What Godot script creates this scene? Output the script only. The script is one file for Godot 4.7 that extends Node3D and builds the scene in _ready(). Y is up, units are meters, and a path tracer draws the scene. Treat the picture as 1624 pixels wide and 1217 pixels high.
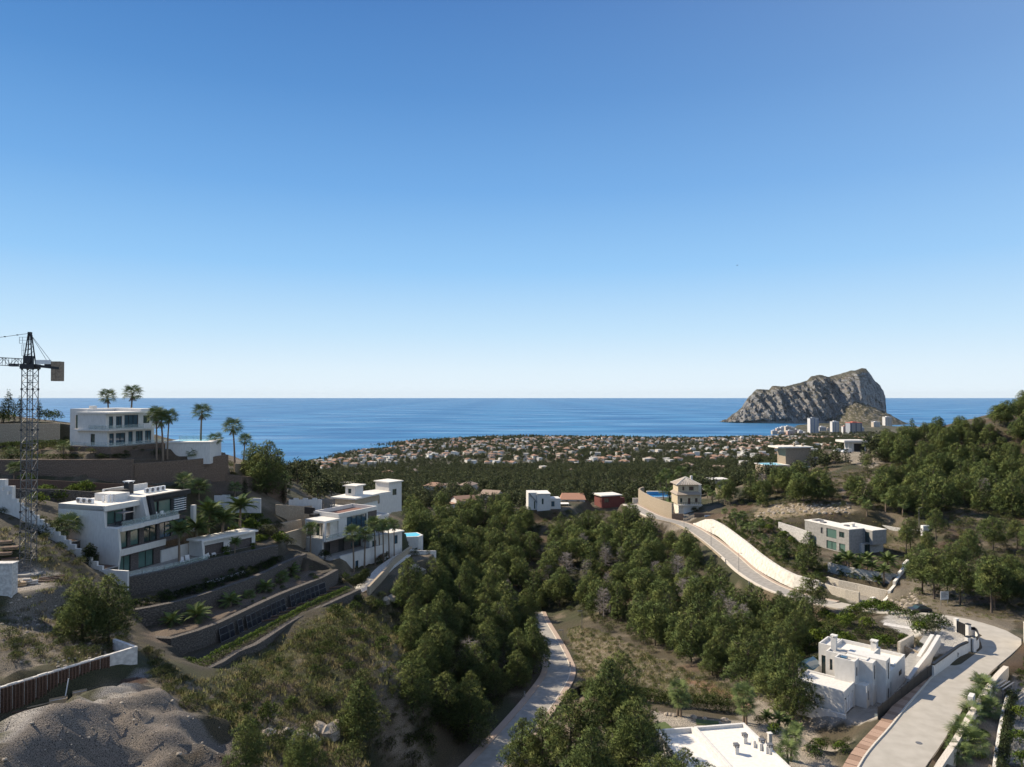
extends Node3D
# A coastal valley with hillside villas, pine woods, a tower crane, a town by the sea and a limestone headland.
# Metres, y up, sea level y = 0. The camera hovers at (0, 172, 0) and looks along -z.

const EYE := 172.0
const FOCAL := 1126.0
const TILT := 0.01643

var M := {}
var used := {}
var rng := RandomNumberGenerator.new()
var nz := FastNoiseLite.new()
var nz2 := FastNoiseLite.new()
var nz3 := FastNoiseLite.new()

# ------------------------------------------------------------------ points read from the photograph (1624 x 1217)
func ray(px: float, py: float) -> Vector3:
	var cx := (px - 812.0) / FOCAL
	var cy := -(py - 608.5) / FOCAL
	return Vector3(cx, cy * cos(TILT) + sin(TILT), cy * sin(TILT) - cos(TILT))

func at(px: float, py: float, d: float) -> Vector3:
	var r := ray(px, py)
	return Vector3(0, EYE, 0) + r * (d / -r.z)

func lv(px: float, py: float, e: float) -> Vector3:
	var r := ray(px, py)
	return Vector3(0, EYE, 0) + r * ((e - EYE) / r.y)

func gnd(px: float, py: float) -> Vector3:
	var r := ray(px, py)
	r = r / -r.z
	var d := 45.0
	var last := d
	while d < 4000.0:
		var p := Vector3(0, EYE, 0) + r * d
		if p.y < height(p.x, p.z):
			var a := last
			var b := d
			for k in 12:
				var m := (a + b) * 0.5
				var q := Vector3(0, EYE, 0) + r * m
				if q.y < height(q.x, q.z):
					b = m
				else:
					a = m
			p = Vector3(0, EYE, 0) + r * b
			return Vector3(p.x, height(p.x, p.z), p.z)
		last = d
		d *= 1.006
	return Vector3(0, EYE, 0) + r * 4000.0

func pix(p: Vector3) -> Vector2:
	var q := p - Vector3(0, EYE, 0)
	var y := q.y * cos(TILT) + q.z * sin(TILT)
	var z := -q.y * sin(TILT) + q.z * cos(TILT)
	if z > -1.0:
		return Vector2(-9999, -9999)
	return Vector2(812.0 + FOCAL * q.x / -z, 608.5 - FOCAL * y / -z)

# ------------------------------------------------------------------ mesh builder: flat faces, corners given anticlockwise seen from outside
class MB:
	var v := PackedVector3Array()
	var n := PackedVector3Array()
	var c := PackedColorArray()
	var col := Color(1, 1, 1)
	var colored := false

	func tri(a: Vector3, b: Vector3, d: Vector3) -> void:
		var k := (b - a).cross(d - a).normalized()
		v.append(a); v.append(d); v.append(b)
		n.append(k); n.append(k); n.append(k)
		if colored:
			c.append(col); c.append(col); c.append(col)

	func quad(a: Vector3, b: Vector3, d: Vector3, e: Vector3) -> void:
		tri(a, b, d)
		tri(a, d, e)

	func box(mid: Vector3, s: Vector3, yaw := 0.0) -> void:
		boxb(Transform3D(Basis(Vector3.UP, yaw), mid), s)

	func boxb(t: Transform3D, s: Vector3) -> void:
		var p: Array[Vector3] = []
		for k in 8:
			p.append(t * Vector3(s.x * (0.5 if k & 1 else -0.5), s.y * (0.5 if k & 2 else -0.5), s.z * (0.5 if k & 4 else -0.5)))
		quad(p[4], p[5], p[7], p[6]); quad(p[1], p[0], p[2], p[3])
		quad(p[5], p[1], p[3], p[7]); quad(p[0], p[4], p[6], p[2])
		quad(p[6], p[7], p[3], p[2]); quad(p[0], p[1], p[5], p[4])

	# box between two corners in local axes
	func slab(a: Vector3, b: Vector3) -> void:
		boxb(Transform3D(Basis(), (a + b) * 0.5), (b - a).abs())

	# upright prism over a polygon (x, z), any winding
	func prism(poly: PackedVector2Array, y0: float, y1: float) -> void:
		var p := poly
		var area := 0.0
		for i in p.size():
			var a := p[i]
			var b := p[(i + 1) % p.size()]
			area += a.x * b.y - b.x * a.y
		if area > 0.0:
			p = poly.duplicate()
			p.reverse()
		for i in p.size():
			var a := p[i]
			var b := p[(i + 1) % p.size()]
			quad(Vector3(a.x, y0, a.y), Vector3(b.x, y0, b.y), Vector3(b.x, y1, b.y), Vector3(a.x, y1, a.y))
		var t := Geometry2D.triangulate_polygon(p)
		for i in range(0, t.size(), 3):
			var a := p[t[i]]
			var b := p[t[i + 1]]
			var d := p[t[i + 2]]
			if (b - a).cross(d - a) > 0.0:
				var s := b
				b = d
				d = s
			tri(Vector3(a.x, y1, a.y), Vector3(b.x, y1, b.y), Vector3(d.x, y1, d.y))
			tri(Vector3(a.x, y0, a.y), Vector3(d.x, y0, d.y), Vector3(b.x, y0, b.y))

	# side profile (x = along, y = up) swept sideways along +z from z0 to z1
	func profile(poly: PackedVector2Array, z0: float, z1: float) -> void:
		var p := poly
		var area := 0.0
		for i in p.size():
			var a := p[i]
			var b := p[(i + 1) % p.size()]
			area += a.x * b.y - b.x * a.y
		if area < 0.0:
			p = poly.duplicate()
			p.reverse()
		for i in p.size():
			var a := p[i]
			var b := p[(i + 1) % p.size()]
			quad(Vector3(a.x, a.y, z1), Vector3(a.x, a.y, z0), Vector3(b.x, b.y, z0), Vector3(b.x, b.y, z1))
		var t := Geometry2D.triangulate_polygon(p)
		for i in range(0, t.size(), 3):
			var a := p[t[i]]
			var b := p[t[i + 1]]
			var d := p[t[i + 2]]
			if (b - a).cross(d - a) < 0.0:
				var s := b
				b = d
				d = s
			tri(Vector3(a.x, a.y, z1), Vector3(b.x, b.y, z1), Vector3(d.x, d.y, z1))
			tri(Vector3(a.x, a.y, z0), Vector3(d.x, d.y, z0), Vector3(b.x, b.y, z0))

	func tube(a: Vector3, b: Vector3, ra: float, rb: float, sides := 6, caps := true) -> void:
		var ax := b - a
		if ax.length() < 1e-5:
			return
		ax = ax.normalized()
		var u := ax.cross(Vector3.UP if absf(ax.y) < 0.95 else Vector3.RIGHT).normalized()
		var w := ax.cross(u)
		for i in sides:
			var t0 := TAU * i / sides
			var t1 := TAU * (i + 1) / sides
			var d0 := u * cos(t0) + w * sin(t0)
			var d1 := u * cos(t1) + w * sin(t1)
			var k := v.size()
			for e in [[a + d0 * ra, d0], [b + d1 * rb, d1], [a + d1 * ra, d1], [a + d0 * ra, d0], [b + d0 * rb, d0], [b + d1 * rb, d1]]:
				v.append(e[0]); n.append(e[1])
				if colored:
					c.append(col)
			if caps:
				tri(a, a + d1 * ra, a + d0 * ra)
				tri(b, b + d0 * rb, b + d1 * rb)

	# a beam of square section between two points
	func bar(a: Vector3, b: Vector3, w: float, h := -1.0) -> void:
		var ax := b - a
		var l := ax.length()
		if l < 1e-5:
			return
		var z := ax / l
		var x := (Vector3.UP if absf(z.y) < 0.95 else Vector3.RIGHT).cross(z).normalized()
		var y := z.cross(x)
		boxb(Transform3D(Basis(x, y, z), (a + b) * 0.5), Vector3(w, w if h < 0.0 else h, l))

	func mesh() -> ArrayMesh:
		var m := ArrayMesh.new()
		var a := []
		a.resize(Mesh.ARRAY_MAX)
		a[Mesh.ARRAY_VERTEX] = v
		a[Mesh.ARRAY_NORMAL] = n
		if colored:
			a[Mesh.ARRAY_COLOR] = c
		m.add_surface_from_arrays(Mesh.PRIMITIVE_TRIANGLES, a)
		return m

# smooth grid of points with shared normals: rows x cols
func grid_mesh(p: PackedVector3Array, rows: int, cols: int, colors := PackedColorArray(), skip := PackedByteArray()) -> ArrayMesh:
	var n := PackedVector3Array()
	n.resize(p.size())
	for r in rows:
		for q in cols:
			var du := p[r * cols + mini(q + 1, cols - 1)] - p[r * cols + maxi(q - 1, 0)]
			var dv := p[mini(r + 1, rows - 1) * cols + q] - p[maxi(r - 1, 0) * cols + q]
			n[r * cols + q] = dv.cross(du).normalized()
	var idx := PackedInt32Array()
	for r in rows - 1:
		for q in cols - 1:
			if not skip.is_empty() and skip[r * cols + q]:
				continue
			var a := r * cols + q
			idx.append(a); idx.append(a + 1); idx.append(a + cols)
			idx.append(a + 1); idx.append(a + cols + 1); idx.append(a + cols)
	var arr := []
	arr.resize(Mesh.ARRAY_MAX)
	arr[Mesh.ARRAY_VERTEX] = p
	arr[Mesh.ARRAY_NORMAL] = n
	if not colors.is_empty():
		arr[Mesh.ARRAY_COLOR] = colors
	arr[Mesh.ARRAY_INDEX] = idx
	var m := ArrayMesh.new()
	m.add_surface_from_arrays(Mesh.PRIMITIVE_TRIANGLES, arr)
	return m

# ------------------------------------------------------------------ objects
func numbered(called: String) -> String:
	var k: int = used.get(called, 0)
	used[called] = k + 1
	return called if k == 0 else "%s_%03d" % [called, k]

func tag(o: Node, label := "", category := "", group := "", kind := "") -> Node:
	if label: o.set_meta("label", label)
	if category: o.set_meta("category", category)
	if group: o.set_meta("group", group)
	if kind: o.set_meta("kind", kind)
	return o

func obj(called: String, mesh, mat: Material, parent: Node = null) -> MeshInstance3D:
	var o := MeshInstance3D.new()
	o.mesh = mesh.mesh() if mesh is MB else mesh
	o.material_override = mat
	if parent == null or parent == self:
		o.name = numbered(called)
		add_child(o)
	else:
		o.name = called
		parent.add_child(o, true)
	return o

func thing(called: String, label: String, category: String, pos := Vector3.ZERO, yaw := 0.0, group := "") -> Node3D:
	var o := Node3D.new()
	o.name = numbered(called)
	add_child(o)
	o.position = pos
	o.rotation.y = yaw
	tag(o, label, category, group)
	return o

func struct(called: String, mesh, mat: Material) -> MeshInstance3D:
	var o := obj(called, mesh, mat)
	o.set_meta("kind", "structure")
	return o

func dup(o: Node3D, label := "", group := "") -> Node3D:
	var r: Node3D = o.duplicate()
	r.name = numbered(String(o.name).rstrip("0123456789").trim_suffix("_"))
	add_child(r)
	if label: r.set_meta("label", label)
	if group: r.set_meta("group", group)
	return r

# ------------------------------------------------------------------ materials
func lin(r: float, g: float, b: float) -> Color:
	return Color(r, g, b).linear_to_srgb()

func noise_image(size: int, freq: float, oct: int, sd: int, type := FastNoiseLite.TYPE_SIMPLEX_SMOOTH, ridged := false) -> Image:
	var f := FastNoiseLite.new()
	f.seed = sd
	f.noise_type = type
	f.frequency = freq
	f.fractal_octaves = oct
	f.fractal_type = FastNoiseLite.FRACTAL_RIDGED if ridged else FastNoiseLite.FRACTAL_FBM
	return f.get_seamless_image(size, size)

# two-tone colour texture made from noise; the colours are linear
func tone_tex(size: int, freq: float, oct: int, sd: int, a: Color, b: Color, contrast := 1.0, cell := false) -> ImageTexture:
	var im := noise_image(size, freq, oct, sd, FastNoiseLite.TYPE_CELLULAR if cell else FastNoiseLite.TYPE_SIMPLEX_SMOOTH)
	im.convert(Image.FORMAT_L8)
	var d := im.get_data()
	var out := PackedByteArray()
	out.resize(size * size * 3)
	var lut := []
	for k in 256:
		var t := clampf((k / 255.0 - 0.5) * contrast + 0.5, 0.0, 1.0)
		var q := a.lerp(b, t).linear_to_srgb()
		lut.append([int(q.r * 255), int(q.g * 255), int(q.b * 255)])
	for k in size * size:
		var e = lut[d[k]]
		out[k * 3] = e[0]; out[k * 3 + 1] = e[1]; out[k * 3 + 2] = e[2]
	return ImageTexture.create_from_image(Image.create_from_data(size, size, false, Image.FORMAT_RGB8, out))

func normal_tex(size: int, freq: float, oct: int, sd: int, strength: float, cell := false) -> ImageTexture:
	var im := noise_image(size, freq, oct, sd, FastNoiseLite.TYPE_CELLULAR if cell else FastNoiseLite.TYPE_SIMPLEX_SMOOTH)
	im.convert(Image.FORMAT_RGBA8)
	im.bump_map_to_normal_map(strength)
	return ImageTexture.create_from_image(im)

func mat(c: Color, rough := 0.9, metal := 0.0) -> StandardMaterial3D:
	var m := StandardMaterial3D.new()
	m.albedo_color = c.linear_to_srgb()
	m.roughness = rough
	m.metallic = metal
	m.cull_mode = BaseMaterial3D.CULL_DISABLED
	return m

# a matt surface with a noise texture laid on in world space; metres = size of one repeat
func tmat(tex: Texture2D, metres: float, rough := 0.9, norm: Texture2D = null, ns := 1.0) -> StandardMaterial3D:
	var m := StandardMaterial3D.new()
	m.albedo_texture = tex
	m.roughness = rough
	m.uv1_triplanar = true
	m.uv1_world_triplanar = true
	m.uv1_scale = Vector3.ONE / metres
	m.cull_mode = BaseMaterial3D.CULL_DISABLED
	if norm:
		m.normal_enabled = true
		m.normal_texture = norm
		m.normal_scale = ns
	return m

func make_materials() -> void:
	var n_stone := normal_tex(512, 0.05, 2, 5, 8.0, true)
	var n_fine := normal_tex(256, 0.06, 4, 6, 4.0)
	M.stucco = tmat(tone_tex(512, 0.012, 5, 11, Color(0.55, 0.53, 0.5), Color(0.65, 0.63, 0.6), 1.3), 9.0, 0.85, n_fine, 0.15)
	M.stucco.uv1_scale = Vector3(1.0 / 3.5, 1.0 / 11.0, 1.0 / 3.5)
	M.stucco_warm = tmat(tone_tex(512, 0.012, 5, 12, Color(0.6, 0.56, 0.5), Color(0.78, 0.74, 0.67), 1.6), 8.0, 0.88, n_fine, 0.15)
	M.roof_white = tmat(tone_tex(512, 0.02, 5, 13, Color(0.62, 0.59, 0.54), Color(0.73, 0.7, 0.65), 1.3), 6.0, 0.9)
	M.roof_gravel = tmat(tone_tex(512, 0.15, 4, 14, Color(0.3, 0.28, 0.26), Color(0.55, 0.52, 0.48), 2.0), 5.0, 0.95, n_fine, 0.6)
	M.concrete = tmat(tone_tex(512, 0.015, 5, 15, Color(0.23, 0.225, 0.215), Color(0.32, 0.31, 0.295), 1.5), 7.0, 0.9, n_fine, 0.2)
	M.concrete_pale = tmat(tone_tex(512, 0.02, 5, 16, Color(0.42, 0.4, 0.38), Color(0.62, 0.6, 0.57), 1.8), 6.0, 0.9, n_fine, 0.2)
	M.gunite = tmat(tone_tex(512, 0.02, 5, 17, Color(0.46, 0.43, 0.38), Color(0.66, 0.63, 0.57), 1.8), 14.0, 0.95, n_fine, 0.5)
	M.stone_dark = tmat(tone_tex(512, 0.05, 2, 18, Color(0.03, 0.027, 0.025), Color(0.16, 0.14, 0.125), 1.5, true), 5.5, 0.95, n_stone, 1.0)  # dark stone, with shade of the left terraces put into its tone
	M.stone_brown = tmat(tone_tex(512, 0.05, 2, 19, Color(0.08, 0.055, 0.04), Color(0.25, 0.185, 0.14), 1.6, true), 5.5, 0.95, n_stone, 1.0)
	M.stone_tan = tmat(tone_tex(512, 0.05, 2, 20, Color(0.24, 0.19, 0.135), Color(0.48, 0.405, 0.31), 1.5, true), 5.5, 0.95, n_stone, 0.8)
	M.stone_pale = tmat(tone_tex(512, 0.05, 2, 21, Color(0.33, 0.295, 0.24), Color(0.6, 0.55, 0.475), 1.5, true), 5.0, 0.95, n_stone, 0.8)
	M.cladding = tmat(tone_tex(256, 0.06, 2, 22, Color(0.06, 0.05, 0.048), Color(0.15, 0.125, 0.115), 1.5, true), 3.0, 0.9, n_stone, 0.5)
	M.asphalt = tmat(tone_tex(512, 0.012, 6, 23, Color(0.24, 0.225, 0.205), Color(0.32, 0.3, 0.275), 1.3), 11.0, 0.92)
	M.road_pale = tmat(tone_tex(512, 0.012, 6, 24, Color(0.33, 0.305, 0.265), Color(0.41, 0.38, 0.335), 1.2), 17.0, 0.92)
	M.paving = tmat(tone_tex(256, 0.08, 4, 25, Color(0.3, 0.19, 0.135), Color(0.42, 0.29, 0.215), 1.6), 3.0, 0.92)
	M.paving_dull = tmat(tone_tex(256, 0.08, 4, 26, Color(0.29, 0.215, 0.17), Color(0.42, 0.33, 0.27), 1.6), 3.0, 0.92)
	M.kerb = tmat(tone_tex(256, 0.05, 4, 27, Color(0.45, 0.4, 0.33), Color(0.66, 0.6, 0.52), 1.6), 3.0, 0.92)
	M.gravel = tmat(tone_tex(512, 0.2, 4, 28, Color(0.36, 0.31, 0.25), Color(0.6, 0.54, 0.46), 1.8), 5.0, 0.95)
	M.tile_roof = tmat(tone_tex(256, 0.06, 4, 29, Color(0.3, 0.14, 0.085), Color(0.52, 0.29, 0.2), 1.6), 4.0, 0.9)
	M.tile_old = tmat(tone_tex(256, 0.08, 4, 30, Color(0.2, 0.16, 0.13), Color(0.42, 0.36, 0.3), 1.8), 3.0, 0.9)
	M.glass = mat(Color(0.035, 0.06, 0.058), 0.06)
	M.glass.metallic_specular = 0.9
	M.glass_green = mat(Color(0.09, 0.16, 0.14), 0.06)
	M.glass_green.metallic_specular = 0.9
	M.glass_blue = mat(Color(0.045, 0.09, 0.13), 0.07)
	M.glass_blue.metallic_specular = 0.9
	M.frame_dark = mat(Color(0.018, 0.018, 0.02), 0.5)
	M.frame_grey = mat(Color(0.12, 0.12, 0.125), 0.5)
	M.frame_white = mat(Color(0.75, 0.75, 0.75), 0.5)
	M.charcoal = tmat(tone_tex(256, 0.03, 4, 31, Color(0.018, 0.018, 0.02), Color(0.035, 0.034, 0.036), 1.4), 4.0, 0.7)
	M.black_metal = mat(Color(0.009, 0.009, 0.01), 0.55)
	M.steel = mat(Color(0.25, 0.25, 0.26), 0.45, 0.6)
	M.crane = mat(Color(0.13, 0.13, 0.13), 0.55, 0.3)
	M.crane_dark = mat(Color(0.03, 0.03, 0.035), 0.6, 0.2)
	M.ballast = tmat(tone_tex(256, 0.03, 4, 32, Color(0.2, 0.15, 0.11), Color(0.34, 0.27, 0.2), 1.5), 3.0, 0.9)
	M.wood = tmat(tone_tex(256, 0.05, 4, 33, Color(0.06, 0.036, 0.026), Color(0.17, 0.1, 0.07), 1.7), 2.0, 0.85)
	M.wood_pale = tmat(tone_tex(256, 0.05, 4, 34, Color(0.32, 0.23, 0.14), Color(0.52, 0.4, 0.27), 1.6), 2.0, 0.85)
	M.deck_red = tmat(tone_tex(256, 0.05, 4, 35, Color(0.13, 0.06, 0.045), Color(0.22, 0.11, 0.085), 1.5), 3.0, 0.85)
	M.solar = mat(Color(0.01, 0.012, 0.022), 0.25)
	M.solar.metallic_specular = 0.35
	M.pool = mat(Color(0.1, 0.52, 0.66), 0.08)
	M.pool_blue = mat(Color(0.05, 0.28, 0.55), 0.08)
	M.cloth_white = mat(Color(0.72, 0.71, 0.69), 0.9)
	M.cloth_dark = mat(Color(0.03, 0.03, 0.034), 0.9)
	M.car_black = mat(Color(0.012, 0.012, 0.014), 0.25)
	M.car_black.clearcoat_enabled = true
	M.car_white = mat(Color(0.72, 0.72, 0.72), 0.3)
	M.car_white.clearcoat_enabled = true
	M.tyre = mat(Color(0.015, 0.015, 0.015), 0.9)
	M.lawn = tmat(tone_tex(256, 0.1, 4, 36, Color(0.05, 0.075, 0.022), Color(0.095, 0.125, 0.04), 1.5), 4.0, 0.95)
	M.yellow_wall = tmat(tone_tex(256, 0.03, 5, 37, Color(0.42, 0.35, 0.24), Color(0.56, 0.48, 0.35), 1.5), 5.0, 0.9)
	M.brown_wall = tmat(tone_tex(512, 0.02, 5, 38, Color(0.22, 0.17, 0.125), Color(0.33, 0.265, 0.2), 1.5), 6.0, 0.9)
	M.red_wall = tmat(tone_tex(256, 0.03, 5, 39, Color(0.12, 0.035, 0.03), Color(0.19, 0.06, 0.05), 1.4), 5.0, 0.9)
	M.bark = tmat(tone_tex(256, 0.05, 4, 40, Color(0.05, 0.038, 0.03), Color(0.15, 0.12, 0.1), 1.6), 1.5, 0.95)
	M.palm_bark = tmat(tone_tex(256, 0.06, 4, 41, Color(0.12, 0.085, 0.06), Color(0.26, 0.2, 0.15), 1.6), 1.0, 0.95)
	M.rubble = tmat(tone_tex(256, 0.05, 5, 42, Color(0.24, 0.2, 0.16), Color(0.42, 0.365, 0.3), 1.6), 4.0, 0.95, n_fine, 1.0)
	M.sand_heap = tmat(tone_tex(256, 0.04, 5, 43, Color(0.38, 0.35, 0.32), Color(0.56, 0.52, 0.48), 1.5), 4.0, 0.95)

func leaf_mat(c: Color, through := 0.25) -> StandardMaterial3D:
	var m := mat(c, 0.75)
	m.metallic_specular = 0.25
	m.vertex_color_use_as_albedo = true
	m.backlight_enabled = true
	m.backlight = Color(through, through, through * 0.6)
	return m

func clear_glass() -> void:
	var m := mat(Color(0.5, 0.62, 0.62), 0.04)
	m.transparency = BaseMaterial3D.TRANSPARENCY_ALPHA
	m.albedo_color.a = 0.22
	M.clear = m

# ------------------------------------------------------------------ the lie of the land
# ground points seen in the photograph: column, row, metres away
const SEEN := [
	0,1217,58, 150,1217,60, 330,1217,64, 60,1150,66, 200,1150,70, 300,1142,74, 370,1165,74, 180,1092,79, 0,1142,71, 215,1064,83,
	100,1002,90, 60,942,97, 0,937,96, 45,908,100, 140,1017,88, 120,932,102, 250,1060,88, 200,962,107, 230,1012,98, 175,917,112,
	20,850,109, 0,812,114, 60,868,107, 100,890,107, 130,908,107, 60,766,147, 150,768,146, 60,792,130, 150,794,133, 100,718,158, 0,770,147, 250,770,153, 310,772,158, 250,714,168, 330,747,170, 400,767,172, 450,802,178,
	440,862,150, 420,870,138, 0,672,190, 50,667,230, 0,657,260, 250,692,260, 330,712,260, 420,742,260, 300,762,600, 0,722,600,
	400,1052,101, 480,1010,112, 560,958,130, 640,920,150, 600,1000,120, 640,1060,110, 500,1100,97, 470,1165,88, 560,1165,90, 620,1140,98,
	600,1217,85, 420,1217,72, 500,1217,78, 700,1080,128, 690,1217,93, 740,1150,115, 700,1000,150,
	770,1205,106, 820,1150,120, 870,1080,140, 880,1040,158, 865,1000,185, 848,970,215,
	940,1060,148, 930,1030,160, 1000,1050,145, 1100,1080,130, 950,1000,178, 1000,960,195, 1080,1000,170, 1150,1090,124,
	950,880,240, 1050,870,245, 1150,950,190, 1230,980,170, 850,900,250, 780,880,260, 740,950,200, 700,900,205, 660,885,190, 640,855,200,
	900,820,300, 850,832,290, 1000,812,320, 950,800,340, 800,830,300, 720,830,300,
	1085,832,260, 1130,868,225, 1190,920,190, 1250,945,176, 1355,972,160, 1500,990,133, 1400,975,148,
	1420,1217,80, 1470,1120,98, 1530,1060,112, 1575,1030,120, 1560,1217,84, 1624,1150,98, 1624,1000,135, 1600,960,150, 1624,900,175,
	1340,1140,96, 1250,1060,125, 1200,1130,105, 1290,1180,95, 1050,1132,91, 900,1217,88, 950,1150,105, 980,1110,118, 1000,1217,80, 1000,1150,98,
	1280,1217,82, 1224,1190,86, 1350,890,195, 1400,905,182, 1300,1030,128, 1350,1000,140,
	1200,790,270, 1230,817,240, 1300,805,237, 1450,832,215, 1600,847,205, 1450,780,250, 1600,790,240, 1400,740,290, 1500,740,285, 1600,730,280,
	1340,722,320, 1450,702,320, 1550,686,300, 1624,678,290, 1280,742,320, 1240,757,300, 1170,772,300, 1130,782,300, 1624,646,340, 1500,700,450, 1400,720,450, 1700,690,450, 1624,720,700,
	1150,790,350, 1200,770,450, 1100,775,400, 1000,790,400, 900,790,420, 500,800,400, 600,790,420, 700,790,430, 800,785,450,
	500,770,600, 700,770,600, 900,765,620, 1100,765,600, 1250,740,600, 480,750,1000, 700,745,1000, 900,745,1000, 1100,740,1000, 1250,725,1000,
	500,735,1500, 700,725,1500, 900,722,1500, 1100,720,1500, 1250,712,1500, 560,716,2000, 700,712,2000, 900,708,2000, 1100,706,2000, 1250,702,2000,
	620,704,2480, 700,700,2500, 900,697,2500, 1100,698,2500, 1230,697,2500]
# x, z, height where the land is hidden, behind the camera or under the sea
const HIDDEN := [
	-60,0,141, 60,0,139, -60,120,150, 80,120,148, -200,-60,155, 220,-60,136, -260,0,165, 260,20,140, 0,-40,133, -260,-160,172,
	-560,-1950,-14, -800,-1600,-22, -1500,-1000,-25, -700,-1100,35, -420,-800,75, -1400,-300,60, -900,-400,95,
	-440,-2300,-9, -270,-2900,-7, -30,-3050,-7, 240,-3080,-7, 520,-2990,-7, 780,-2960,-7, 1090,-3050,-5, -400,-3600,-30, 300,-3700,-30, 900,-3500,-25, 1150,-3300,-8,
	1210,-2950,8, 1330,-3050,9, 1500,-3200,9, 1370,-3450,5, 1480,-3700,4, 1750,-3500,10, 1660,-4000,6, 1800,-4100,8, 1420,-3900,-12, 1300,-4300,-20, 2300,-4000,-10, 2100,-3300,20, 2600,-2500,40, 3600,-3000,-20,
	800,-800,120, 1000,-1400,90, 1500,-1200,110, 1700,-2000,60, 2600,-1200,120, 0,-4600,-40, 1500,-4700,-30, -2400,-2400,-50, -3000,-400,-30, 3500,-4600,-40]

const NX0 := -240.0
const NZ0 := -440.0
const NXN := 131
const NZN := 101
const FX0 := -3640.0
const FZ0 := -4840.0
const FXN := 193
const FZN := 128
var near_h := PackedFloat32Array()
var far_h := PackedFloat32Array()
var pads := []
var ways := []

func solve_land() -> void:
	var pts := PackedVector3Array()
	for k in range(0, SEEN.size(), 3):
		pts.append(at(SEEN[k], SEEN[k + 1], SEEN[k + 2]))
	for k in range(0, HIDDEN.size(), 3):
		pts.append(Vector3(HIDDEN[k], HIDDEN[k + 2], HIDDEN[k + 1]))
	var n := pts.size()
	# radial basis interpolation: sum of w * sqrt(r2 + c) plus a constant
	var m := n + 1
	var A := []
	for i in m:
		var row := PackedFloat64Array()
		row.resize(m + 1)
		for j in n:
			if i < n:
				var dx := pts[i].x - pts[j].x
				var dz := pts[i].z - pts[j].z
				row[j] = sqrt(dx * dx + dz * dz + 36.0)
				if i == j:
					row[j] -= 1.2
			else:
				row[j] = 1.0
		if i < n:
			row[n] = 1.0
			row[m] = pts[i].y
		A.append(row)
	for k in m:
		var best := k
		for i in range(k + 1, m):
			if absf(A[i][k]) > absf(A[best][k]):
				best = i
		var t = A[k]
		A[k] = A[best]
		A[best] = t
		var pr: PackedFloat64Array = A[k]
		for i in range(k + 1, m):
			var ri: PackedFloat64Array = A[i]
			var f := ri[k] / pr[k]
			if f != 0.0:
				for j in range(k, m + 1):
					ri[j] -= f * pr[j]
				A[i] = ri
	var w := PackedFloat64Array()
	w.resize(m)
	for k in range(m - 1, -1, -1):
		var r: PackedFloat64Array = A[k]
		var s := r[m]
		for j in range(k + 1, m):
			s -= r[j] * w[j]
		w[k] = s / r[k]
	near_h = land_grid(pts, w, NX0, NZ0, 4.0, NXN, NZN)
	far_h = land_grid(pts, w, FX0, FZ0, 40.0, FXN, FZN)
	for i in FXN:
		for j in FZN:
			var x := FX0 + i * 40.0
			var z := FZ0 + j * 40.0
			if z < -500.0:
				far_h[j * FXN + i] += nz.get_noise_2d(x * 0.12, z * 0.12) * 7.0 * clampf((-z - 500.0) / 800.0, 0.0, 1.0)

func land_grid(pts: PackedVector3Array, w: PackedFloat64Array, x0: float, z0: float, step: float, nx: int, nzn: int) -> PackedFloat32Array:
	var g := PackedFloat32Array()
	g.resize(nx * nzn)
	var n := pts.size()
	var xs := PackedFloat64Array()
	var zs := PackedFloat64Array()
	for p in pts:
		xs.append(p.x)
		zs.append(p.z)
	for j in nzn:
		var z := z0 + j * step
		for i in nx:
			var x := x0 + i * step
			var s := w[n]
			for k in n:
				var dx := x - xs[k]
				var dz := z - zs[k]
				s += w[k] * sqrt(dx * dx + dz * dz + 36.0)
			g[j * nx + i] = s
	return g

func sample(g: PackedFloat32Array, x: float, z: float, x0: float, z0: float, step: float, nx: int, nzn: int) -> float:
	var u := clampf((x - x0) / step, 0.0, nx - 1.001)
	var v := clampf((z - z0) / step, 0.0, nzn - 1.001)
	var i := int(u)
	var j := int(v)
	u -= i
	v -= j
	var a := g[j * nx + i]
	var b := g[j * nx + i + 1]
	var c := g[(j + 1) * nx + i]
	var d := g[(j + 1) * nx + i + 1]
	return lerpf(lerpf(a, b, u), lerpf(c, d, u), v)

func base_height(x: float, z: float) -> float:
	var far := sample(far_h, x, z, FX0, FZ0, 40.0, FXN, FZN)
	var edge := minf(minf(x + 240.0, 280.0 - x), minf(z + 440.0, -40.0 - z))
	if edge <= 0.0:
		return far
	var near := sample(near_h, x, z, NX0, NZ0, 4.0, NXN, NZN)
	near += nz.get_noise_2d(x * 2.2, z * 2.2) * 0.7 + nz2.get_noise_2d(x * 9.0, z * 9.0) * 0.26
	if z > -84.0 and x < -24.0:
		# spoil heap: ridges and runnels of dug earth
		near += (heap(x, z) + (nz3.get_noise_2d(x * 1.4, z * 1.4) - 0.3) * 1.8 + nz.get_noise_2d(x * 9.0, z * 9.0) * 0.5 + nz2.get_noise_2d(x * 20.0, z * 20.0) * 0.45) * smoothstep(-84.0, -76.0, z) * smoothstep(-24.0, -30.0, x)
	return lerpf(far, near, smoothstep(0.0, 25.0, edge))

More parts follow.
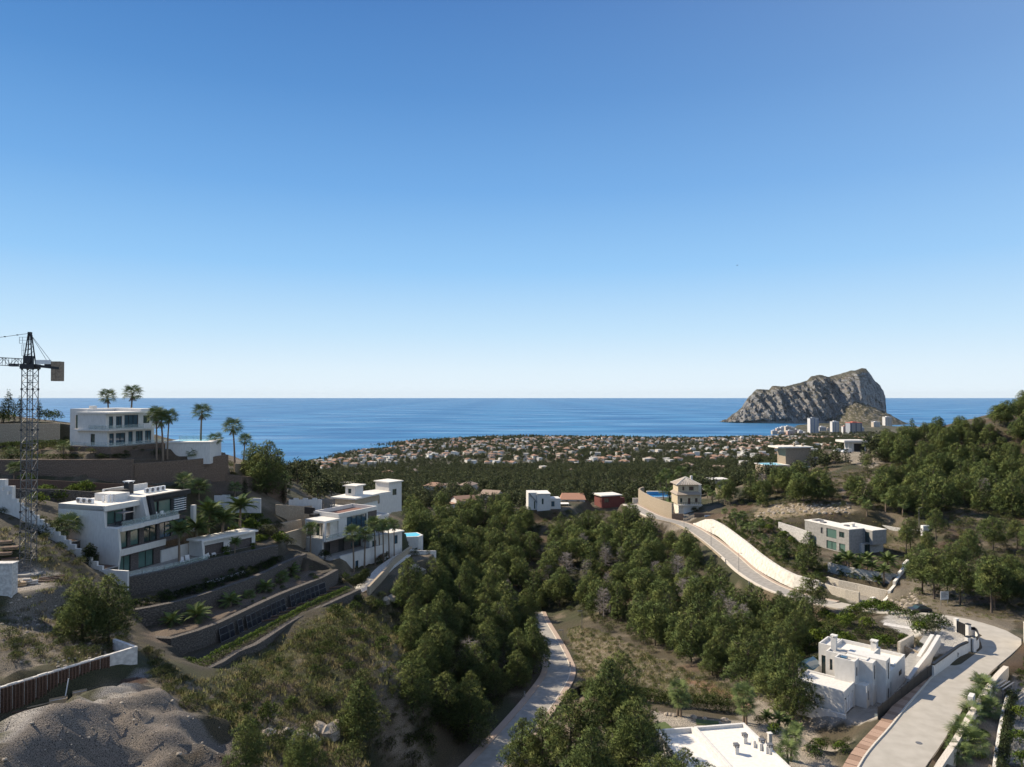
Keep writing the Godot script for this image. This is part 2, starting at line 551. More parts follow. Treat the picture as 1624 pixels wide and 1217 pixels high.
# crest of the spoil heap, broken by gullies that run down its flanks
func heap(x: float, z: float) -> float:
	var a := Vector2(-41.5, -58.0)
	var b := Vector2(-37.5, -74.0)
	var p := Vector2(x, z)
	var q := Geometry2D.get_closest_point_to_segment(p, a, b)
	var d := p.distance_to(q)
	var along := a.distance_to(q)
	var gully := absf(sin(along * 0.75 + nz2.get_noise_2d(x * 4.0, z * 4.0) * 3.0))
	return 2.6 * exp(-d * d / 26.0) - 1.7 * gully * clampf(d / 3.0, 0.0, 1.0) * exp(-d * d / 60.0)

func height(x: float, z: float) -> float:
	var h := base_height(x, z)
	if x < -240.0 or x > 280.0 or z < -440.0 or z > -40.0:
		return h
	for w in ways:
		if x < w.lo.x or x > w.hi.x or z < w.lo.y or z > w.hi.y:
			continue
		var best := 1e9
		var by := 0.0
		var p: PackedVector3Array = w.pts
		for k in p.size() - 1:
			var ax := p[k].x
			var az := p[k].z
			var bx := p[k + 1].x - ax
			var bz := p[k + 1].z - az
			var t := clampf(((x - ax) * bx + (z - az) * bz) / (bx * bx + bz * bz), 0.0, 1.0)
			var ex := x - ax - bx * t
			var ez := z - az - bz * t
			var q := ex * ex + ez * ez
			if q < best:
				best = q
				by = lerpf(p[k].y, p[k + 1].y, t)
		best = sqrt(best)
		if best < w.half + w.blend:
			h = lerpf(by - w.sink, h, smoothstep(w.half, w.half + w.blend, best))
	for d in pads:
		if x < d.lo.x or x > d.hi.x or z < d.lo.y or z > d.hi.y:
			continue
		var q := Vector2(x, z)
		if Geometry2D.is_point_in_polygon(q, d.poly):
			h = d.e
		elif d.blend > 0.0:
			var best := 1e9
			var p: PackedVector2Array = d.poly
			for k in p.size():
				var e := Geometry2D.get_closest_point_to_segment(q, p[k], p[(k + 1) % p.size()])
				best = minf(best, e.distance_squared_to(q))
			best = sqrt(best)
			if best < d.blend:
				h = lerpf(d.e, h, smoothstep(0.0, d.blend, best))
	return h

func pad(points: Array, e: float, blend: float) -> void:
	var p := PackedVector2Array()
	var lo := Vector2(1e9, 1e9)
	var hi := -lo
	for q in points:
		var c := Vector2(q.x, q.z) if q is Vector3 else q as Vector2
		p.append(c)
		lo = lo.min(c)
		hi = hi.max(c)
	pads.append({"poly": p, "e": e, "blend": blend, "lo": lo - Vector2.ONE * blend, "hi": hi + Vector2.ONE * blend})

func smooth_path(p: PackedVector3Array, step := 2.0) -> PackedVector3Array:
	var out := PackedVector3Array()
	for k in p.size() - 1:
		var a := p[maxi(k - 1, 0)]
		var b := p[k]
		var c := p[k + 1]
		var d := p[mini(k + 2, p.size() - 1)]
		var n := maxi(1, int(b.distance_to(c) / step))
		for i in n:
			out.append(b.cubic_interpolate(c, a, d, float(i) / n))
	out.append(p[p.size() - 1])
	return out

func way(pts: PackedVector3Array, half: float, blend: float, sink := 0.12) -> void:
	var lo := Vector2(1e9, 1e9)
	var hi := -lo
	for q in pts:
		lo = lo.min(Vector2(q.x, q.z))
		hi = hi.max(Vector2(q.x, q.z))
	var r := half + blend
	ways.append({"pts": pts, "half": half, "blend": blend, "sink": sink, "lo": lo - Vector2.ONE * r, "hi": hi + Vector2.ONE * r})

func side(pts: PackedVector3Array, k: int) -> Vector3:
	var t := pts[mini(k + 1, pts.size() - 1)] - pts[maxi(k - 1, 0)]
	t.y = 0
	return Vector3(-t.z, 0, t.x).normalized()

# a strip that follows a path between two sideways offsets (positive = right of the walking direction), with a solid edge
func strip(pts: PackedVector3Array, a: float, b: float, lift: float, thick := 0.1) -> MB:
	var m := MB.new()
	for k in pts.size() - 1:
		var s0 := side(pts, k)
		var s1 := side(pts, k + 1)
		var up := Vector3(0, lift, 0)
		var dn := Vector3(0, lift - thick, 0)
		var p0 := pts[k] + s0 * a
		var p1 := pts[k] + s0 * b
		var q0 := pts[k + 1] + s1 * a
		var q1 := pts[k + 1] + s1 * b
		m.quad(p0 + up, p1 + up, q1 + up, q0 + up)
		m.quad(q0 + up, q0 + dn, p0 + dn, p0 + up)
		m.quad(p1 + up, p1 + dn, q1 + dn, q1 + up)
		if k == 0:
			m.quad(p0 + up, p0 + dn, p1 + dn, p1 + up)
		if k == pts.size() - 2:
			m.quad(q1 + up, q1 + dn, q0 + dn, q0 + up)
	return m

# a wall along a path: top heights and foot heights per point, thickness to the right of the walking direction
func wall_run(pts: PackedVector3Array, top: PackedFloat32Array, foot: PackedFloat32Array, thick: float, lean := 0.0) -> MB:
	var m := MB.new()
	for k in pts.size() - 1:
		var s0 := side(pts, k)
		var s1 := side(pts, k + 1)
		var f0 := Vector3(pts[k].x, foot[k], pts[k].z)
		var f1 := Vector3(pts[k + 1].x, foot[k + 1], pts[k + 1].z)
		var t0 := Vector3(pts[k].x, top[k], pts[k].z) + s0 * lean * (top[k] - foot[k])
		var t1 := Vector3(pts[k + 1].x, top[k + 1], pts[k + 1].z) + s1 * lean * (top[k + 1] - foot[k + 1])
		var u0 := t0 + s0 * thick
		var u1 := t1 + s1 * thick
		var g0 := f0 + s0 * (thick + lean * (top[k] - foot[k]))
		var g1 := f1 + s1 * (thick + lean * (top[k + 1] - foot[k + 1]))
		m.quad(f1, f0, t0, t1)
		m.quad(g0, g1, u1, u0)
		m.quad(t0, u0, u1, t1)
		if k == 0:
			m.quad(f0, g0, u0, t0)
		if k == pts.size() - 2:
			m.quad(g1, f1, t1, u1)
	return m

# ------------------------------------------------------------------ ground colours: earth, stones, gravel, turf and some painted shade where the photograph shows them
var zones := []

func zone(px: Array, c: Color, mix := 1.0, soft := 1.5) -> void:
	var p := PackedVector2Array()
	var lo := Vector2(1e9, 1e9)
	var hi := -lo
	for k in range(0, px.size(), 2):
		var g := gnd(px[k], px[k + 1])
		p.append(Vector2(g.x, g.z))
		lo = lo.min(p[-1])
		hi = hi.max(p[-1])
	zones.append({"poly": p, "c": c, "mix": mix, "lo": lo - Vector2.ONE * 4, "hi": hi + Vector2.ONE * 4, "soft": soft})

func ground_color(x: float, z: float) -> Color:
	var a := nz.get_noise_2d(x * 1.3, z * 1.3)
	var b := nz2.get_noise_2d(x * 3.1 + 50.0, z * 3.1)
	var c := Color(0.15, 0.12, 0.072).lerp(Color(0.085, 0.088, 0.036), smoothstep(-0.25, 0.25, a))
	c = c.lerp(Color(0.3, 0.245, 0.17), smoothstep(0.12, 0.42, b))
	c = c.lerp(Color(0.2, 0.115, 0.07), smoothstep(0.25, 0.5, nz.get_noise_2d(x * 2.0 - 300.0, z * 2.0)) * 0.7)
	if x < -240.0 or x > 280.0 or z < -440.0:
		c = Color(0.12, 0.105, 0.06).lerp(Color(0.06, 0.07, 0.03), smoothstep(-0.3, 0.3, a))
		return c.lerp(Color(0.34, 0.29, 0.23), smoothstep(0.2, 0.5, nz2.get_noise_2d(x * 0.7, z * 0.7)) * 0.7)
	c = c * 0.72
	for q in zones:
		if x < q.lo.x or x > q.hi.x or z < q.lo.y or z > q.hi.y:
			continue
		var w := Vector2(x + nz2.get_noise_2d(x * 5.0, z * 5.0) * q.soft * 2.0, z + nz2.get_noise_2d(x * 5.0 + 99.0, z * 5.0) * q.soft * 2.0)
		if Geometry2D.is_point_in_polygon(w, q.poly):
			var k: Color = q.c
			k = k * 0.78 * (1.0 + 0.22 * nz2.get_noise_2d(x * 7.0, z * 7.0 + 33.0) + 0.18 * a)
			c = c.lerp(k, q.mix)
	return c

var R1 := PackedVector3Array()
var R2 := PackedVector3Array()
var R3 := PackedVector3Array()
var T1 := PackedVector3Array()
var T2 := PackedVector3Array()
var T3 := PackedVector3Array()
var T4 := PackedVector3Array()

func path_lv(a: Array) -> PackedVector3Array:
	var p := PackedVector3Array()
	for k in range(0, a.size(), 3):
		p.append(lv(a[k], a[k + 1], a[k + 2]))
	return p

func lay_out() -> void:
	R1 = smooth_path(path_lv([1385,1290,130.8, 1413,1217,130.6, 1452,1165,130.4, 1488,1115,130.2, 1532,1062,130, 1574,1028,130, 1589,1011,130, 1570,1000,129.9, 1535,989,129.5, 1500,981,129, 1450,974,127.6, 1400,970,125.6, 1355,965,124, 1320,958,123.3]), 2.0)
	R2 = smooth_path(path_lv([1000,800,127, 1040,820,126, 1085,832,125, 1120,852,124.3, 1156,880,123.8, 1185,906,123.4, 1222,929,123.1, 1268,946,123, 1320,958,123.3]), 3.0)
	R2.reverse()
	R3 = smooth_path(PackedVector3Array([at(700,1290,94), at(760,1228,103), at(810,1172,115), at(862,1108,132), at(886,1068,148), at(881,1042,161), at(868,1015,178), at(852,985,201), at(847,971,215)]), 2.5)
	way(R1, 4.3, 4.0)
	way(R2, 3.6, 3.5)
	way(R3, 3.9, 9.0)
	# garden terraces below the grey and white villa, lowest first
	T4 = path_lv([283,1057,135.3, 320,1066,135.3, 370,1036,135.3, 400,1024,135.3, 464,983,135.3, 520,957,135.3, 566,936,135.3])
	T3 = path_lv([239,1011,137.8, 271,1013,137.8, 340,990,137.8, 370,976,137.8, 439,944,137.8, 508,917,137.8, 530,905,137.8])
	T2 = path_lv([202,970,140.3, 271,957,140.3, 330,940,140.3, 400,916,140.3, 440,897,140.3, 480,880,140.3])
	T1 = path_lv([184,921,143, 225,913,143, 260,906,143, 330,889,143, 395,875,143, 436,866,143])
	var a4 := Array(T4); a4.append_array([lv(540,925,135.3), lv(500,922,135.3), lv(440,950,135.3), lv(371,984,135.3), lv(340,998,135.3), lv(262,1024,135.3)])
	pad(a4, 135.3, 0.0)
	var a3 := Array(T3); a3.append_array([lv(505,905,137.8), lv(470,905,137.8), lv(400,927,137.8), lv(330,951,137.8), lv(240,978,137.8), lv(205,985,137.8), lv(215,1000,137.8)])
	pad(a3, 137.8, 0.0)
	var a2 := Array(T2); a2.append_array([lv(470,868,140.3), lv(436,880,140.3), lv(330,903,140.3), lv(260,921,140.3), lv(190,935,140.3), lv(196,955,140.3)])
	pad(a2, 140.3, 0.0)
	var A := villa_corner()
	var f := Vector3(0.31, 0, -0.95)
	var l := Vector3(-0.95, 0, -0.31)
	var a1 := Array(T1); a1.append_array([lv(452,856,143), A + f * 26.0 + l * 6.0, A + f * 17.0 + l * 12.0, A + l * 12.7, A + l * 2.0])
	pad(a1, 143.0, 0.0)
	pad([A + l * 0.3 - f * 4.6, A + l * 13.0 - f * 4.6, A + l * 13.0 + f * 0.5, A + l * 0.3 + f * 0.5], 143.0, 0.4)
	pad([at(-60,770,136), at(160,772,139), at(262,776,145), at(330,775,154), at(335,772,158), at(262,768,152.0), at(212,766,146.8), at(130,766,147.2), at(-60,766,149.5)], 153.4, 0.8)
	pad([at(-60,731,154.5), at(0,731,153.6), at(212,731,151.2), at(260,731,157), at(310,731,162), at(357,718,171), at(345,712,176), lv(250,693,158.2), lv(90,700,158.2), lv(-60,715,158.2)], 158.2, 1.0)
	pad([at(60,703,158), at(140,712,150), at(255,712,158), at(318,716,168), at(300,705,185), at(120,690,190)], 159.9, 1.5)
	pad([lv(470,880,137), lv(505,890,137), lv(545,905,137), lv(600,895,137), lv(655,870,137), lv(640,842,137), lv(560,836,137), lv(470,850,137)], 137.0, 2.0)
	pad([lv(540,930,133.6), lv(590,945,133.6), lv(640,905,133.6), lv(690,880,133.6), lv(660,868,133.6), lv(600,892,133.6), lv(560,905,133.6)], 133.6, 2.0)
	# plots on the right
	pad([lv(1300,1120,128.6), lv(1339,1142,128.6), lv(1395,1140,128.6), lv(1440,1082,128.6), lv(1478,1040,128.6), lv(1420,1032,128.6), lv(1330,1040,128.6), lv(1290,1075,128.6)], 128.6, 2.5)
	pad([lv(1335,990,127.6), lv(1400,982,127.6), lv(1440,1000,127.6), lv(1420,1018,127.6), lv(1345,1022,127.6)], 127.6, 6.0)
	pad([lv(1478,1040,130.2), lv(1500,1046,130.2), lv(1535,1022,130.2), lv(1530,1000,130.2), lv(1490,985,130.2), lv(1470,995,130.2), lv(1472,1012,130.2)], 130.2, 3.5)
	pad([lv(1270,886,126.3), lv(1347,893,126.3), lv(1420,895,126.3), lv(1440,870,126.3), lv(1400,862,126.3), lv(1275,858,126.3)], 126.3, 10.0)
	pad([lv(1312,925,125.2), lv(1400,938,125.2), lv(1432,905,125.2), lv(1350,893,125.2), lv(1310,905,125.2)], 125.2, 0.8)
	pad([lv(1320,948,123.4), lv(1400,964,123.4), lv(1404,940,123.4), lv(1318,926,123.4)], 123.4, 0.8)
	pad([lv(1030,1128,130), lv(1110,1140,130), lv(1230,1150,130), lv(1310,1200,130), lv(1260,1290,130), lv(1000,1290,130), lv(960,1200,130)], 130.0, 4.0)
	pad([at(1015,800,310), at(1035,812,296), at(1052,818,284), at(1068,818,280), at(1068,800,300), at(1030,795,318)], 129.0, 2.0)
	pad([at(836,808,300), at(900,808,300), at(930,800,330), at(840,796,335)], 123.6, 4.0)
	pad([at(1200,752,330), at(1290,752,330), at(1290,745,365), at(1200,745,365)], 135.0, 5.0)
	pad([at(1310,722,325), at(1376,722,325), at(1376,718,352), at(1310,718,352)], 145.2, 5.0)
	pad([lv(0,1136,139.0), lv(170,1092,139.0), lv(222,1070,139.0), lv(222,1082,139.0), lv(120,1118,139.0), lv(0,1156,139.0)], 139.0, 2.0)
	pad([lv(0,945,146.2), lv(60,936,146.2), lv(95,928,146.2), lv(80,912,146.2), lv(0,915,146.2)], 146.2, 2.5)
	pad([lv(1502,1230,128.4), lv(1545,1120,128.4), lv(1580,1080,128.4), lv(1700,1080,128.4), lv(1640,1240,128.4)], 128.4, 1.5)

func villa_corner() -> Vector3:
	return lv(188, 913, 143.0)

func color_zones() -> void:
	zone([0,1217, 0,1150, 120,1115, 235,1080, 300,1130, 380,1165, 360,1217], Color(0.29, 0.245, 0.205))
	zone([0,1145, 222,1064, 240,1090, 130,1125, 0,1165], Color(0.42, 0.39, 0.36))
	zone([0,1040, 60,1000, 120,960, 60,925, 0,925], Color(0.33, 0.285, 0.235), 0.9)
	zone([0,1075, 120,1045, 215,1025, 205,1000, 120,985, 0,1010], Color(0.3, 0.255, 0.205), 0.9)
	zone([0,945, 60,938, 110,925, 90,905, 0,900], Color(0.5, 0.45, 0.4))
	zone([0,860, 120,900, 150,890, 0,780], Color(0.16, 0.14, 0.11), 0.8)
	zone([190,925, 440,868, 480,870, 560,935, 400,1035, 320,1068, 230,1020], Color(0.1, 0.085, 0.06), 1.0, 0.4)  # terrace soil, darkened to paint in the shade on this slope
	zone([225,1000, 271,1016, 345,992, 445,942, 520,910, 480,903, 330,950], Color(0.27, 0.2, 0.145))  # sandy terrace, its colour also lowered for the shade
	zone([620,1020, 640,1030, 665,1100, 650,1180, 690,1217, 610,1217, 615,1130, 612,1060], Color(0.46, 0.38, 0.29), 0.85)
	zone([400,1160, 470,1172, 530,1165, 530,1145, 420,1135], Color(0.42, 0.36, 0.29), 0.8)
	zone([370,1075, 400,1040, 480,1000, 570,955, 600,975, 520,1030, 430,1085], Color(0.17, 0.16, 0.062), 0.8)
	zone([560,960, 620,950, 660,1000, 640,1060, 600,1050], Color(0.2, 0.165, 0.09), 0.8)
	zone([900,1000, 915,1060, 920,1075, 1000,1105, 1130,1110, 1180,1100, 1080,1060, 960,1010], Color(0.33, 0.27, 0.185), 0.85)
	zone([1075,1075, 1090,1080, 1180,1125, 1195,1118, 1120,1080], Color(0.46, 0.27, 0.18), 1.0, 0.4)
	zone([1220,935, 1270,955, 1330,975, 1310,1010, 1240,1000, 1200,960], Color(0.27, 0.2, 0.12), 0.8)
	zone([1030,1128, 1110,1140, 1230,1150, 1330,1217, 1210,1217, 1180,1160, 1040,1150], Color(0.66, 0.58, 0.48), 1.0, 0.5)
	zone([1190,1110, 1300,1140, 1330,1190, 1290,1217, 1180,1150], Color(0.6, 0.52, 0.42), 0.9)
	zone([1290,1150, 1395,1142, 1478,1042, 1420,1030, 1310,1050], Color(0.66, 0.6, 0.53), 1.0, 0.3)
	zone([1478,1042, 1535,1022, 1530,1000, 1480,978, 1412,972, 1400,985, 1470,1012], Color(0.82, 0.78, 0.72), 1.0, 0.3)
	zone([1600,1005, 1570,995, 1490,974, 1440,965, 1470,955, 1560,975, 1624,985], Color(0.36, 0.3, 0.22), 0.9)
	zone([1500,1217, 1550,1110, 1590,1085, 1590,1217], Color(0.6, 0.5, 0.38), 1.0, 0.3)
	zone([1600,1217, 1605,1080, 1690,1080, 1690,1217], Color(0.62, 0.6, 0.57), 0.9, 0.3)
	zone([1310,930, 1400,965, 1405,945, 1320,925], Color(0.6, 0.55, 0.48), 1.0, 0.3)
	zone([1400,960, 1500,975, 1560,930, 1440,900, 1420,930], Color(0.38, 0.32, 0.24), 0.75)
	zone([1330,720, 1376,712, 1400,735, 1380,745, 1335,730], Color(0.5, 0.43, 0.34), 1.0, 0.6)
	zone([1330,770, 1420,745, 1440,760, 1400,790, 1340,790], Color(0.34, 0.26, 0.2), 0.8)
	zone([1190,830, 1350,812, 1350,798, 1200,806], Color(0.5, 0.4, 0.27), 0.9)
	zone([1020,830, 1080,840, 1110,815, 1060,800, 1000,797], Color(0.5, 0.43, 0.35), 0.9)
	zone([1055,812, 1075,812, 1085,795, 1070,790], Color(0.13, 0.22, 0.05), 1.0, 0.4)
	zone([0,765, 200,765, 320,770, 440,790, 430,750, 330,745, 0,735], Color(0.2, 0.15, 0.11), 0.8)
	zone([330,735, 440,745, 450,800, 400,775], Color(0.4, 0.32, 0.24), 0.7)

func ground_mesh() -> void:
	# near ground, 1 m cells
	var cols := 521
	var rows := 401
	var p := PackedVector3Array()
	var c := PackedColorArray()
	p.resize(cols * rows)
	c.resize(cols * rows)
	for j in rows:
		var z := -440.0 + j
		for i in cols:
			var x := -240.0 + i
			p[j * cols + i] = Vector3(x, height(x, z), z)
			c[j * cols + i] = ground_color(x, z)
	var gm := tmat(tone_tex(512, 0.09, 5, 51, Color(0.55, 0.55, 0.55), Color(1.25, 1.25, 1.25), 1.5), 6.0, 0.97, normal_tex(512, 0.08, 5, 52, 6.0), 1.0)
	gm.vertex_color_use_as_albedo = true
	tag(struct("ground", grid_mesh(p, rows, cols, c), gm), "dry scrubby hillside earth with bare pale patches", "ground")
	# the land beyond, 40 m cells, leaving out what is already there
	p = PackedVector3Array()
	c = PackedColorArray()
	var skip := PackedByteArray()
	for j in FZN:
		var z := FZ0 + j * 40.0
		for i in FXN:
			var x := FX0 + i * 40.0
			p.append(Vector3(x, far_h[j * FXN + i], z))
			c.append(ground_color(x, z))
			skip.append(1 if x >= -240.0 and x < 280.0 and z >= -440.0 and z < -40.0 else 0)
	tag(struct("terrain", grid_mesh(p, FZN, FXN, c, skip), gm), "wooded coastal plain sloping to the sea", "terrain")

func sea() -> void:
	# calm water with long smooth slicks; reaches the horizon
	var p := PackedVector3Array()
	var xs := [-60000.0, -20000.0, -8000.0, -3000.0, 0.0, 3000.0, 8000.0, 20000.0, 60000.0]
	var zs := [-42000.0, -20000.0, -9000.0, -4000.0, -1000.0, 3000.0]
	for z in zs:
		for x in xs:
			p.append(Vector3(x, 0.0, z))
	var m := StandardMaterial3D.new()
	m.albedo_texture = tone_tex(1024, 0.006, 5, 61, Color(0.01, 0.095, 0.25), Color(0.042, 0.185, 0.37), 2.4)  # slick sheen and sky reflection put into the water colour as paler streaks
	m.roughness = 1.0
	m.roughness_texture = tone_tex(1024, 0.005, 5, 63, Color(0.055, 0.055, 0.055), Color(0.19, 0.19, 0.19), 1.7)
	m.metallic_specular = 0.4
	m.uv1_triplanar = true
	m.uv1_world_triplanar = true
	m.uv1_scale = Vector3(1.0 / 5200.0, 1.0, 1.0 / 1700.0)
	m.normal_enabled = true
	m.normal_texture = normal_tex(1024, 0.03, 5, 62, 2.0)
	m.normal_scale = 0.25
	tag(struct("sea", grid_mesh(p, zs.size(), xs.size()), m), "calm blue sea reaching to the horizon", "sea")

# ------------------------------------------------------------------ the limestone headland
func headland() -> void:
	const D := 4450.0
	var sky_line := [1152,669, 1159,665, 1167,657, 1174,653, 1181,646, 1188,634, 1199,621.5, 1204,617, 1212,617.5, 1222,618.5, 1228,612, 1248,613, 1268,608, 1282,604, 1288,597, 1302,594.5, 1319,598, 1334,593, 1347,588, 1354,588, 1366,584, 1374,585, 1383,596, 1387,603, 1396,608, 1402,618, 1403.5,632, 1405,650, 1412,668]
	var cols := 300
	var rows := 130
	var p := PackedVector3Array()
	var c := PackedColorArray()
	var rid := FastNoiseLite.new()
	rid.seed = 71
	rid.frequency = 0.006
	rid.fractal_type = FastNoiseLite.FRACTAL_RIDGED
	rid.fractal_octaves = 5
	var gul := FastNoiseLite.new()
	gul.seed = 72
	gul.frequency = 0.02
	gul.fractal_octaves = 4
	var u0: float = at(1152, 660, D).x
	var u1: float = at(1412, 660, D).x
	for j in rows:
		var v := float(j) / (rows - 1)
		for i in cols:
			var u := float(i) / (cols - 1)
			var px := 1152.0 + 260.0 * u
			var k := 0
			while k < sky_line.size() - 4 and sky_line[k + 2] < px:
				k += 2
			var row := lerpf(sky_line[k + 1], sky_line[k + 3], clampf((px - sky_line[k]) / (sky_line[k + 2] - sky_line[k]), 0.0, 1.0))
			var top := maxf(at(px, row, D).y, 0.0)
			var x := lerpf(u0, u1, u)
			# front face from the water's edge up to the crest and down the far side
			var t := v / 0.62 if v < 0.62 else 1.0 - (v - 0.62) / 0.38
			var cliff := smoothstep(1312.0, 1352.0, px)
			var up := lerpf(pow(t, 0.85), pow(t, 0.55), cliff)
			var y := top * up - (14.0 if t < 0.02 else 0.0)
			var back := lerpf(lerpf(20.0, 190.0, pow(t, 1.25)), lerpf(10.0, 115.0, pow(t, 3.0)), cliff)
			var bulge := sin(u * PI)
			var z := -D + 170.0 * bulge - back * (0.35 + 0.65 * bulge)
			if v >= 0.62:
				z = -D + 170.0 * bulge - (lerpf(190.0, 115.0, cliff) + (1.0 - t) * 260.0) * (0.35 + 0.65 * bulge)
			var amp := smoothstep(0.0, 0.12, t) * (1.0 - smoothstep(0.86, 1.0, t) * 0.85)
			# gullies that run down and to the left, and crags
			var g := rid.get_noise_3d(x * 1.6 + y * 0.7, y * 0.5, z * 0.4)
			var h := gul.get_noise_3d(x * 1.0 + y * 0.4, y * 1.2, z)
			var amount := lerpf(1.0, 0.35, cliff)
			z += (g * 62.0 + h * 20.0) * amp * amount + 26.0 * smoothstep(1345.0, 1350.0, px) * (1.0 - smoothstep(1352.0, 1372.0, px)) * amp - 30.0 * smoothstep(1312.0, 1326.0, px) * (1.0 - smoothstep(1326.0, 1346.0, px)) * smoothstep(0.35, 0.6, t)
			y += (gul.get_noise_2d(x * 2.0, z * 2.0) * 16.0 + h * 8.0) * amp * amount
			p.append(Vector3(x, y, z))
	for j in rows:
		for i in cols:
			var q := p[j * cols + i]
			var dv := p[mini(j + 1, rows - 1) * cols + i] - p[maxi(j - 1, 0) * cols + i]
			var du := p[j * cols + mini(i + 1, cols - 1)] - p[j * cols + maxi(i - 1, 0)]
			var flat := absf(dv.cross(du).normalized().y)
			var f := gul.get_noise_3d(q.x * 2.0, q.y * 3.0, q.z * 2.0)
			var rock := Color(0.28, 0.275, 0.28).lerp(Color(0.43, 0.425, 0.425), smoothstep(-0.3, 0.3, f))
			rock = rock.lerp(Color(0.42, 0.32, 0.25), smoothstep(0.15, 0.45, gul.get_noise_3d(q.x * 0.7, q.y * 1.4, 40.0)) * 0.5)
			var green := smoothstep(0.43, 0.66, flat + f * 0.34 + 0.1 * smoothstep(80.0, 220.0, q.y))
			c.append(rock.lerp(Color(0.085, 0.08, 0.045), green * 0.85))
	var m := tmat(tone_tex(512, 0.05, 6, 73, Color(0.6, 0.6, 0.6), Color(1.2, 1.2, 1.2), 1.6), 90.0, 0.97, normal_tex(512, 0.05, 6, 74, 10.0), 1.0)
	m.vertex_color_use_as_albedo = true
	var rock_node := Node3D.new()
	rock_node.name = numbered("rock_headland")
	add_child(rock_node)
	tag(rock_node, "huge grey limestone headland rising from the sea beside the town", "headland", "", "structure")
	obj("cliff", grid_mesh(p, rows, cols, c), m, rock_node)
	# scree slope at the foot of the cliff, grown over with scrub
	p = PackedVector3Array()
	c = PackedColorArray()
	var apex := at(1352, 631, D - 80.0)
	for j in 60:
		for i in 90:
			var a := PI * (i / 89.0) * 1.3 - 0.15 * PI
			var r := j / 59.0
			var wide := 310.0 if cos(a) > 0.0 else 185.0
			var q := Vector3(apex.x + cos(a) * wide * r, 0, apex.z + sin(a) * 300.0 * r)
			q.y = apex.y * pow(1.0 - r, 0.95) - 6.0 + (rid.get_noise_2d(q.x * 1.5, q.z * 1.5) * 12.0 + gul.get_noise_2d(q.x * 2.0, q.z * 2.0) * 6.0) * sin(PI * clampf(r, 0, 1))
			p.append(q)
			var f := gul.get_noise_2d(q.x * 2.4, q.z * 2.4)
			c.append(Color(0.11, 0.1, 0.055).lerp(Color(0.34, 0.3, 0.25), smoothstep(0.05, 0.4, f)))
	obj("scree_slope", grid_mesh(p, 60, 90, c), m, rock_node)

# ------------------------------------------------------------------ roads
func roads() -> void:
	tag(struct("road", strip(R1, -2.9, 2.9, 0.0, 0.3), M.road_pale), "pale asphalt road curving up past the white villa", "road")
	var n := R1.size()
	var first := R1.slice(0, 24)
	var walk := Node3D.new()
	walk.name = numbered("pavement")
	add_child(walk)
	tag(walk, "reddish paved footway beside the black fence", "pavement", "", "structure")
	var dark_slab: StandardMaterial3D = M.paving.duplicate()
	dark_slab.albedo_color = Color(0.86, 0.84, 0.82)
	for k in first.size() - 1:
		var a := PackedVector3Array([first[k], first[k].lerp(first[k + 1], 0.5), first[k + 1]])
		for h in 2:
			var b := PackedVector3Array([a[h].lerp(a[h + 1], 0.02), a[h].lerp(a[h + 1], 0.98)])
			obj("slab", strip(b, -4.2, -2.9, 0.13 + 0.004 * ((k + h) % 2), 0.3), M.paving if (k * 2 + h) % 3 else dark_slab, walk)
	tag(struct("kerb", strip(first, -2.9, -2.72, 0.15, 0.5), M.kerb), "pale kerb of the footway by the black fence", "kerb")
	tag(struct("pavement", strip(R1.slice(0, 7), 2.9, 3.7, 0.1, 0.5), M.paving), "short red footway at the bottom bend of the road", "pavement")
	tag(struct("road", strip(R2, -2.5, 2.2, 0.02, 0.3), M.asphalt), "grey asphalt road sloping down beside the white bank", "road")
	tag(struct("pavement", strip(R2, 2.2, 3.2, 0.14, 0.5), M.paving_dull), "narrow red paved footway at the foot of the white bank", "pavement")
	tag(struct("kerb", strip(R2, 2.05, 2.2, 0.15, 0.5), M.kerb), "pale kerb along the footway under the white bank", "kerb")
	tag(struct("verge", strip(R2, -3.4, -2.5, 0.12, 0.6), M.kerb), "pale concrete verge on the valley edge of the upper road", "verge")
	tag(struct("road", strip(R3, -2.4, 2.4, 0.0, 0.3), M.asphalt), "asphalt valley road dappled with pine shade", "road")
	tag(struct("pavement", strip(R3, -3.6, -2.4, 0.12, 0.5), M.paving_dull), "brick footway on the wooded edge of the valley road", "pavement")
	tag(struct("pavement", strip(R3, 2.4, 3.5, 0.12, 0.5), M.paving_dull), "pinkish footway on the slope side of the valley road", "pavement")
	tag(struct("kerb", strip(R3, 2.25, 2.4, 0.14, 0.5), M.kerb), "pale kerb on the slope side of the valley road", "kerb")
	# drain covers
	for e in [[R1, 9, 0.9, "lower road"], [R2, 27, -0.6, "upper road"], [R3, 14, 0.8, "valley road"]]:
		var q: PackedVector3Array = e[0]
		var m := MB.new()
		m.tube(Vector3(0, -0.02, 0), Vector3(0, 0.012, 0), 0.36, 0.36, 16)
		var o := obj("manhole_cover", m, M.frame_grey)
		o.position = q[e[1]] + side(q, e[1]) * e[2] + Vector3(0, 0.024, 0)
		tag(o, "round iron manhole cover in the " + e[3], "manhole cover")

# ------------------------------------------------------------------ plants
var kit := {}

func proto(parts: Array) -> Node3D:
	var o := Node3D.new()
	for p in parts:
		var m := MeshInstance3D.new()
		m.mesh = p[1]
		m.material_override = p[2]
		m.name = p[0]
		o.add_child(m, true)
	return o

func blade(m: MB, a: Vector3, dir: Vector3, length: float, width: float, nrm: Vector3, c: Color, r: RandomNumberGenerator) -> void:
	var s := dir.cross(Vector3(r.randf_range(-1, 1), r.randf_range(-1, 1), r.randf_range(-1, 1))).normalized() * width * 0.5
	var tip := a + dir * length
	m.v.append(a - s); m.v.append(a + s); m.v.append(tip)
	m.n.append(nrm); m.n.append(nrm); m.n.append(nrm)
	m.c.append(c); m.c.append(c); m.c.append(c)

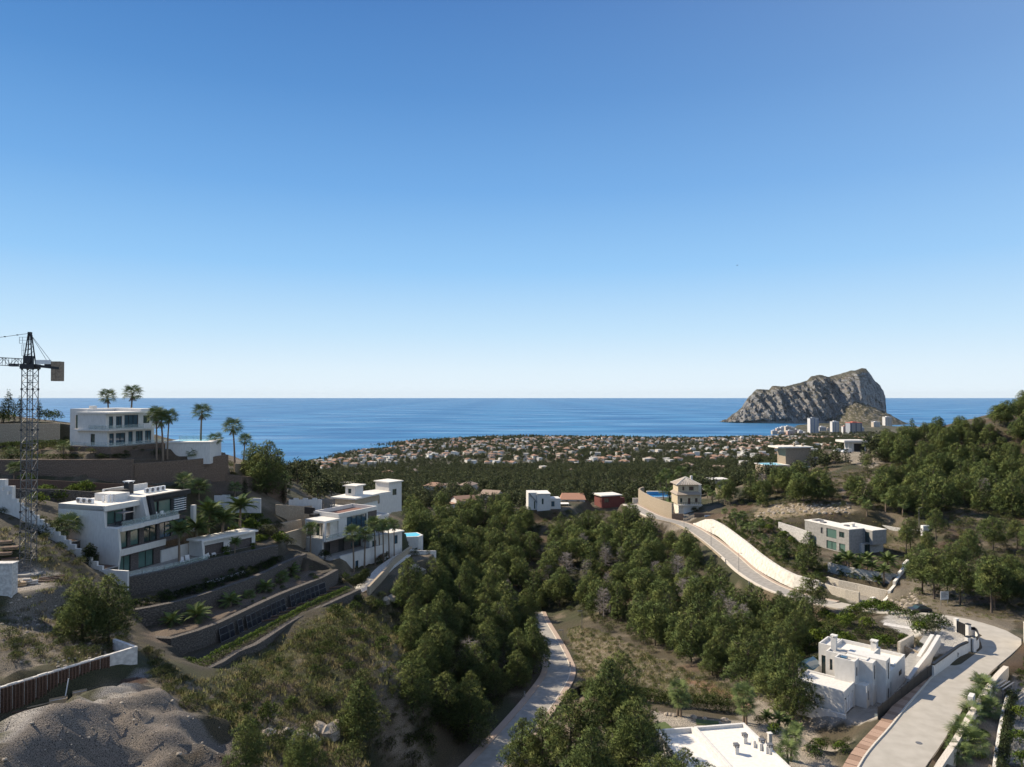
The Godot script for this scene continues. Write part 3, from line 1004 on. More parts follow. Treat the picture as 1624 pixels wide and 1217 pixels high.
# needle or leaf clumps spread over lobes
func lobes_mesh(lobes: Array, tufts: float, blades: int, length: float, width: float, tones: Array, r: RandomNumberGenerator, spread := 0.8) -> ArrayMesh:
	var m := MB.new()
	m.colored = true
	for e in lobes:
		var mid: Vector3 = e[0]
		var rad: float = e[1]
		var tone: Color = tones[r.randi() % tones.size()]
		tone = tone * r.randf_range(0.8, 1.2)
		var count := int(tufts * rad * rad)
		for k in count:
			var d := Vector3(r.randfn(), r.randfn() * 0.9 + 0.28, r.randfn()).normalized()
			var a := mid + Vector3(d.x, d.y * 0.72, d.z) * rad * r.randf_range(0.55, 1.0)
			var c := tone * r.randf_range(0.65, 1.4)
			c.a = 1.0
			for b in blades:
				var q := (d + Vector3(r.randf_range(-1, 1), r.randf_range(-0.6, 1.0), r.randf_range(-1, 1)) * spread).normalized()
				blade(m, a, q, length * r.randf_range(0.6, 1.2), width, (d + q * 0.6).normalized(), c, r)
	return m.mesh()

func pine_lobes(h: float, rad: float, count: int, r: RandomNumberGenerator, low := 0.24, pointed := 0.6) -> Array:
	var out := []
	for k in count:
		var t := (k + r.randf()) / count
		var y := lerpf(h * low, h * 0.96, t)
		var env := rad * pow(1.0 - t, pointed) * lerpf(0.75, 1.0, smoothstep(0.0, 0.25, t)) + rad * 0.07
		var a := k * 2.399 + r.randf_range(-0.6, 0.6)
		var size := clampf(env * r.randf_range(0.3, 0.46), rad * 0.16, rad * 0.44)
		var off := maxf(env - size * 0.7, 0.0) * r.randf_range(0.5, 1.1)
		out.append([Vector3(cos(a) * off, y, sin(a) * off), size])
	return out

func pine_wood(h: float, lobes: Array, r: RandomNumberGenerator, thick: float, sides := 6) -> ArrayMesh:
	var m := MB.new()
	var lean := Vector3(r.randf_range(-0.05, 0.05), 0, r.randf_range(-0.05, 0.05)) * h
	var p0 := Vector3(0, -0.5, 0)
	for k in 4:
		var t := (k + 1) / 4.0
		var p1 := Vector3(lean.x * t * t, h * 0.9 * t, lean.z * t * t)
		m.tube(p0, p1, thick * (1.05 - k * 0.24), thick * (1.05 - (k + 1) * 0.24), sides, false)
		p0 = p1
	for e in lobes:
		var q: Vector3 = e[0]
		var base := Vector3(lean.x * 0.3, maxf(q.y - q.length() * 0.22, h * 0.12), lean.z * 0.3)
		base.y = minf(base.y, h * 0.85)
		m.tube(base, q, thick * 0.26, thick * 0.1, 4, false)
	return m.mesh()

func make_pine(sd: int, h: float, rad: float, count: int, tufts: float, blades: int, length: float, width: float, low := 0.24, pointed := 0.6, dusky := false) -> Node3D:
	var r := RandomNumberGenerator.new()
	r.seed = sd
	var lobes := pine_lobes(h, rad, count, r, low, pointed)
	var tones := [Color(0.135, 0.175, 0.06), Color(0.115, 0.16, 0.06), Color(0.17, 0.2, 0.072), Color(0.1, 0.142, 0.056)]
	if dusky:  # far trees: tones darkened and greyed to stand in for distance haze
		tones = [Color(0.085, 0.105, 0.052), Color(0.066, 0.088, 0.046), Color(0.105, 0.122, 0.06), Color(0.055, 0.074, 0.04)]
	return proto([["trunk", pine_wood(h, lobes, r, 0.02 * h), M.bark], ["crown", lobes_mesh(lobes, tufts, blades, length, width, tones, r), M.needles]])

func make_dead_pine(sd: int, h: float, rad: float) -> Node3D:
	var r := RandomNumberGenerator.new()
	r.seed = sd
	var m := MB.new()
	var b := MB.new()
	m.tube(Vector3(0, -0.5, 0), Vector3(0.1, h * 0.5, 0), 0.14, 0.09, 6, false)
	m.tube(Vector3(0.1, h * 0.5, 0), Vector3(-0.1, h, 0.1), 0.09, 0.02, 5, false)
	for k in 46:
		var t := 0.22 + 0.76 * k / 46.0
		var a := k * 2.399
		var l := rad * (1.1 - t) * r.randf_range(0.7, 1.2) + 0.4
		var p := Vector3(0.05, h * t, 0)
		var d := Vector3(cos(a), r.randf_range(-0.1, 0.45), sin(a)).normalized()
		var q := p + d * l
		b.tube(p, q, 0.035, 0.012, 3, false)
		for s in 9:
			var w := p.lerp(q, r.randf_range(0.25, 1.0))
			var e := (d + Vector3(r.randfn(), r.randfn() * 0.6, r.randfn()) * 0.8).normalized()
			b.tube(w, w + e * r.randf_range(0.4, 1.0), 0.018, 0.006, 3, false)
			for s2 in 2:
				var w2 := w + e * r.randf_range(0.2, 0.7)
				b.tube(w2, w2 + (e + Vector3(r.randfn(), r.randfn(), r.randfn()) * 0.8).normalized() * 0.5, 0.012, 0.005, 3, false)
	return proto([["trunk", m.mesh(), M.dead_wood], ["branches", b.mesh(), M.dead_wood]])

func make_bush(sd: int, h: float, rad: float, count: int, tufts: float, blades: int, length: float, width: float, tones: Array) -> Node3D:
	var r := RandomNumberGenerator.new()
	r.seed = sd
	var lobes := []
	for k in count:
		var a := k * 2.399
		var q := sqrt((k + 0.5) / count)
		lobes.append([Vector3(cos(a) * q * rad * 0.72, h * (0.3 + 0.42 * (1.0 - q * q) + r.randf_range(-0.08, 0.08)), sin(a) * q * rad * 0.72), rad * r.randf_range(0.3, 0.46)])
	var w := MB.new()
	for k in 4:
		var e: Vector3 = lobes[k * 2 % count][0]
		w.tube(Vector3(0, -0.3, 0), e, 0.05, 0.02, 4, false)
	return proto([["stem", w.mesh(), M.bark], ["foliage", lobes_mesh(lobes, tufts, blades, length, width, tones, r), M.leaf]])

func cypress(sd: int, h: float, rad: float) -> Node3D:
	var r := RandomNumberGenerator.new()
	r.seed = sd
	var lobes := []
	for k in 26:
		var t := k / 25.0
		var e := rad * pow(sin(PI * clampf(0.12 + t * 0.86, 0, 1)), 0.7)
		var a := k * 2.399
		lobes.append([Vector3(cos(a) * e * 0.35, h * (0.06 + 0.9 * t), sin(a) * e * 0.35), maxf(e * 0.75, 0.16)])
	var w := MB.new()
	w.tube(Vector3(0, -0.3, 0), Vector3(0, h * 0.6, 0), 0.1, 0.04, 5, false)
	return proto([["trunk", w.mesh(), M.bark], ["crown", lobes_mesh(lobes, 120.0, 4, 0.3, 0.07, [Color(0.035, 0.055, 0.022), Color(0.045, 0.062, 0.026)], r, 0.5), M.leaf]])

# one palm leaf pointing along +x, drooping; feather or fan
func frond_mesh(fan: bool, l: float, sd: int) -> ArrayMesh:
	var r := RandomNumberGenerator.new()
	r.seed = sd
	var m := MB.new()
	m.colored = true
	var green := Color(0.105, 0.14, 0.05)
	if fan:
		m.col = Color(0.12, 0.13, 0.05)
		var hub := Vector3(l * 0.5, -0.02 * l, 0)
		m.tube(Vector3.ZERO, hub, 0.035, 0.02, 4, false)
		for k in 17:
			var a := lerpf(-1.9, 1.9, k / 16.0)
			var d := Vector3(cos(a), 0, sin(a))
			var ll := l * 0.55 * r.randf_range(0.85, 1.1)
			var s := Vector3(-sin(a), 0, cos(a)) * 0.026 * l
			var mid := hub + d * ll * 0.6 + Vector3(0, 0.02, 0)
			var tip := hub + d * ll + Vector3(0, -0.24 * ll, 0)
			m.col = green * r.randf_range(0.75, 1.25)
			m.tri(hub, mid - s, mid + s)
			m.tri(mid - s, tip, mid + s)
	else:
		var p0 := Vector3.ZERO
		for k in 9:
			var t := (k + 1) / 9.0
			var p1 := Vector3(l * (t - 0.12 * t * t), l * (0.3 * t - 0.62 * t * t), 0)
			m.col = Color(0.13, 0.14, 0.055)
			m.tube(p0, p1, 0.03 * (1.1 - t) + 0.008, 0.03 * (1.0 - t) + 0.008, 4, false)
			if k > 0:
				for s in [-1, 1]:
					for e in 3:
						var q := p0.lerp(p1, e / 3.0)
						var ll := l * 0.34 * sin(PI * clampf(0.18 + 0.78 * t, 0, 1)) * r.randf_range(0.85, 1.15)
						var tip := q + Vector3(ll * 0.6, -ll * 0.32, s * ll * 0.8)
						m.col = green * r.randf_range(0.7, 1.3)
						m.tri(q, q + Vector3(0.05 * l, 0, 0), tip)
			p0 = p1
	return m.mesh()

# trunk > bark, leaf crown of single fronds
func make_palm(sd: int, h: float, fan: bool, l: float, leaves: int, thick: float, dead_skirt := false) -> Node3D:
	var r := RandomNumberGenerator.new()
	r.seed = sd
	var w := MB.new()
	var bend := Vector3(r.randf_range(-0.05, 0.05), 0, r.randf_range(-0.05, 0.05)) * h
	var p0 := Vector3(0, -0.4, 0)
	for k in 5:
		var t := (k + 1) / 5.0
		var p1 := Vector3(bend.x * t * t, h * t, bend.z * t * t)
		w.tube(p0, p1, thick * (1.15 - 0.1 * k), thick * (1.05 - 0.1 * k), 8, false)
		p0 = p1
	var o := proto([["trunk", w.mesh(), M.palm_bark]])
	var key := "frond%s%.1f" % [fan, l]
	if not kit.has(key):
		kit[key] = frond_mesh(fan, l, 5)
	for k in leaves:
		var f := MeshInstance3D.new()
		f.mesh = kit[key]
		f.material_override = M.leaf
		f.name = "frond"
		var t := (k + 0.5) / leaves
		var rise := lerpf(1.25, -0.55 if fan else -0.25, pow(t, 0.9)) + r.randf_range(-0.12, 0.12)
		f.transform = Transform3D(Basis(Vector3.UP, k * 2.399 + r.randf_range(-0.2, 0.2)) * Basis(Vector3(0, 0, 1), rise) * Basis(Vector3.RIGHT, r.randf_range(-0.3, 0.3)), p0)
		o.add_child(f, true)
	if dead_skirt:
		var s := MB.new()
		for k in 26:
			var a := k * 2.399
			var d := Vector3(cos(a) * 0.5, -1.0 - r.randf() * 0.4, sin(a) * 0.5).normalized()
			s.tube(p0 + Vector3(0, -0.1 - r.randf() * 0.6, 0), p0 + d * l * 0.8, 0.07, 0.02, 3, false)
		var q := MeshInstance3D.new()
		q.mesh = s.mesh()
		q.material_override = M.palm_bark
		q.name = "dead_leaves"
		o.add_child(q, true)
	return o

func make_plants() -> void:
	M.needles = leaf_mat(Color(1, 1, 1), 0.22)
	M.leaf = leaf_mat(Color(1, 1, 1), 0.3)
	M.dead_wood = mat(Color(0.3, 0.265, 0.245), 0.95)
	kit.near_pines = []
	kit.mid_pines = []
	kit.far_trees = []
	for k in 4:
		kit.near_pines.append(make_pine(100 + k, 9.5, 4.2 - 0.4 * (k % 2), 46, 84.0, 7, 0.36, 0.046, 0.1 + 0.05 * (k % 3), 0.45 + 0.1 * (k % 3)))
	for k in 6:
		kit.mid_pines.append(make_pine(200 + k, 9.0, [3.6, 4.3, 3.1, 4.0, 4.6, 3.3][k], 36, 60.0, 5, 0.46, 0.08, [0.08, 0.16, 0.06, 0.2, 0.28, 0.08][k], [0.5, 0.4, 0.75, 0.42, 0.34, 0.65][k]))
	kit.tall_pines = [make_pine(300, 11.0, 3.9, 32, 74.0, 6, 0.38, 0.06, 0.36, 0.42), make_pine(301, 10.0, 4.3, 34, 74.0, 6, 0.38, 0.06, 0.32, 0.36)]
	for k in 4:
		kit.far_trees.append(make_pine(400 + k, 8.0, [3.0, 3.6, 2.6, 4.0][k], 18, 26.0, 3, 0.7, 0.24, 0.1, [0.45, 0.35, 0.6, 0.3][k], true))
	kit.dead = [make_dead_pine(500, 7.5, 2.6), make_dead_pine(501, 6.5, 2.4)]
	var scrub := [Color(0.08, 0.105, 0.038), Color(0.1, 0.118, 0.045), Color(0.065, 0.09, 0.034), Color(0.125, 0.13, 0.055)]
	var green := [Color(0.06, 0.095, 0.026), Color(0.075, 0.115, 0.03), Color(0.05, 0.08, 0.025)]
	var lush := [Color(0.1, 0.16, 0.03), Color(0.13, 0.18, 0.035), Color(0.075, 0.13, 0.028)]
	var grey := [Color(0.1, 0.112, 0.062), Color(0.085, 0.1, 0.055)]
	kit.grass = []
	for k in 3:
		var gm := MB.new()
		gm.colored = true
		var gr := RandomNumberGenerator.new()
		gr.seed = 660 + k
		for b in 60:
			var a := gr.randf() * TAU
			var q := sqrt(gr.randf()) * 0.55
			var d := Vector3(gr.randfn() * 0.4, 1.0, gr.randfn() * 0.4).normalized()
			blade(gm, Vector3(cos(a) * q, -0.05, sin(a) * q), d, gr.randf_range(0.2, 0.5), 0.035, (d + Vector3(0, 0.8, 0)).normalized(), [Color(0.17, 0.175, 0.065), Color(0.23, 0.2, 0.1), Color(0.12, 0.15, 0.048)][k] * gr.randf_range(0.7, 1.3), gr)
		kit.grass.append(proto([["blades", gm.mesh(), M.leaf]]))
	var sm := MB.new()
	var stone_r := RandomNumberGenerator.new()
	stone_r.seed = 77
	kit.stone = []
	for k in 3:
		sm = MB.new()
		var ring := []
		for j in 3:
			var row := []
			for i in 7:
				var a := TAU * i / 7.0
				var rr: float = [0.5, 0.42, 0.16][j] * stone_r.randf_range(0.75, 1.25)
				row.append(Vector3(cos(a) * rr, [-0.15, 0.2, 0.38][j] * stone_r.randf_range(0.8, 1.2), sin(a) * rr))
			ring.append(row)
		for j in 2:
			for i in 7:
				sm.quad(ring[j][(i + 1) % 7], ring[j][i], ring[j + 1][i], ring[j + 1][(i + 1) % 7])
		for i in 7:
			sm.tri(ring[2][(i + 1) % 7], ring[2][i], Vector3(0, 0.42, 0))
		kit.stone.append(proto([["block", sm.mesh(), M.rubble]]))
	kit.scrub = []
	for k in 4:
		kit.scrub.append(make_bush(600 + k, 1.5, 1.3, 9, 150.0, 4, 0.2, 0.04, scrub))
	kit.bush = [make_bush(610, 2.2, 1.6, 12, 80.0, 4, 0.26, 0.08, green), make_bush(611, 2.6, 1.5, 12, 80.0, 4, 0.26, 0.08, green)]
	kit.lush = [make_bush(620, 2.8, 1.9, 14, 80.0, 4, 0.3, 0.1, lush), make_bush(621, 2.2, 1.8, 13, 80.0, 4, 0.3, 0.1, lush)]
	kit.olive = [make_bush(630, 3.4, 2.1, 15, 75.0, 4, 0.26, 0.07, grey)]
	kit.ball = [make_bush(640, 2.2, 1.25, 16, 150.0, 4, 0.16, 0.07, [Color(0.03, 0.05, 0.018), Color(0.036, 0.056, 0.02)])]
	kit.cypress = [cypress(650, 6.0, 0.75), cypress(651, 5.0, 1.3)]
	kit.fan_tall = [make_palm(700, 7.5, true, 2.3, 24, 0.2, true), make_palm(701, 9.0, true, 2.3, 25, 0.18, true)]
	kit.fan = [make_palm(702, 4.2, true, 2.3, 21, 0.22), make_palm(703, 3.2, true, 2.3, 20, 0.22)]
	kit.feather = [make_palm(710, 5.0, false, 2.6, 26, 0.2), make_palm(711, 3.6, false, 2.6, 24, 0.2)]
	kit.young = [make_palm(720, 0.7, false, 2.2, 22, 0.22), make_palm(721, 0.5, true, 1.5, 20, 0.2), make_palm(722, 1.3, true, 1.9, 18, 0.2)]

# put a copy of a prototype on the ground as a thing of its own
func plant(p: Node3D, called: String, pos: Vector3, scale: float, label: String, category: String, group := "") -> Node3D:
	var o: Node3D = p.duplicate()
	o.name = numbered(called)
	add_child(o)
	o.position = pos
	o.rotation.y = rng.randf() * TAU
	o.scale = Vector3(scale * rng.randf_range(0.9, 1.1), scale, scale * rng.randf_range(0.9, 1.1))
	tag(o, label, category, group)
	return o

var keep_out := []
var keep_discs := []

func blocked(x: float, z: float, r: float) -> bool:
	for w in ways:
		var p: PackedVector3Array = w.pts
		if x < w.lo.x - r or x > w.hi.x + r or z < w.lo.y - r or z > w.hi.y + r:
			continue
		for k in p.size() - 1:
			var q := Geometry2D.get_closest_point_to_segment(Vector2(x, z), Vector2(p[k].x, p[k].z), Vector2(p[k + 1].x, p[k + 1].z))
			if q.distance_to(Vector2(x, z)) < w.half + r:
				return true
	for k in keep_discs:
		if Vector2(x, z).distance_to(k[0]) < k[1] + r:
			return true
	for poly in keep_out:
		if Geometry2D.is_point_in_polygon(Vector2(x, z), poly):
			return true
	return false

# places on the ground whose picture lies inside a polygon of the photograph
func places(px: Array, spacing: float, dmin: float, dmax: float, clear := 1.0, most := 100000) -> PackedVector3Array:
	var poly := PackedVector2Array()
	var lo := 1e9
	var hi := -1e9
	for k in range(0, px.size(), 2):
		poly.append(Vector2(px[k], px[k + 1]))
		lo = minf(lo, px[k])
		hi = maxf(hi, px[k])
	var out := PackedVector3Array()
	var z := -dmin
	while z > -dmax:
		var d := -z
		var x := (lo - 812.0) / FOCAL * d
		while x < (hi - 812.0) / FOCAL * d:
			var qx := x + rng.randf_range(-0.45, 0.45) * spacing
			var qz := z + rng.randf_range(-0.45, 0.45) * spacing
			var y := height(qx, qz)
			if Geometry2D.is_point_in_polygon(pix(Vector3(qx, y, qz)), poly) and not blocked(qx, qz, clear):
				out.append(Vector3(qx, y, qz))
			x += spacing
		z -= spacing
	return out

func scatter(px: Array, spacing: float, dmin: float, dmax: float, protos: Array, called: String, s0: float, s1: float, label: String, category: String, group: String, clear := 1.0) -> int:
	var n := 0
	for p in places(px, spacing, dmin, dmax, clear):
		plant(protos[rng.randi() % protos.size()], called, p, rng.randf_range(s0, s1), label, category, group)
		n += 1
	return n

# a mass nobody could count: copies of the parts of prototypes in one object
func mass(called: String, protos: Array, spots: PackedVector3Array, s0: float, s1: float, label: String, category: String, flat := 1.0) -> void:
	var root := Node3D.new()
	root.name = numbered(called)
	add_child(root)
	tag(root, label, category, "", "stuff")
	var lists := []
	for p in protos:
		lists.append([])
	for s in spots:
		var k := rng.randf_range(s0, s1)
		lists[rng.randi() % protos.size()].append(Transform3D(Basis(Vector3.UP, rng.randf() * TAU).scaled(Vector3(k, k * flat * rng.randf_range(0.8, 1.2), k)), s))
	for i in protos.size():
		if lists[i].is_empty():
			continue
		for ch in protos[i].get_children():
			var mm := MultiMesh.new()
			mm.transform_format = MultiMesh.TRANSFORM_3D
			mm.mesh = ch.mesh
			mm.instance_count = lists[i].size()
			for k in lists[i].size():
				mm.set_instance_transform(k, lists[i][k])
			var mi := MultiMeshInstance3D.new()
			mi.multimesh = mm
			mi.material_override = ch.material_override
			mi.name = String(ch.name).rstrip("0123456789")
			root.add_child(mi, true)

# a clipped hedge along a path: a twiggy core with leaves all over it
func hedge(pts: PackedVector3Array, wide: float, tall: float, label: String, tones: Array, group := "") -> void:
	var r := RandomNumberGenerator.new()
	r.seed = 40 + int(absf(pts[0].x) * 10.0)
	var lobes := []
	var core := MB.new()
	for k in pts.size() - 1:
		var l := pts[k].distance_to(pts[k + 1])
		var n := maxi(1, int(l / (wide * 0.5)))
		for i in n:
			var p := pts[k].lerp(pts[k + 1], (i + 0.5) / n)
			for row in maxi(1, int(tall / (wide * 0.55))):
				lobes.append([p + Vector3(r.randf_range(-0.1, 0.1), wide * 0.4 + row * wide * 0.55 + r.randf_range(-0.1, 0.1), r.randf_range(-0.1, 0.1)), wide * r.randf_range(0.5, 0.62)])
			core.tube(p + Vector3(0, -0.2, 0), p + Vector3(0, tall * 0.7, 0), 0.04, 0.02, 3, false)
	var t := thing("hedge", label, "hedge", Vector3.ZERO, 0.0, group)
	obj("stems", core, M.bark, t)
	obj("foliage", lobes_mesh(lobes, 210.0, 4, 0.16, 0.075, tones, r), M.leaf, t)

func woods() -> void:
	for s in [[848,807,304,8],[895,801,325,6],[960,800,332,6],[1040,800,300,12],[1078,822,268,10],[1216,752,322,10],[1235,752,326,12],[1345,714,336,9],[1136,770,345,8],[1330,885,200,9],[1350,880,205,9],[1372,878,200,10],[566,806,178,10],[592,790,207,10],[470,800,168,8],[560,880,150,14],[600,876,160,12],[652,849,178,6],[1385,950,170,8],[1120,826,264,10],[1150,790,282,6]]:
		var q := at(s[0], s[1], s[2])
		keep_discs.append([Vector2(q.x, q.z), float(s[3])])
	for s in [[715,780],[690,783],[742,781],[735,806],[780,795],[905,752],[860,748],[545,782],[505,770]]:
		var q := gnd(s[0], s[1])
		keep_discs.append([Vector2(q.x, q.z), 9.0])
		keep_discs.append([Vector2(q.x * 0.965, q.z * 0.965), 7.0])
	var near: Array = kit.near_pines
	var mid: Array = kit.mid_pines
	var tall: Array = kit.tall_pines
	var n := 0
	# single pines that stand out
	var solo := [
		[130,1012,0.8,near,"bushy young pine on the dirt bank by the crane, nearer the crane of the pair",],
		[172,1020,0.92,near,"bushy pine above the grey concrete wall end, taller of the pair"],
		[570,1185,0.92,near,"rounded pine standing alone on the brushy slope below the terraces"],
		[655,1130,0.95,near,"pine beside the pale footpath in the brush"],
		[1288,985,1.0,tall,"lone leaning pine beside the end of the upper road"],
		[1238,885,0.8,mid,"pine in the walled garden left of the concrete villa"],
		[1283,905,1.15,mid,"dark pine standing before the concrete villa"],
		[1463,942,1.05,tall,"tall bare stemmed pine nearest the concrete villa wall"],
		[1482,950,1.05,tall,"tall pine between the terrace wall and the notice board"],
		[1523,960,1.0,tall,"tall pine just behind the notice board"],
		[1573,972,1.1,tall,"wide crowned pine on pale double stem above the road bend"],
		[1578,968,1.0,tall,"wide crowned pine close behind the pale double stem"],
		[1376,752,0.75,tall,"small umbrella pine beside the dirt parking place"],
		[1258,1150,1.1,near,"large dark pine covering the garage side of the white villa"],
		[1232,1128,1.05,near,"pine behind the large dark one by the white villa"],
		[1185,1098,1.1,near,"rounded pine above the red footpath end"],
		[836,984,0.95,near,"pine leaning over the far end of the valley road"],
		[858,968,0.7,near,"smaller pine closing the far end of the valley road"],
		[935,1105,0.3,near,"low round pine bush on the bank beside the valley road"]]
	for s in solo:
		plant(s[3][n % s[3].size()], "pine_tree", gnd(s[0], s[1]), s[2], s[4], "tree")
		n += 1
	for s in [[424,762,173,1.45,"big dense dark pine beside the stone terrace end on the skyline"],[402,758,176,1.1,"dark pine against the sea touching the tall palms"]]:
		var q := at(s[0], s[1], s[2])
		var o := plant(near[n % 4], "pine_tree", Vector3(q.x, height(q.x, q.z) - 0.5, q.z), s[3], s[4], "tree")
		n += 1
	for s in [[905,1217,84,1.0],[965,1200,84,1.15],[985,1190,88,1.1],[1010,1217,78,0.95],[860,1250,88,0.85],[940,1262,72,0.85],[1085,1250,68,0.75],[1120,1265,66,0.7],[1050,1275,66,0.8],[830,1262,90,0.8],[390,1250,66,0.6],[480,1262,70,0.62]]:
		var p := at(s[0], s[1], s[2])
		p.y = height(p.x, p.z)
		plant(near[n % near.size()], "pine_tree", p, s[3], "pine in the clump at the bottom of the view before the gravel yard" if s[0] > 700 else "pine top rising from the bottom edge right of the earth mound", "tree", "pines of the nearest clump" if s[0] > 700 else "pines below the earth mound")
		n += 1
	# woods, each tree its own
	n += scatter([640,950, 690,900, 720,900, 800,1010, 840,1000, 850,1075, 815,1110, 760,1190, 720,1217, 690,1217, 690,1150, 655,1060, 640,1000], 6.4, 80, 240, near, "pine_tree", 0.7, 1.15, "pine in the thick wood between the brush slope and the valley road", "tree", "pines left of the valley road", 0.6)
	n += scatter([620,850, 700,830, 790,820, 850,850, 850,960, 800,1010, 720,900, 660,900], 8.6, 180, 330, mid, "pine_tree", 0.85, 1.25, "pine in the valley wood beyond the second white villa and its pool", "tree", "pines of the valley wood", 1.5)
	n += scatter([850,846, 900,840, 960,836, 1020,842, 1065,868, 1108,896, 1145,938, 1190,980, 1235,1002, 1180,1060, 1100,1055, 1010,1015, 930,985, 870,960], 7.7, 140, 330, mid, "pine_tree", 0.8, 1.2, "pine in the central wood below the upper road", "tree", "pines of the central wood", 1.5)
	n += scatter([1030,1065, 1180,1050, 1240,985, 1300,1000, 1290,1050, 1240,1100, 1180,1095, 1100,1070], 8.0, 105, 190, near, "pine_tree", 0.6, 0.95, "pine in the belt between the red footpath and the white villa", "tree", "pines above the red footpath", 1.0)
	n += scatter([1150,800, 1200,775, 1300,770, 1340,790, 1420,770, 1500,745, 1624,735, 1700,740, 1700,835, 1450,822, 1360,806, 1200,806], 8.8, 190, 330, mid, "pine_tree", 0.85, 1.25, "pine on the hillside above the concrete villa", "tree", "pines on the hillside", 1.5)
	n += scatter([1390,715, 1450,700, 1560,682, 1624,655, 1700,640, 1700,735, 1500,742, 1400,742], 9.5, 230, 420, tall, "tall_pine", 0.75, 1.0, "pine on the crest of the hill at the right edge", "tree", "pines on the hill crest", 1.5)  # tall stemmed pines, made like the pines of the other woods
	n += scatter([1420,900, 1450,850, 1624,850, 1700,860, 1700,985, 1560,962, 1500,945], 11.0, 125, 215, tall, "tall_pine", 0.65, 0.95, "pine on the stony slope between the concrete villa and the road bend", "tree", "pines behind the notice board", 2.0)
	n += scatter([640,832, 700,810, 850,812, 850,845, 700,826], 13.0, 260, 420, mid, "pine_tree", 0.9, 1.2, "pine at the far end of the valley wood", "tree", "pines of the valley wood", 2.0)
	print("pines ", n)
	for p in places([860,890, 950,870, 1060,890, 1150,960, 1180,1040, 1050,1020, 930,975], 19.0, 150, 260, 1.0):
		plant(kit.dead[n % 2], "dead_pine", p, rng.randf_range(1.0, 1.3), "bare grey dead pine among the green trees", "tree", "dead pines in the woods")
		n += 1
	for s in [[960,905],[985,900],[1010,895],[930,925],[1040,930],[900,900],[1075,925],[1100,960],[1020,960],[1060,985],[870,930],[1140,985],[1180,1010],[800,960],[745,1085],[790,1010],[1560,800],[1300,790],[1210,785],[1480,790]]:
		plant(kit.dead[n % 2], "dead_pine", gnd(s[0], s[1]), rng.randf_range(0.9, 1.15), "bare grey dead pine among the green trees", "tree", "dead pines in the woods")
		n += 1
	# the wood beyond the valley and the trees of the town, past counting
	var spots := PackedVector3Array()
	spots.append_array(places([440,800, 640,770, 860,765, 1000,775, 1130,760, 1200,745, 1250,735, 1420,715, 1420,735, 1250,775, 1100,800, 960,806, 850,810, 640,808, 500,815], 8.5, 300, 700, 3.0))
	spots.append_array(places([395,750, 470,742, 520,768, 560,775, 470,815, 455,800], 9.0, 185, 420, 2.0))
	spots.append_array(places([430,765, 500,750, 700,742, 900,740, 1150,738, 1290,722, 1420,705, 1420,730, 1290,745, 1130,762, 860,768, 640,772, 480,790], 10.0, 600, 1300, 3.0))
	mass("woodland", kit.far_trees, spots, 0.8, 1.35, "continuous dark pine wood between the valley and the town", "woodland", 0.85)

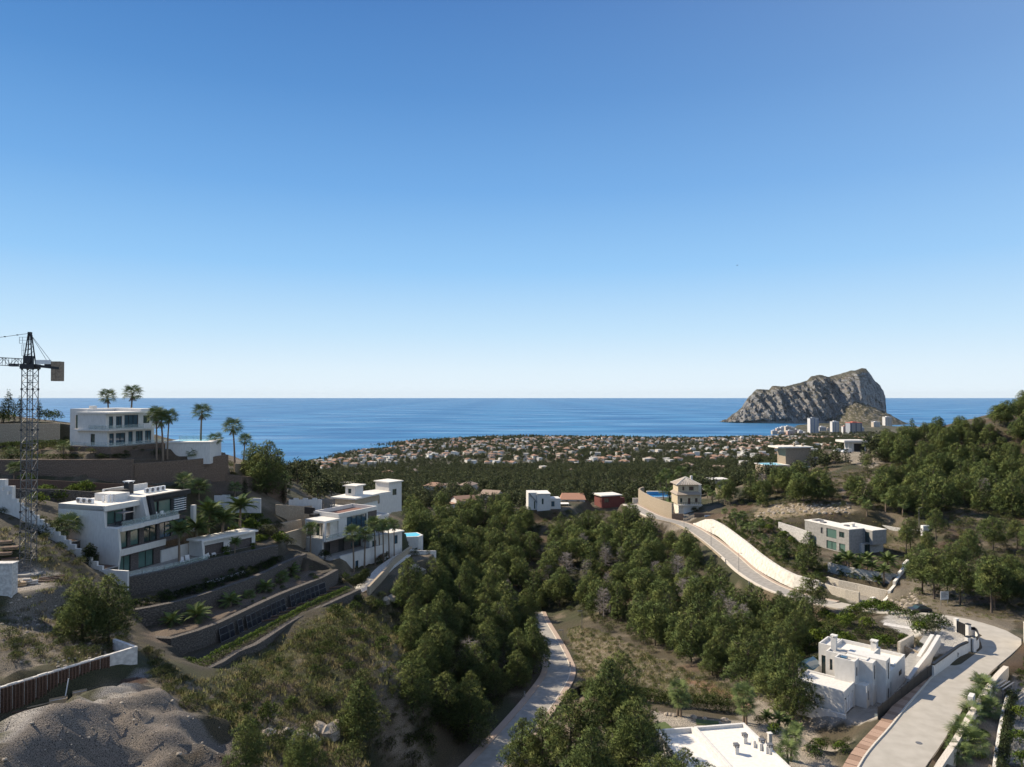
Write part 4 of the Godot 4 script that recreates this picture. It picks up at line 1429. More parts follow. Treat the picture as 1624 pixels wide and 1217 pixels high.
func undergrowth() -> void:
	# brush between the terraces and the valley road
	var spots := places([375,1075, 420,1045, 480,1005, 570,955, 640,935, 680,980, 660,1060, 700,1100, 690,1217, 560,1217, 400,1217, 380,1165, 330,1110], 2.7, 62, 165, 0.3)
	mass("brushwood", kit.scrub, spots, 0.35, 1.25, "tangled olive green brush covering the slope below the terraces", "brush")
	mass("dry_grass", kit.grass, places([375,1090, 420,1045, 480,1002, 570,950, 660,940, 690,1040, 690,1217, 400,1217, 330,1120], 0.9, 62, 150, 0.3), 0.7, 1.6, "dry grass between the brush below the terraces", "grass")
	# floor of the woods
	spots = places([620,850, 850,815, 1000,812, 1070,846, 1120,880, 1235,975, 1300,1010, 1250,1080, 1010,1030, 930,985, 870,960, 850,1000, 850,1075, 700,1217, 690,1100, 640,950], 3.1, 85, 330, 0.4)
	mass("undergrowth", kit.scrub, spots, 0.5, 1.25, "low scrub on the floor of the valley woods", "undergrowth")
	spots = places([1150,805, 1200,775, 1300,765, 1400,740, 1450,700, 1560,690, 1624,680, 1700,670, 1700,985, 1560,962, 1440,900, 1440,822, 1360,806], 3.6, 125, 420, 0.4)
	mass("undergrowth", kit.scrub, spots, 0.5, 1.3, "low scrub between the pines of the hillside above the concrete villa", "undergrowth")
	spots = places([895,985, 960,1005, 1080,1060, 1190,1105, 1150,1120, 1000,1110, 925,1085, 915,1060], 1.0, 105, 190, 0.2)
	mass("dry_grass", kit.grass, spots, 0.6, 1.5, "dry grass on the stony slope beside the valley road", "grass")
	spots = places([895,985, 960,1005, 1080,1060, 1190,1105, 1150,1120, 1000,1110, 925,1085, 915,1060], 2.3, 105, 190, 0.3)
	mass("undergrowth", kit.scrub, spots, 0.2, 0.65, "small shrubs dotted over the stony slope beside the valley road", "undergrowth")
	for s in [[425,1168,2.2],[450,1172,2.8],[478,1170,2.0],[505,1160,2.6],[520,1166,3.2],[495,1175,1.8],[535,1150,1.8],[610,955,2.4],[620,950,2.0],[655,905,3.4],[668,908,2.6]]:
		plant(kit.stone[int(s[0]) % 3], "boulder", gnd(s[0], s[1]), s[2], "pale boulder on the brushy slope" if s[1] > 1000 else "pale boulder on the bare knoll below the pool", "boulder", "boulders of the ledge" if s[1] > 1000 else "boulders below the pool")
	mass("loose_stones", kit.stone, places([895,985, 960,1005, 1080,1060, 1190,1105, 1150,1120, 1000,1110, 925,1085], 2.6, 105, 190, 0.2), 0.15, 0.5, "pale stones strewn over the slope beside the valley road", "stones", 0.6)
	spots = places([1205,955, 1250,950, 1330,972, 1390,975, 1330,1010, 1300,1030, 1240,1060, 1190,1050], 2.2, 105, 180, 0.3)
	mass("brushwood", kit.scrub, spots, 0.35, 1.0, "brush on the slope between the upper road and the white villa", "brush")
	mass("dry_grass", kit.grass, places([1205,955, 1250,950, 1330,972, 1340,1010, 1240,1060, 1190,1050], 1.2, 105, 180, 0.3), 0.7, 1.5, "dry grass on the bank below the end of the upper road", "grass")
	mass("undergrowth", kit.bush, places([1430,940, 1450,880, 1520,890, 1624,890, 1720,900, 1720,975, 1560,955, 1500,950], 4.2, 120, 215, 0.5), 0.35, 0.9, "dark shrubs on the slope above the road bend", "undergrowth")
	mass("undergrowth", kit.lush, places([1195,960, 1240,955, 1330,985, 1400,985, 1330,1020, 1290,1050, 1230,1090, 1195,1060], 4.0, 100, 180, 0.5), 0.4, 1.0, "bright green shrubs on the slope behind the white towered villa", "undergrowth")
	mass("undergrowth", kit.bush, places([1575,1100, 1590,1062, 1612,1038, 1640,1030, 1700,1040, 1700,1090, 1610,1100], 1.8, 85, 135, 0.6), 0.25, 0.7, "planting below the parapet at the right edge", "undergrowth")
	spots = places([1400,962, 1440,905, 1520,930, 1624,940, 1700,960, 1624,990, 1500,975], 1.9, 110, 190, 0.3)
	mass("dry_grass", kit.grass, spots, 0.6, 1.4, "dry grass around the notice board", "grass")
	mass("loose_stones", kit.stone, places([1405,962, 1430,930, 1450,940, 1470,960, 1440,972], 1.1, 120, 190, 0.2), 0.4, 1.1, "heap of pale rubble beside the stepped garden wall", "stones", 0.7)
	# the building plot
	mass("dry_grass", kit.grass, places([0,1040, 0,960, 60,935, 130,935, 200,1000, 205,1030, 120,1060], 1.0, 80, 112, 0.2), 0.6, 1.4, "weeds on the dirt bank below the crane", "grass")
	mass("brushwood", kit.scrub, places([60,1010, 120,950, 190,985, 205,1025, 150,1040, 0,1060, 0,1000], 1.5, 80, 112, 0.2), 0.2, 0.9, "dry brush on the dirt bank below the crane", "brush")
	mass("loose_stones", kit.stone, places([0,1050, 0,960, 60,940, 130,940, 200,1010, 205,1030, 120,1060], 1.3, 80, 112, 0.2), 0.1, 0.5, "rubble on the dirt bank below the crane", "stones", 0.7)
	mass("loose_stones", kit.stone, places([0,1217, 0,1160, 130,1120, 240,1085, 300,1130, 370,1165, 350,1217], 0.6, 55, 90, 0.2), 0.03, 0.16, "small clods on the dug earth mound", "stones", 0.7)
	mass("loose_stones", kit.stone, places([0,1050, 0,960, 60,940, 130,940, 200,1010, 205,1030, 120,1060], 1.3, 80, 112, 0.2), 0.1, 0.5, "rubble on the dirt bank below the crane", "stones", 0.7)
	mass("loose_stones", kit.stone, places([0,1217, 0,1160, 130,1120, 240,1085, 300,1130, 370,1165, 350,1217], 2.8, 55, 90, 0.2), 0.12, 0.5, "larger stones on the dug earth mound", "stones", 0.7)
	mass("brushwood", kit.scrub, places([230,1030, 290,1070, 300,1100, 380,1150, 390,1175, 300,1130, 240,1075], 1.5, 70, 105, 0.2), 0.35, 0.8, "green bushes in the gully between the mound and the terraces", "brush")
	mass("dry_grass", kit.grass, places([230,1020, 285,1070, 325,1075, 400,1035, 470,990, 560,945, 580,960, 480,1010, 400,1070, 380,1150, 300,1120, 240,1080], 1.0, 70, 140, 0.2), 0.7, 1.5, "grass on the bank under the lowest terrace wall", "grass")
	spots = places([1110,826, 1150,815, 1230,826, 1280,850, 1320,890, 1310,930, 1250,905, 1190,870, 1150,845], 2.0, 175, 275, 0.3)
	mass("garden_cover", kit.bush, spots, 0.25, 0.7, "leafy ground planting on the slope above the white bank", "planting")
	mass("dry_grass", kit.grass, places([1110,826, 1150,812, 1350,812, 1450,840, 1440,900, 1310,930, 1250,905, 1190,870, 1150,845], 1.8, 165, 275, 0.3), 1.0, 1.8, "rough grass round the concrete villa", "grass")
	mass("loose_stones", kit.stone, places([1190,822, 1240,800, 1350,798, 1350,815, 1250,815], 1.6, 190, 275, 0.1), 0.5, 1.6, "yellowish rock debris in the cut above the concrete villa", "stones", 0.8)
	mass("dry_grass", kit.grass, places([0,905, 0,830, 60,850, 130,900, 170,918, 120,935], 1.2, 95, 125, 0.2), 0.7, 1.5, "weeds on the slope beside the stepped wall", "grass")
	mass("dry_grass", kit.grass, places([1150,800, 1200,775, 1400,735, 1624,675, 1700,680, 1700,850, 1450,830, 1360,806], 3.0, 190, 420, 0.3), 1.0, 2.0, "rough grass between the hillside pines", "grass")
	mass("brushwood", kit.bush, places([400,1070, 480,1005, 570,955, 640,940, 690,1040, 690,1217, 560,1217, 420,1217, 380,1150], 5.5, 62, 165, 0.5), 0.5, 1.1, "taller green bushes among the brush below the terraces", "brush")
	mass("hillside_wood", kit.mid_pines, places([1385,722, 1450,700, 1560,682, 1624,655, 1720,640, 1720,800, 1560,770, 1450,760], 8.0, 215, 430, 2.0), 0.7, 1.15, "dark pines filling the gaps on the hill at the right edge", "wood")
	mass("undergrowth", kit.bush, places([190,960, 271,944, 400,900, 450,880, 450,895, 400,925, 271,965, 205,980], 2.0, 95, 150, 0.1), 0.25, 0.55, "dark planting on the second garden terrace", "planting")
	mass("undergrowth", kit.bush, places([215,1000, 330,962, 400,935, 500,900, 520,912, 440,945, 340,980, 260,1005], 3.0, 95, 150, 0.1), 0.2, 0.5, "planting between the young palms on the sandy terrace", "planting")
	mass("undergrowth", kit.lush, places([330,872, 400,850, 460,835, 470,860, 430,872, 340,890], 3.2, 110, 165, 0.1), 0.25, 0.6, "planting round the villa lawn", "planting")
	# terraces behind the upper stone walls
	mass("undergrowth", kit.scrub, places([0,700, 90,690, 330,735, 440,745, 455,800, 400,775, 330,742, 220,722, 90,722, 0,728], 2.6, 140, 260, 0.2), 0.4, 1.0, "shrubs on the upper garden terraces", "undergrowth")
	mass("undergrowth", kit.scrub, places([0,860, 50,880, 120,905, 170,905, 60,820, 0,780], 2.0, 95, 125, 0.2), 0.3, 0.8, "weeds on the steep strip beside the stepped white wall", "undergrowth")

# ------------------------------------------------------------------ the town
func house_proto(kind: int, wall: Material, roof: Material, glazed := false) -> Node3D:
	var w := MB.new()
	var f := MB.new()
	if kind == 0:      # hipped roof with a lower wing
		w.slab(Vector3(-6, -3, -4.5), Vector3(6, 5.6, 4.5))
		w.slab(Vector3(6, -3, -3), Vector3(10, 3.0, 3.4))
		var a := [Vector3(-6.6, 5.5, 5.1), Vector3(6.6, 5.5, 5.1), Vector3(6.6, 5.5, -5.1), Vector3(-6.6, 5.5, -5.1)]
		var r0 := Vector3(-2.2, 7.6, 0)
		var r1 := Vector3(2.2, 7.6, 0)
		f.quad(a[0], a[1], r1, r0); f.quad(a[2], a[3], r0, r1); f.tri(a[1], a[2], r1); f.tri(a[3], a[0], r0)
		f.slab(Vector3(6, 3.0, -3.4), Vector3(10.4, 3.25, 3.8))
	elif kind == 1:    # gabled
		w.slab(Vector3(-5, -3, -4), Vector3(5, 4.2, 4))
		w.slab(Vector3(-9, -3, -2), Vector3(-5, 2.8, 3))
		var e := 4.1
		f.quad(Vector3(-5.5, e, 4.6), Vector3(5.5, e, 4.6), Vector3(5.5, 6.2, 0), Vector3(-5.5, 6.2, 0))
		f.quad(Vector3(5.5, e, -4.6), Vector3(-5.5, e, -4.6), Vector3(-5.5, 6.2, 0), Vector3(5.5, 6.2, 0))
		w.tri(Vector3(5, 4.2, 4), Vector3(5, 4.2, -4), Vector3(5, 6.0, 0))
		w.tri(Vector3(-5, 4.2, -4), Vector3(-5, 4.2, 4), Vector3(-5, 6.0, 0))
		f.slab(Vector3(-9.4, 2.8, -2.4), Vector3(-5, 3.0, 3.4))
	else:              # stepped white boxes with flat roofs
		w.slab(Vector3(-6, -3, -4), Vector3(3, 3.4, 5))
		w.slab(Vector3(-2, -3, -5), Vector3(6, 6.6, 3))
		f.slab(Vector3(-2.2, 6.6, -5.2), Vector3(6.2, 6.85, 3.2))
		f.slab(Vector3(-6.2, 3.4, -4.2), Vector3(-2.0, 3.6, 5.2))
	var parts := [["wall", w.mesh(), wall], ["roof", f.mesh(), roof]]
	if glazed:
		for k in 3:
			var win := MB.new()
			win.slab(Vector3(-4.2 + k * 2.8, 1.0, 4.46 if kind == 0 else 3.97), Vector3(-2.9 + k * 2.8, 2.4, 4.56 if kind == 0 else (5.06 if kind == 2 else 4.06)))
			parts.append(["window", win.mesh(), M.frame_dark])
	return proto(parts)

func town() -> void:
	var walls := [mat(Color(0.62, 0.61, 0.58)), mat(Color(0.5, 0.45, 0.39)), mat(Color(0.46, 0.39, 0.345))]
	var roofs := [mat(Color(0.27, 0.165, 0.115)), mat(Color(0.3, 0.225, 0.175)), mat(Color(0.46, 0.44, 0.41))]
	var words := ["white", "cream", "pink"]
	var roof_words := ["terracotta hipped roof", "terracotta gabled roof", "flat stepped roofs"]
	var protos := []
	for k in 3:
		for q in 3:
			protos.append([house_proto(k, walls[q], roofs[(q % 2) if k < 2 else 2]), "%s house with %s" % [words[q], roof_words[k]]])
	var area := [455,738, 480,728, 540,716, 620,705, 700,697, 780,694, 900,693, 1010,694, 1120,695, 1240,692, 1290,694, 1400,694, 1400,716, 1290,722, 1230,728, 1150,738, 1000,741, 880,741, 720,738, 560,742, 470,752]
	var spots := places(area, 30.0, 1050, 3000, 2.0)
	var n := 0
	var rest := [PackedVector3Array(), PackedVector3Array(), PackedVector3Array()]
	for p in spots:
		if nz.get_noise_2d(p.x * 0.16, p.z * 0.16) < -0.16 or rng.randf() < 0.45 or p.y < 2.5:
			continue
		var pick: int = [0, 0, 0, 1, 2, 3, 3, 4, 5, 6, 6, 6, 6, 7][rng.randi() % 14]
		if -p.z < 2150.0 and n < 285:
			var o: Node3D = protos[pick][0].duplicate()
			o.name = numbered("town_house")
			add_child(o)
			o.position = p
			o.rotation.y = rng.randf() * TAU
			o.scale = Vector3.ONE * rng.randf_range(0.8, 1.35)
			tag(o, protos[pick][1] + " among the trees of the seaside town", "house", "houses of the seaside town")
			n += 1
		else:
			rest[pick % 3].append(p)
	for k in 3:
		mass("distant_houses", [protos[k][0], protos[k + 3][0], protos[k + 6][0]], rest[k], 0.8, 1.3, ["white", "cream", "pink"][k] + " houses crowded along the far shore of the town", "houses")
	print("town houses ", n, " more ", rest[0].size() + rest[1].size() + rest[2].size())
	var trees := PackedVector3Array()
	for p in places(area, 14.0, 950, 3050, 2.0):
		if p.y > 2.0 and rng.randf() < 0.68 + 1.3 * nz2.get_noise_2d(p.x * 0.1, p.z * 0.1) - (0.12 if -p.z > 1500.0 else 0.0):
			trees.append(p)
	trees.append_array(places([455,738, 540,714, 620,703, 700,695, 780,692, 900,691, 1010,692, 1200,693, 1200,697, 900,696, 700,700, 560,715, 470,745], 16.0, 1500, 3000, 0.0))
	for p in places([1225,692, 1290,688, 1420,686, 1420,716, 1290,722, 1225,700], 20.0, 1500, 3110, 0.0):
		if p.y > 2.0 and rng.randf() < 0.8:
			trees.append(p)
	for p in places([460,742, 540,722, 700,706, 900,702, 1100,702, 1290,700, 1290,724, 1150,740, 880,743, 720,740, 560,744], 24.0, 1000, 2200, 2.0):
		if nz2.get_noise_2d(p.x * 0.22, p.z * 0.22) > 0.05:
			trees.append(p)
	mass("town_trees", kit.far_trees, trees, 0.7, 1.6, "dark garden pines filling the gaps between the town houses", "trees", 0.8)
	# low houses among the woods nearer by
	for s in [[715,780,1],[690,783,0],[742,781,0],[735,806,1],[780,795,1],[905,752,1],[860,748,2],[545,782,2],[505,770,0],[1180,742,2],[1140,748,1],[470,752,0],[565,760,1],[615,756,0],[655,752,1],[515,745,0],[1090,745,0],[1215,728,1],[1240,722,0]]:
		var o := house_proto(s[2], walls[n % 2], roofs[(n % 2) if s[2] < 2 else 2], true)
		o.name = numbered("country_house")
		add_child(o)
		o.position = gnd(s[0], s[1])
		o.rotation.y = [0.5, -0.4, 1.2][n % 3]
		tag(o, protos[s[2] * 3 + n % 2][1] + " set apart in the wood above the town", "house", "houses in the wood")
		n += 1

# tall blocks by the beach: body, floors marked by balcony slabs, roof house
func tower(px0: float, px1: float, top: float, foot: float, d: float, wall: Material, bands: Material, stripe: Material, label: String, cap: Material) -> void:
	var a := at(px0, foot, d)
	var b := at(px1, foot, d)
	var h := at(px0, top, d).y
	var base := maxf(sample(far_h, a.x, a.z, FX0, FZ0, 40.0, FXN, FZN), 0.0) - 3.0
	var w := b.x - a.x
	var t := thing("apartment_tower", label, "tower block", Vector3((a.x + b.x) * 0.5, base, a.z), 0.0, "tall blocks beside the beach")
	var hh := h - base
	var m := MB.new()
	m.slab(Vector3(-w / 2, 0, -w * 0.4), Vector3(w / 2, hh, w * 0.4))
	obj("body", m, wall, t)
	var k := 8.0
	while k < hh - 3.0:
		var s := MB.new()
		s.slab(Vector3(-w * 0.36, k, w * 0.4), Vector3(-w * 0.06, k + 1.1, w * 0.4 + 1.4))
		s.slab(Vector3(w * 0.06, k, w * 0.4), Vector3(w * 0.36, k + 1.1, w * 0.4 + 1.4))
		obj("balcony", s, bands, t)
		k += 3.4
	for q in [-0.42, 0.0, 0.42]:
		var s := MB.new()
		s.slab(Vector3(w * q - w * 0.05, 2, w * 0.4), Vector3(w * q + w * 0.05, hh - 1.0, w * 0.4 + 0.6))
		obj("stripe", s, stripe, t)
	var r := MB.new()
	r.slab(Vector3(-w * 0.52, hh, -w * 0.42), Vector3(w * 0.52, hh + 2.2, w * 0.42))
	r.slab(Vector3(-w * 0.2, hh + 2.2, -w * 0.2), Vector3(w * 0.15, hh + 6.0, w * 0.2))
	obj("roof", r, cap, t)

func towers() -> void:
	var white := mat(Color(0.5, 0.5, 0.51))
	var blue := mat(Color(0.16, 0.2, 0.32))
	var grey := mat(Color(0.24, 0.26, 0.3))
	var pink := mat(Color(0.42, 0.28, 0.24))
	var cream := mat(Color(0.42, 0.36, 0.3))
	var red := mat(Color(0.4, 0.12, 0.09))
	var dark := mat(Color(0.1, 0.11, 0.15))
	tower(1283, 1296.5, 664, 693, 3150, white, grey, blue, "tallest white tower block with blue grey stripes by the beach", grey)
	tower(1318.5, 1329, 669.5, 694, 3150, white, cream, blue, "slim white tower block with a dark central stripe", white)
	tower(1345, 1364, 671, 698, 2950, grey, cream, dark, "broad tower block with dark stripes and a red roof edge", red)
	tower(1336, 1344, 677, 697, 3000, white, pink, pink, "short pale pink block beside the broad striped tower", pink)
	tower(1298, 1309, 678, 693, 3250, white, grey, grey, "low white block right of the tallest tower", white)
	tower(1310, 1317.5, 680, 693, 3300, cream, white, white, "low cream block left of the slim tower", cream)
	tower(1365.5, 1370, 679, 696, 3100, grey, white, grey, "small grey block half hidden behind the striped tower", white)
	tower(1384, 1394, 670, 690, 3600, cream, white, white, "cream block under the right end of the headland", white)
	tower(1402, 1413, 662, 680, 3900, white, cream, cream, "white block high on the right foot of the headland", white)
	var k := 0
	for s in [[1224,1232,684,694],[1231,1239,680,693],[1238,1246,678,692],[1245,1254,677,692],[1253,1260,679,692],[1259,1267,682,692],[1266,1273,684,692],[1272,1281,687,693],[1235,1243,685,694],[1248,1257,684,694]]:
		tower(s[0], s[1], s[2], s[3], 3120.0 + (k % 3) * 60.0 - (120.0 if k > 7 else 0.0), [cream, pink, white, cream][k % 4], white, [pink, cream, grey][k % 3], ["cream", "pink", "white", "cream"][k % 4] + " holiday block in the low cluster where the beach meets the bay", white)
		k += 1

# ------------------------------------------------------------------ building kit
func yaw_of(u: Vector3) -> float:
	return atan2(-u.z, u.x)

func spun(m: MB, b: Basis) -> MB:
	for k in m.v.size():
		m.v[k] = b * m.v[k]
		m.n[k] = b * m.n[k]
	return m

# polygon in (z, y) swept along x
func profile_x(poly: PackedVector2Array, x0: float, x1: float) -> MB:
	var m := MB.new()
	m.profile(poly, -x1, -x0)
	return spun(m, Basis(Vector3.UP, -PI / 2))

# a box with real window openings. openings: [face, from, foot, to, head, glass, upright bars, frame]; face is +x -x +z -z
func block(t: Node3D, called: String, a: Vector3, b: Vector3, material: Material, openings := [], deep := 0.22) -> MeshInstance3D:
	var m := MB.new()
	var lo := a.min(b)
	var hi := a.max(b)
	m.quad(Vector3(lo.x, hi.y, hi.z), Vector3(hi.x, hi.y, hi.z), Vector3(hi.x, hi.y, lo.z), Vector3(lo.x, hi.y, lo.z))
	m.quad(Vector3(lo.x, lo.y, lo.z), Vector3(hi.x, lo.y, lo.z), Vector3(hi.x, lo.y, hi.z), Vector3(lo.x, lo.y, hi.z))
	var todo := []
	for face in ["+z", "-z", "+x", "-x"]:
		var n: Vector3 = {"+z": Vector3(0, 0, 1), "-z": Vector3(0, 0, -1), "+x": Vector3(1, 0, 0), "-x": Vector3(-1, 0, 0)}[face]
		var along := Vector3(absf(n.z), 0, absf(n.x))
		var at_n := (hi if n.x + n.z > 0.0 else lo) * n.abs()
		var u0 := lo.dot(along)
		var u1 := hi.dot(along)
		var us := [u0, u1]
		var vs := [lo.y, hi.y]
		var mine := []
		for o in openings:
			if o[0] == face:
				mine.append(o)
				us.append_array([o[1], o[3]])
				vs.append_array([o[2], o[4]])
		us.sort()
		vs.sort()
		var flip := n.z < 0.0 or n.x > 0.0
		var P := func(u: float, v: float, d: float) -> Vector3: return at_n + along * u + Vector3(0, v, 0) - n * d
		for i in us.size() - 1:
			for j in vs.size() - 1:
				if us[i + 1] - us[i] < 0.001 or vs[j + 1] - vs[j] < 0.001:
					continue
				var cu: float = (us[i] + us[i + 1]) / 2
				var cv: float = (vs[j] + vs[j + 1]) / 2
				var hole := false
				for o in mine:
					if cu > o[1] and cu < o[3] and cv > o[2] and cv < o[4]:
						hole = true
				if hole:
					continue
				if flip:
					m.quad(P.call(us[i + 1], vs[j], 0.0), P.call(us[i], vs[j], 0.0), P.call(us[i], vs[j + 1], 0.0), P.call(us[i + 1], vs[j + 1], 0.0))
				else:
					m.quad(P.call(us[i], vs[j], 0.0), P.call(us[i + 1], vs[j], 0.0), P.call(us[i + 1], vs[j + 1], 0.0), P.call(us[i], vs[j + 1], 0.0))
		for o in mine:
			var c := [[o[1], o[2]], [o[3], o[2]], [o[3], o[4]], [o[1], o[4]]]
			for k in 4:
				var e = c[k]
				var g = c[(k + 1) % 4]
				m.quad(P.call(e[0], e[1], 0.0), P.call(g[0], g[1], 0.0), P.call(g[0], g[1], deep), P.call(e[0], e[1], deep))
			todo.append([o, P, along, n])
	var body := obj(called, m, material, t)
	for e in todo:
		var o = e[0]
		var P: Callable = e[1]
		var f := MB.new()
		var w := 0.07
		var fm: Material = o[7] if o.size() > 7 else M.frame_dark
		var bars: int = o[6] if o.size() > 6 else 1
		for y in [o[2] + w / 2, o[4] - w / 2]:
			f.bar(P.call(o[1], y, deep * 0.75), P.call(o[3], y, deep * 0.75), w, 0.08)
		for k in bars + 2:
			var u := lerpf(o[1] + w / 2, o[3] - w / 2, float(k) / (bars + 1))
			f.bar(P.call(u, o[2], deep * 0.75), P.call(u, o[4], deep * 0.75), w, 0.08)
		var win := obj("window", f, fm, t)
		var g := MB.new()
		var n: Vector3 = e[3]
		if n.z < 0.0 or n.x > 0.0:
			g.quad(P.call(o[3], o[2], deep), P.call(o[1], o[2], deep), P.call(o[1], o[4], deep), P.call(o[3], o[4], deep))
		else:
			g.quad(P.call(o[1], o[2], deep), P.call(o[3], o[2], deep), P.call(o[3], o[4], deep), P.call(o[1], o[4], deep))
		obj("pane", g, o[5] if o.size() > 5 else M.glass, win)
	return body

func part(t: Node3D, called: String, a: Vector3, b: Vector3, material: Material) -> MeshInstance3D:
	var m := MB.new()
	m.slab(a, b)
	return obj(called, m, material, t)

# low wall round a flat roof
func parapet(t: Node3D, a: Vector3, b: Vector3, h: float, th: float, material: Material) -> void:
	var m := MB.new()
	m.slab(Vector3(a.x, a.y, a.z), Vector3(b.x, a.y + h, a.z + th))
	m.slab(Vector3(a.x, a.y, b.z - th), Vector3(b.x, a.y + h, b.z))
	m.slab(Vector3(a.x, a.y, a.z + th), Vector3(a.x + th, a.y + h, b.z - th))
	m.slab(Vector3(b.x - th, a.y, a.z + th), Vector3(b.x, a.y + h, b.z - th))
	obj("parapet", m, material, t)

# clear balustrade with thin posts, in local axes
func balustrade(t: Node3D, pts: Array, h := 1.0) -> void:
	var g := MB.new()
	var r := MB.new()
	for k in pts.size() - 1:
		var a: Vector3 = pts[k]
		var b: Vector3 = pts[k + 1]
		var d := (b - a).normalized()
		var s := Vector3(-d.z, 0, d.x) * 0.01
		var m := (a + b) * 0.5 + Vector3(0, h * 0.5, 0)
		g.boxb(Transform3D(Basis(d, Vector3.UP, d.cross(Vector3.UP)), m), Vector3(a.distance_to(b), h, 0.02))
		var n := maxi(1, int(a.distance_to(b) / 1.6))
		for i in n + 1:
			var p := a.lerp(b, float(i) / n)
			r.bar(p, p + Vector3(0, h, 0), 0.04)
	var q := obj("balustrade", r, M.steel, t)
	obj("glass_panel", g, M.clear, q)

func ac_unit(t: Node3D, p: Vector3, yaw := 0.0) -> void:
	var m := MB.new()
	m.box(p + Vector3(0, 0.45, 0), Vector3(1.0, 0.8, 0.4), yaw)
	var o := obj("air_conditioner", m, M.frame_white, t)
	var f := MB.new()
	var d := Basis(Vector3.UP, yaw) * Vector3(0, 0, 0.205)
	f.tube(p + d + Vector3(-0.1, 0.45, 0), p + d * 1.15 + Vector3(-0.1, 0.45, 0), 0.32, 0.32, 12)
	obj("fan_grille", f, M.frame_grey, o)

func chimney(t: Node3D, p: Vector3, w: float, h: float, material: Material, cap: Material) -> void:
	var m := MB.new()
	m.slab(p + Vector3(-w / 2, 0, -w / 2), p + Vector3(w / 2, h, w / 2))
	var o := obj("chimney", m, material, t)
	var c := MB.new()
	c.slab(p + Vector3(-w * 0.62, h + 0.22, -w * 0.62), p + Vector3(w * 0.62, h + 0.36, w * 0.62))
	for s in [[-1, -1], [1, -1], [-1, 1], [1, 1]]:
		c.slab(p + Vector3(s[0] * w * 0.45 - 0.05, h, s[1] * w * 0.45 - 0.05), p + Vector3(s[0] * w * 0.45 + 0.05, h + 0.22, s[1] * w * 0.45 + 0.05))
	obj("cowl", c, cap, o)

# free wall through points (world), top and foot heights given as functions of index or constants
func long_wall(called: String, pts: PackedVector3Array, top: float, foot: float, thick: float, material: Material, label: String, category := "wall", group := "") -> Node3D:
	var tp := PackedFloat32Array()
	var ft := PackedFloat32Array()
	for p in pts:
		tp.append(p.y + top)
		ft.append(p.y + foot)
	var o := obj(called, wall_run(pts, tp, ft, thick), material)
	tag(o, label, category, group)
	return o

func out_by(pts: PackedVector3Array, d: float) -> PackedVector3Array:
	var q := PackedVector3Array()
	for k in pts.size():
		q.append(pts[k] + side(pts, k) * d)
	return q

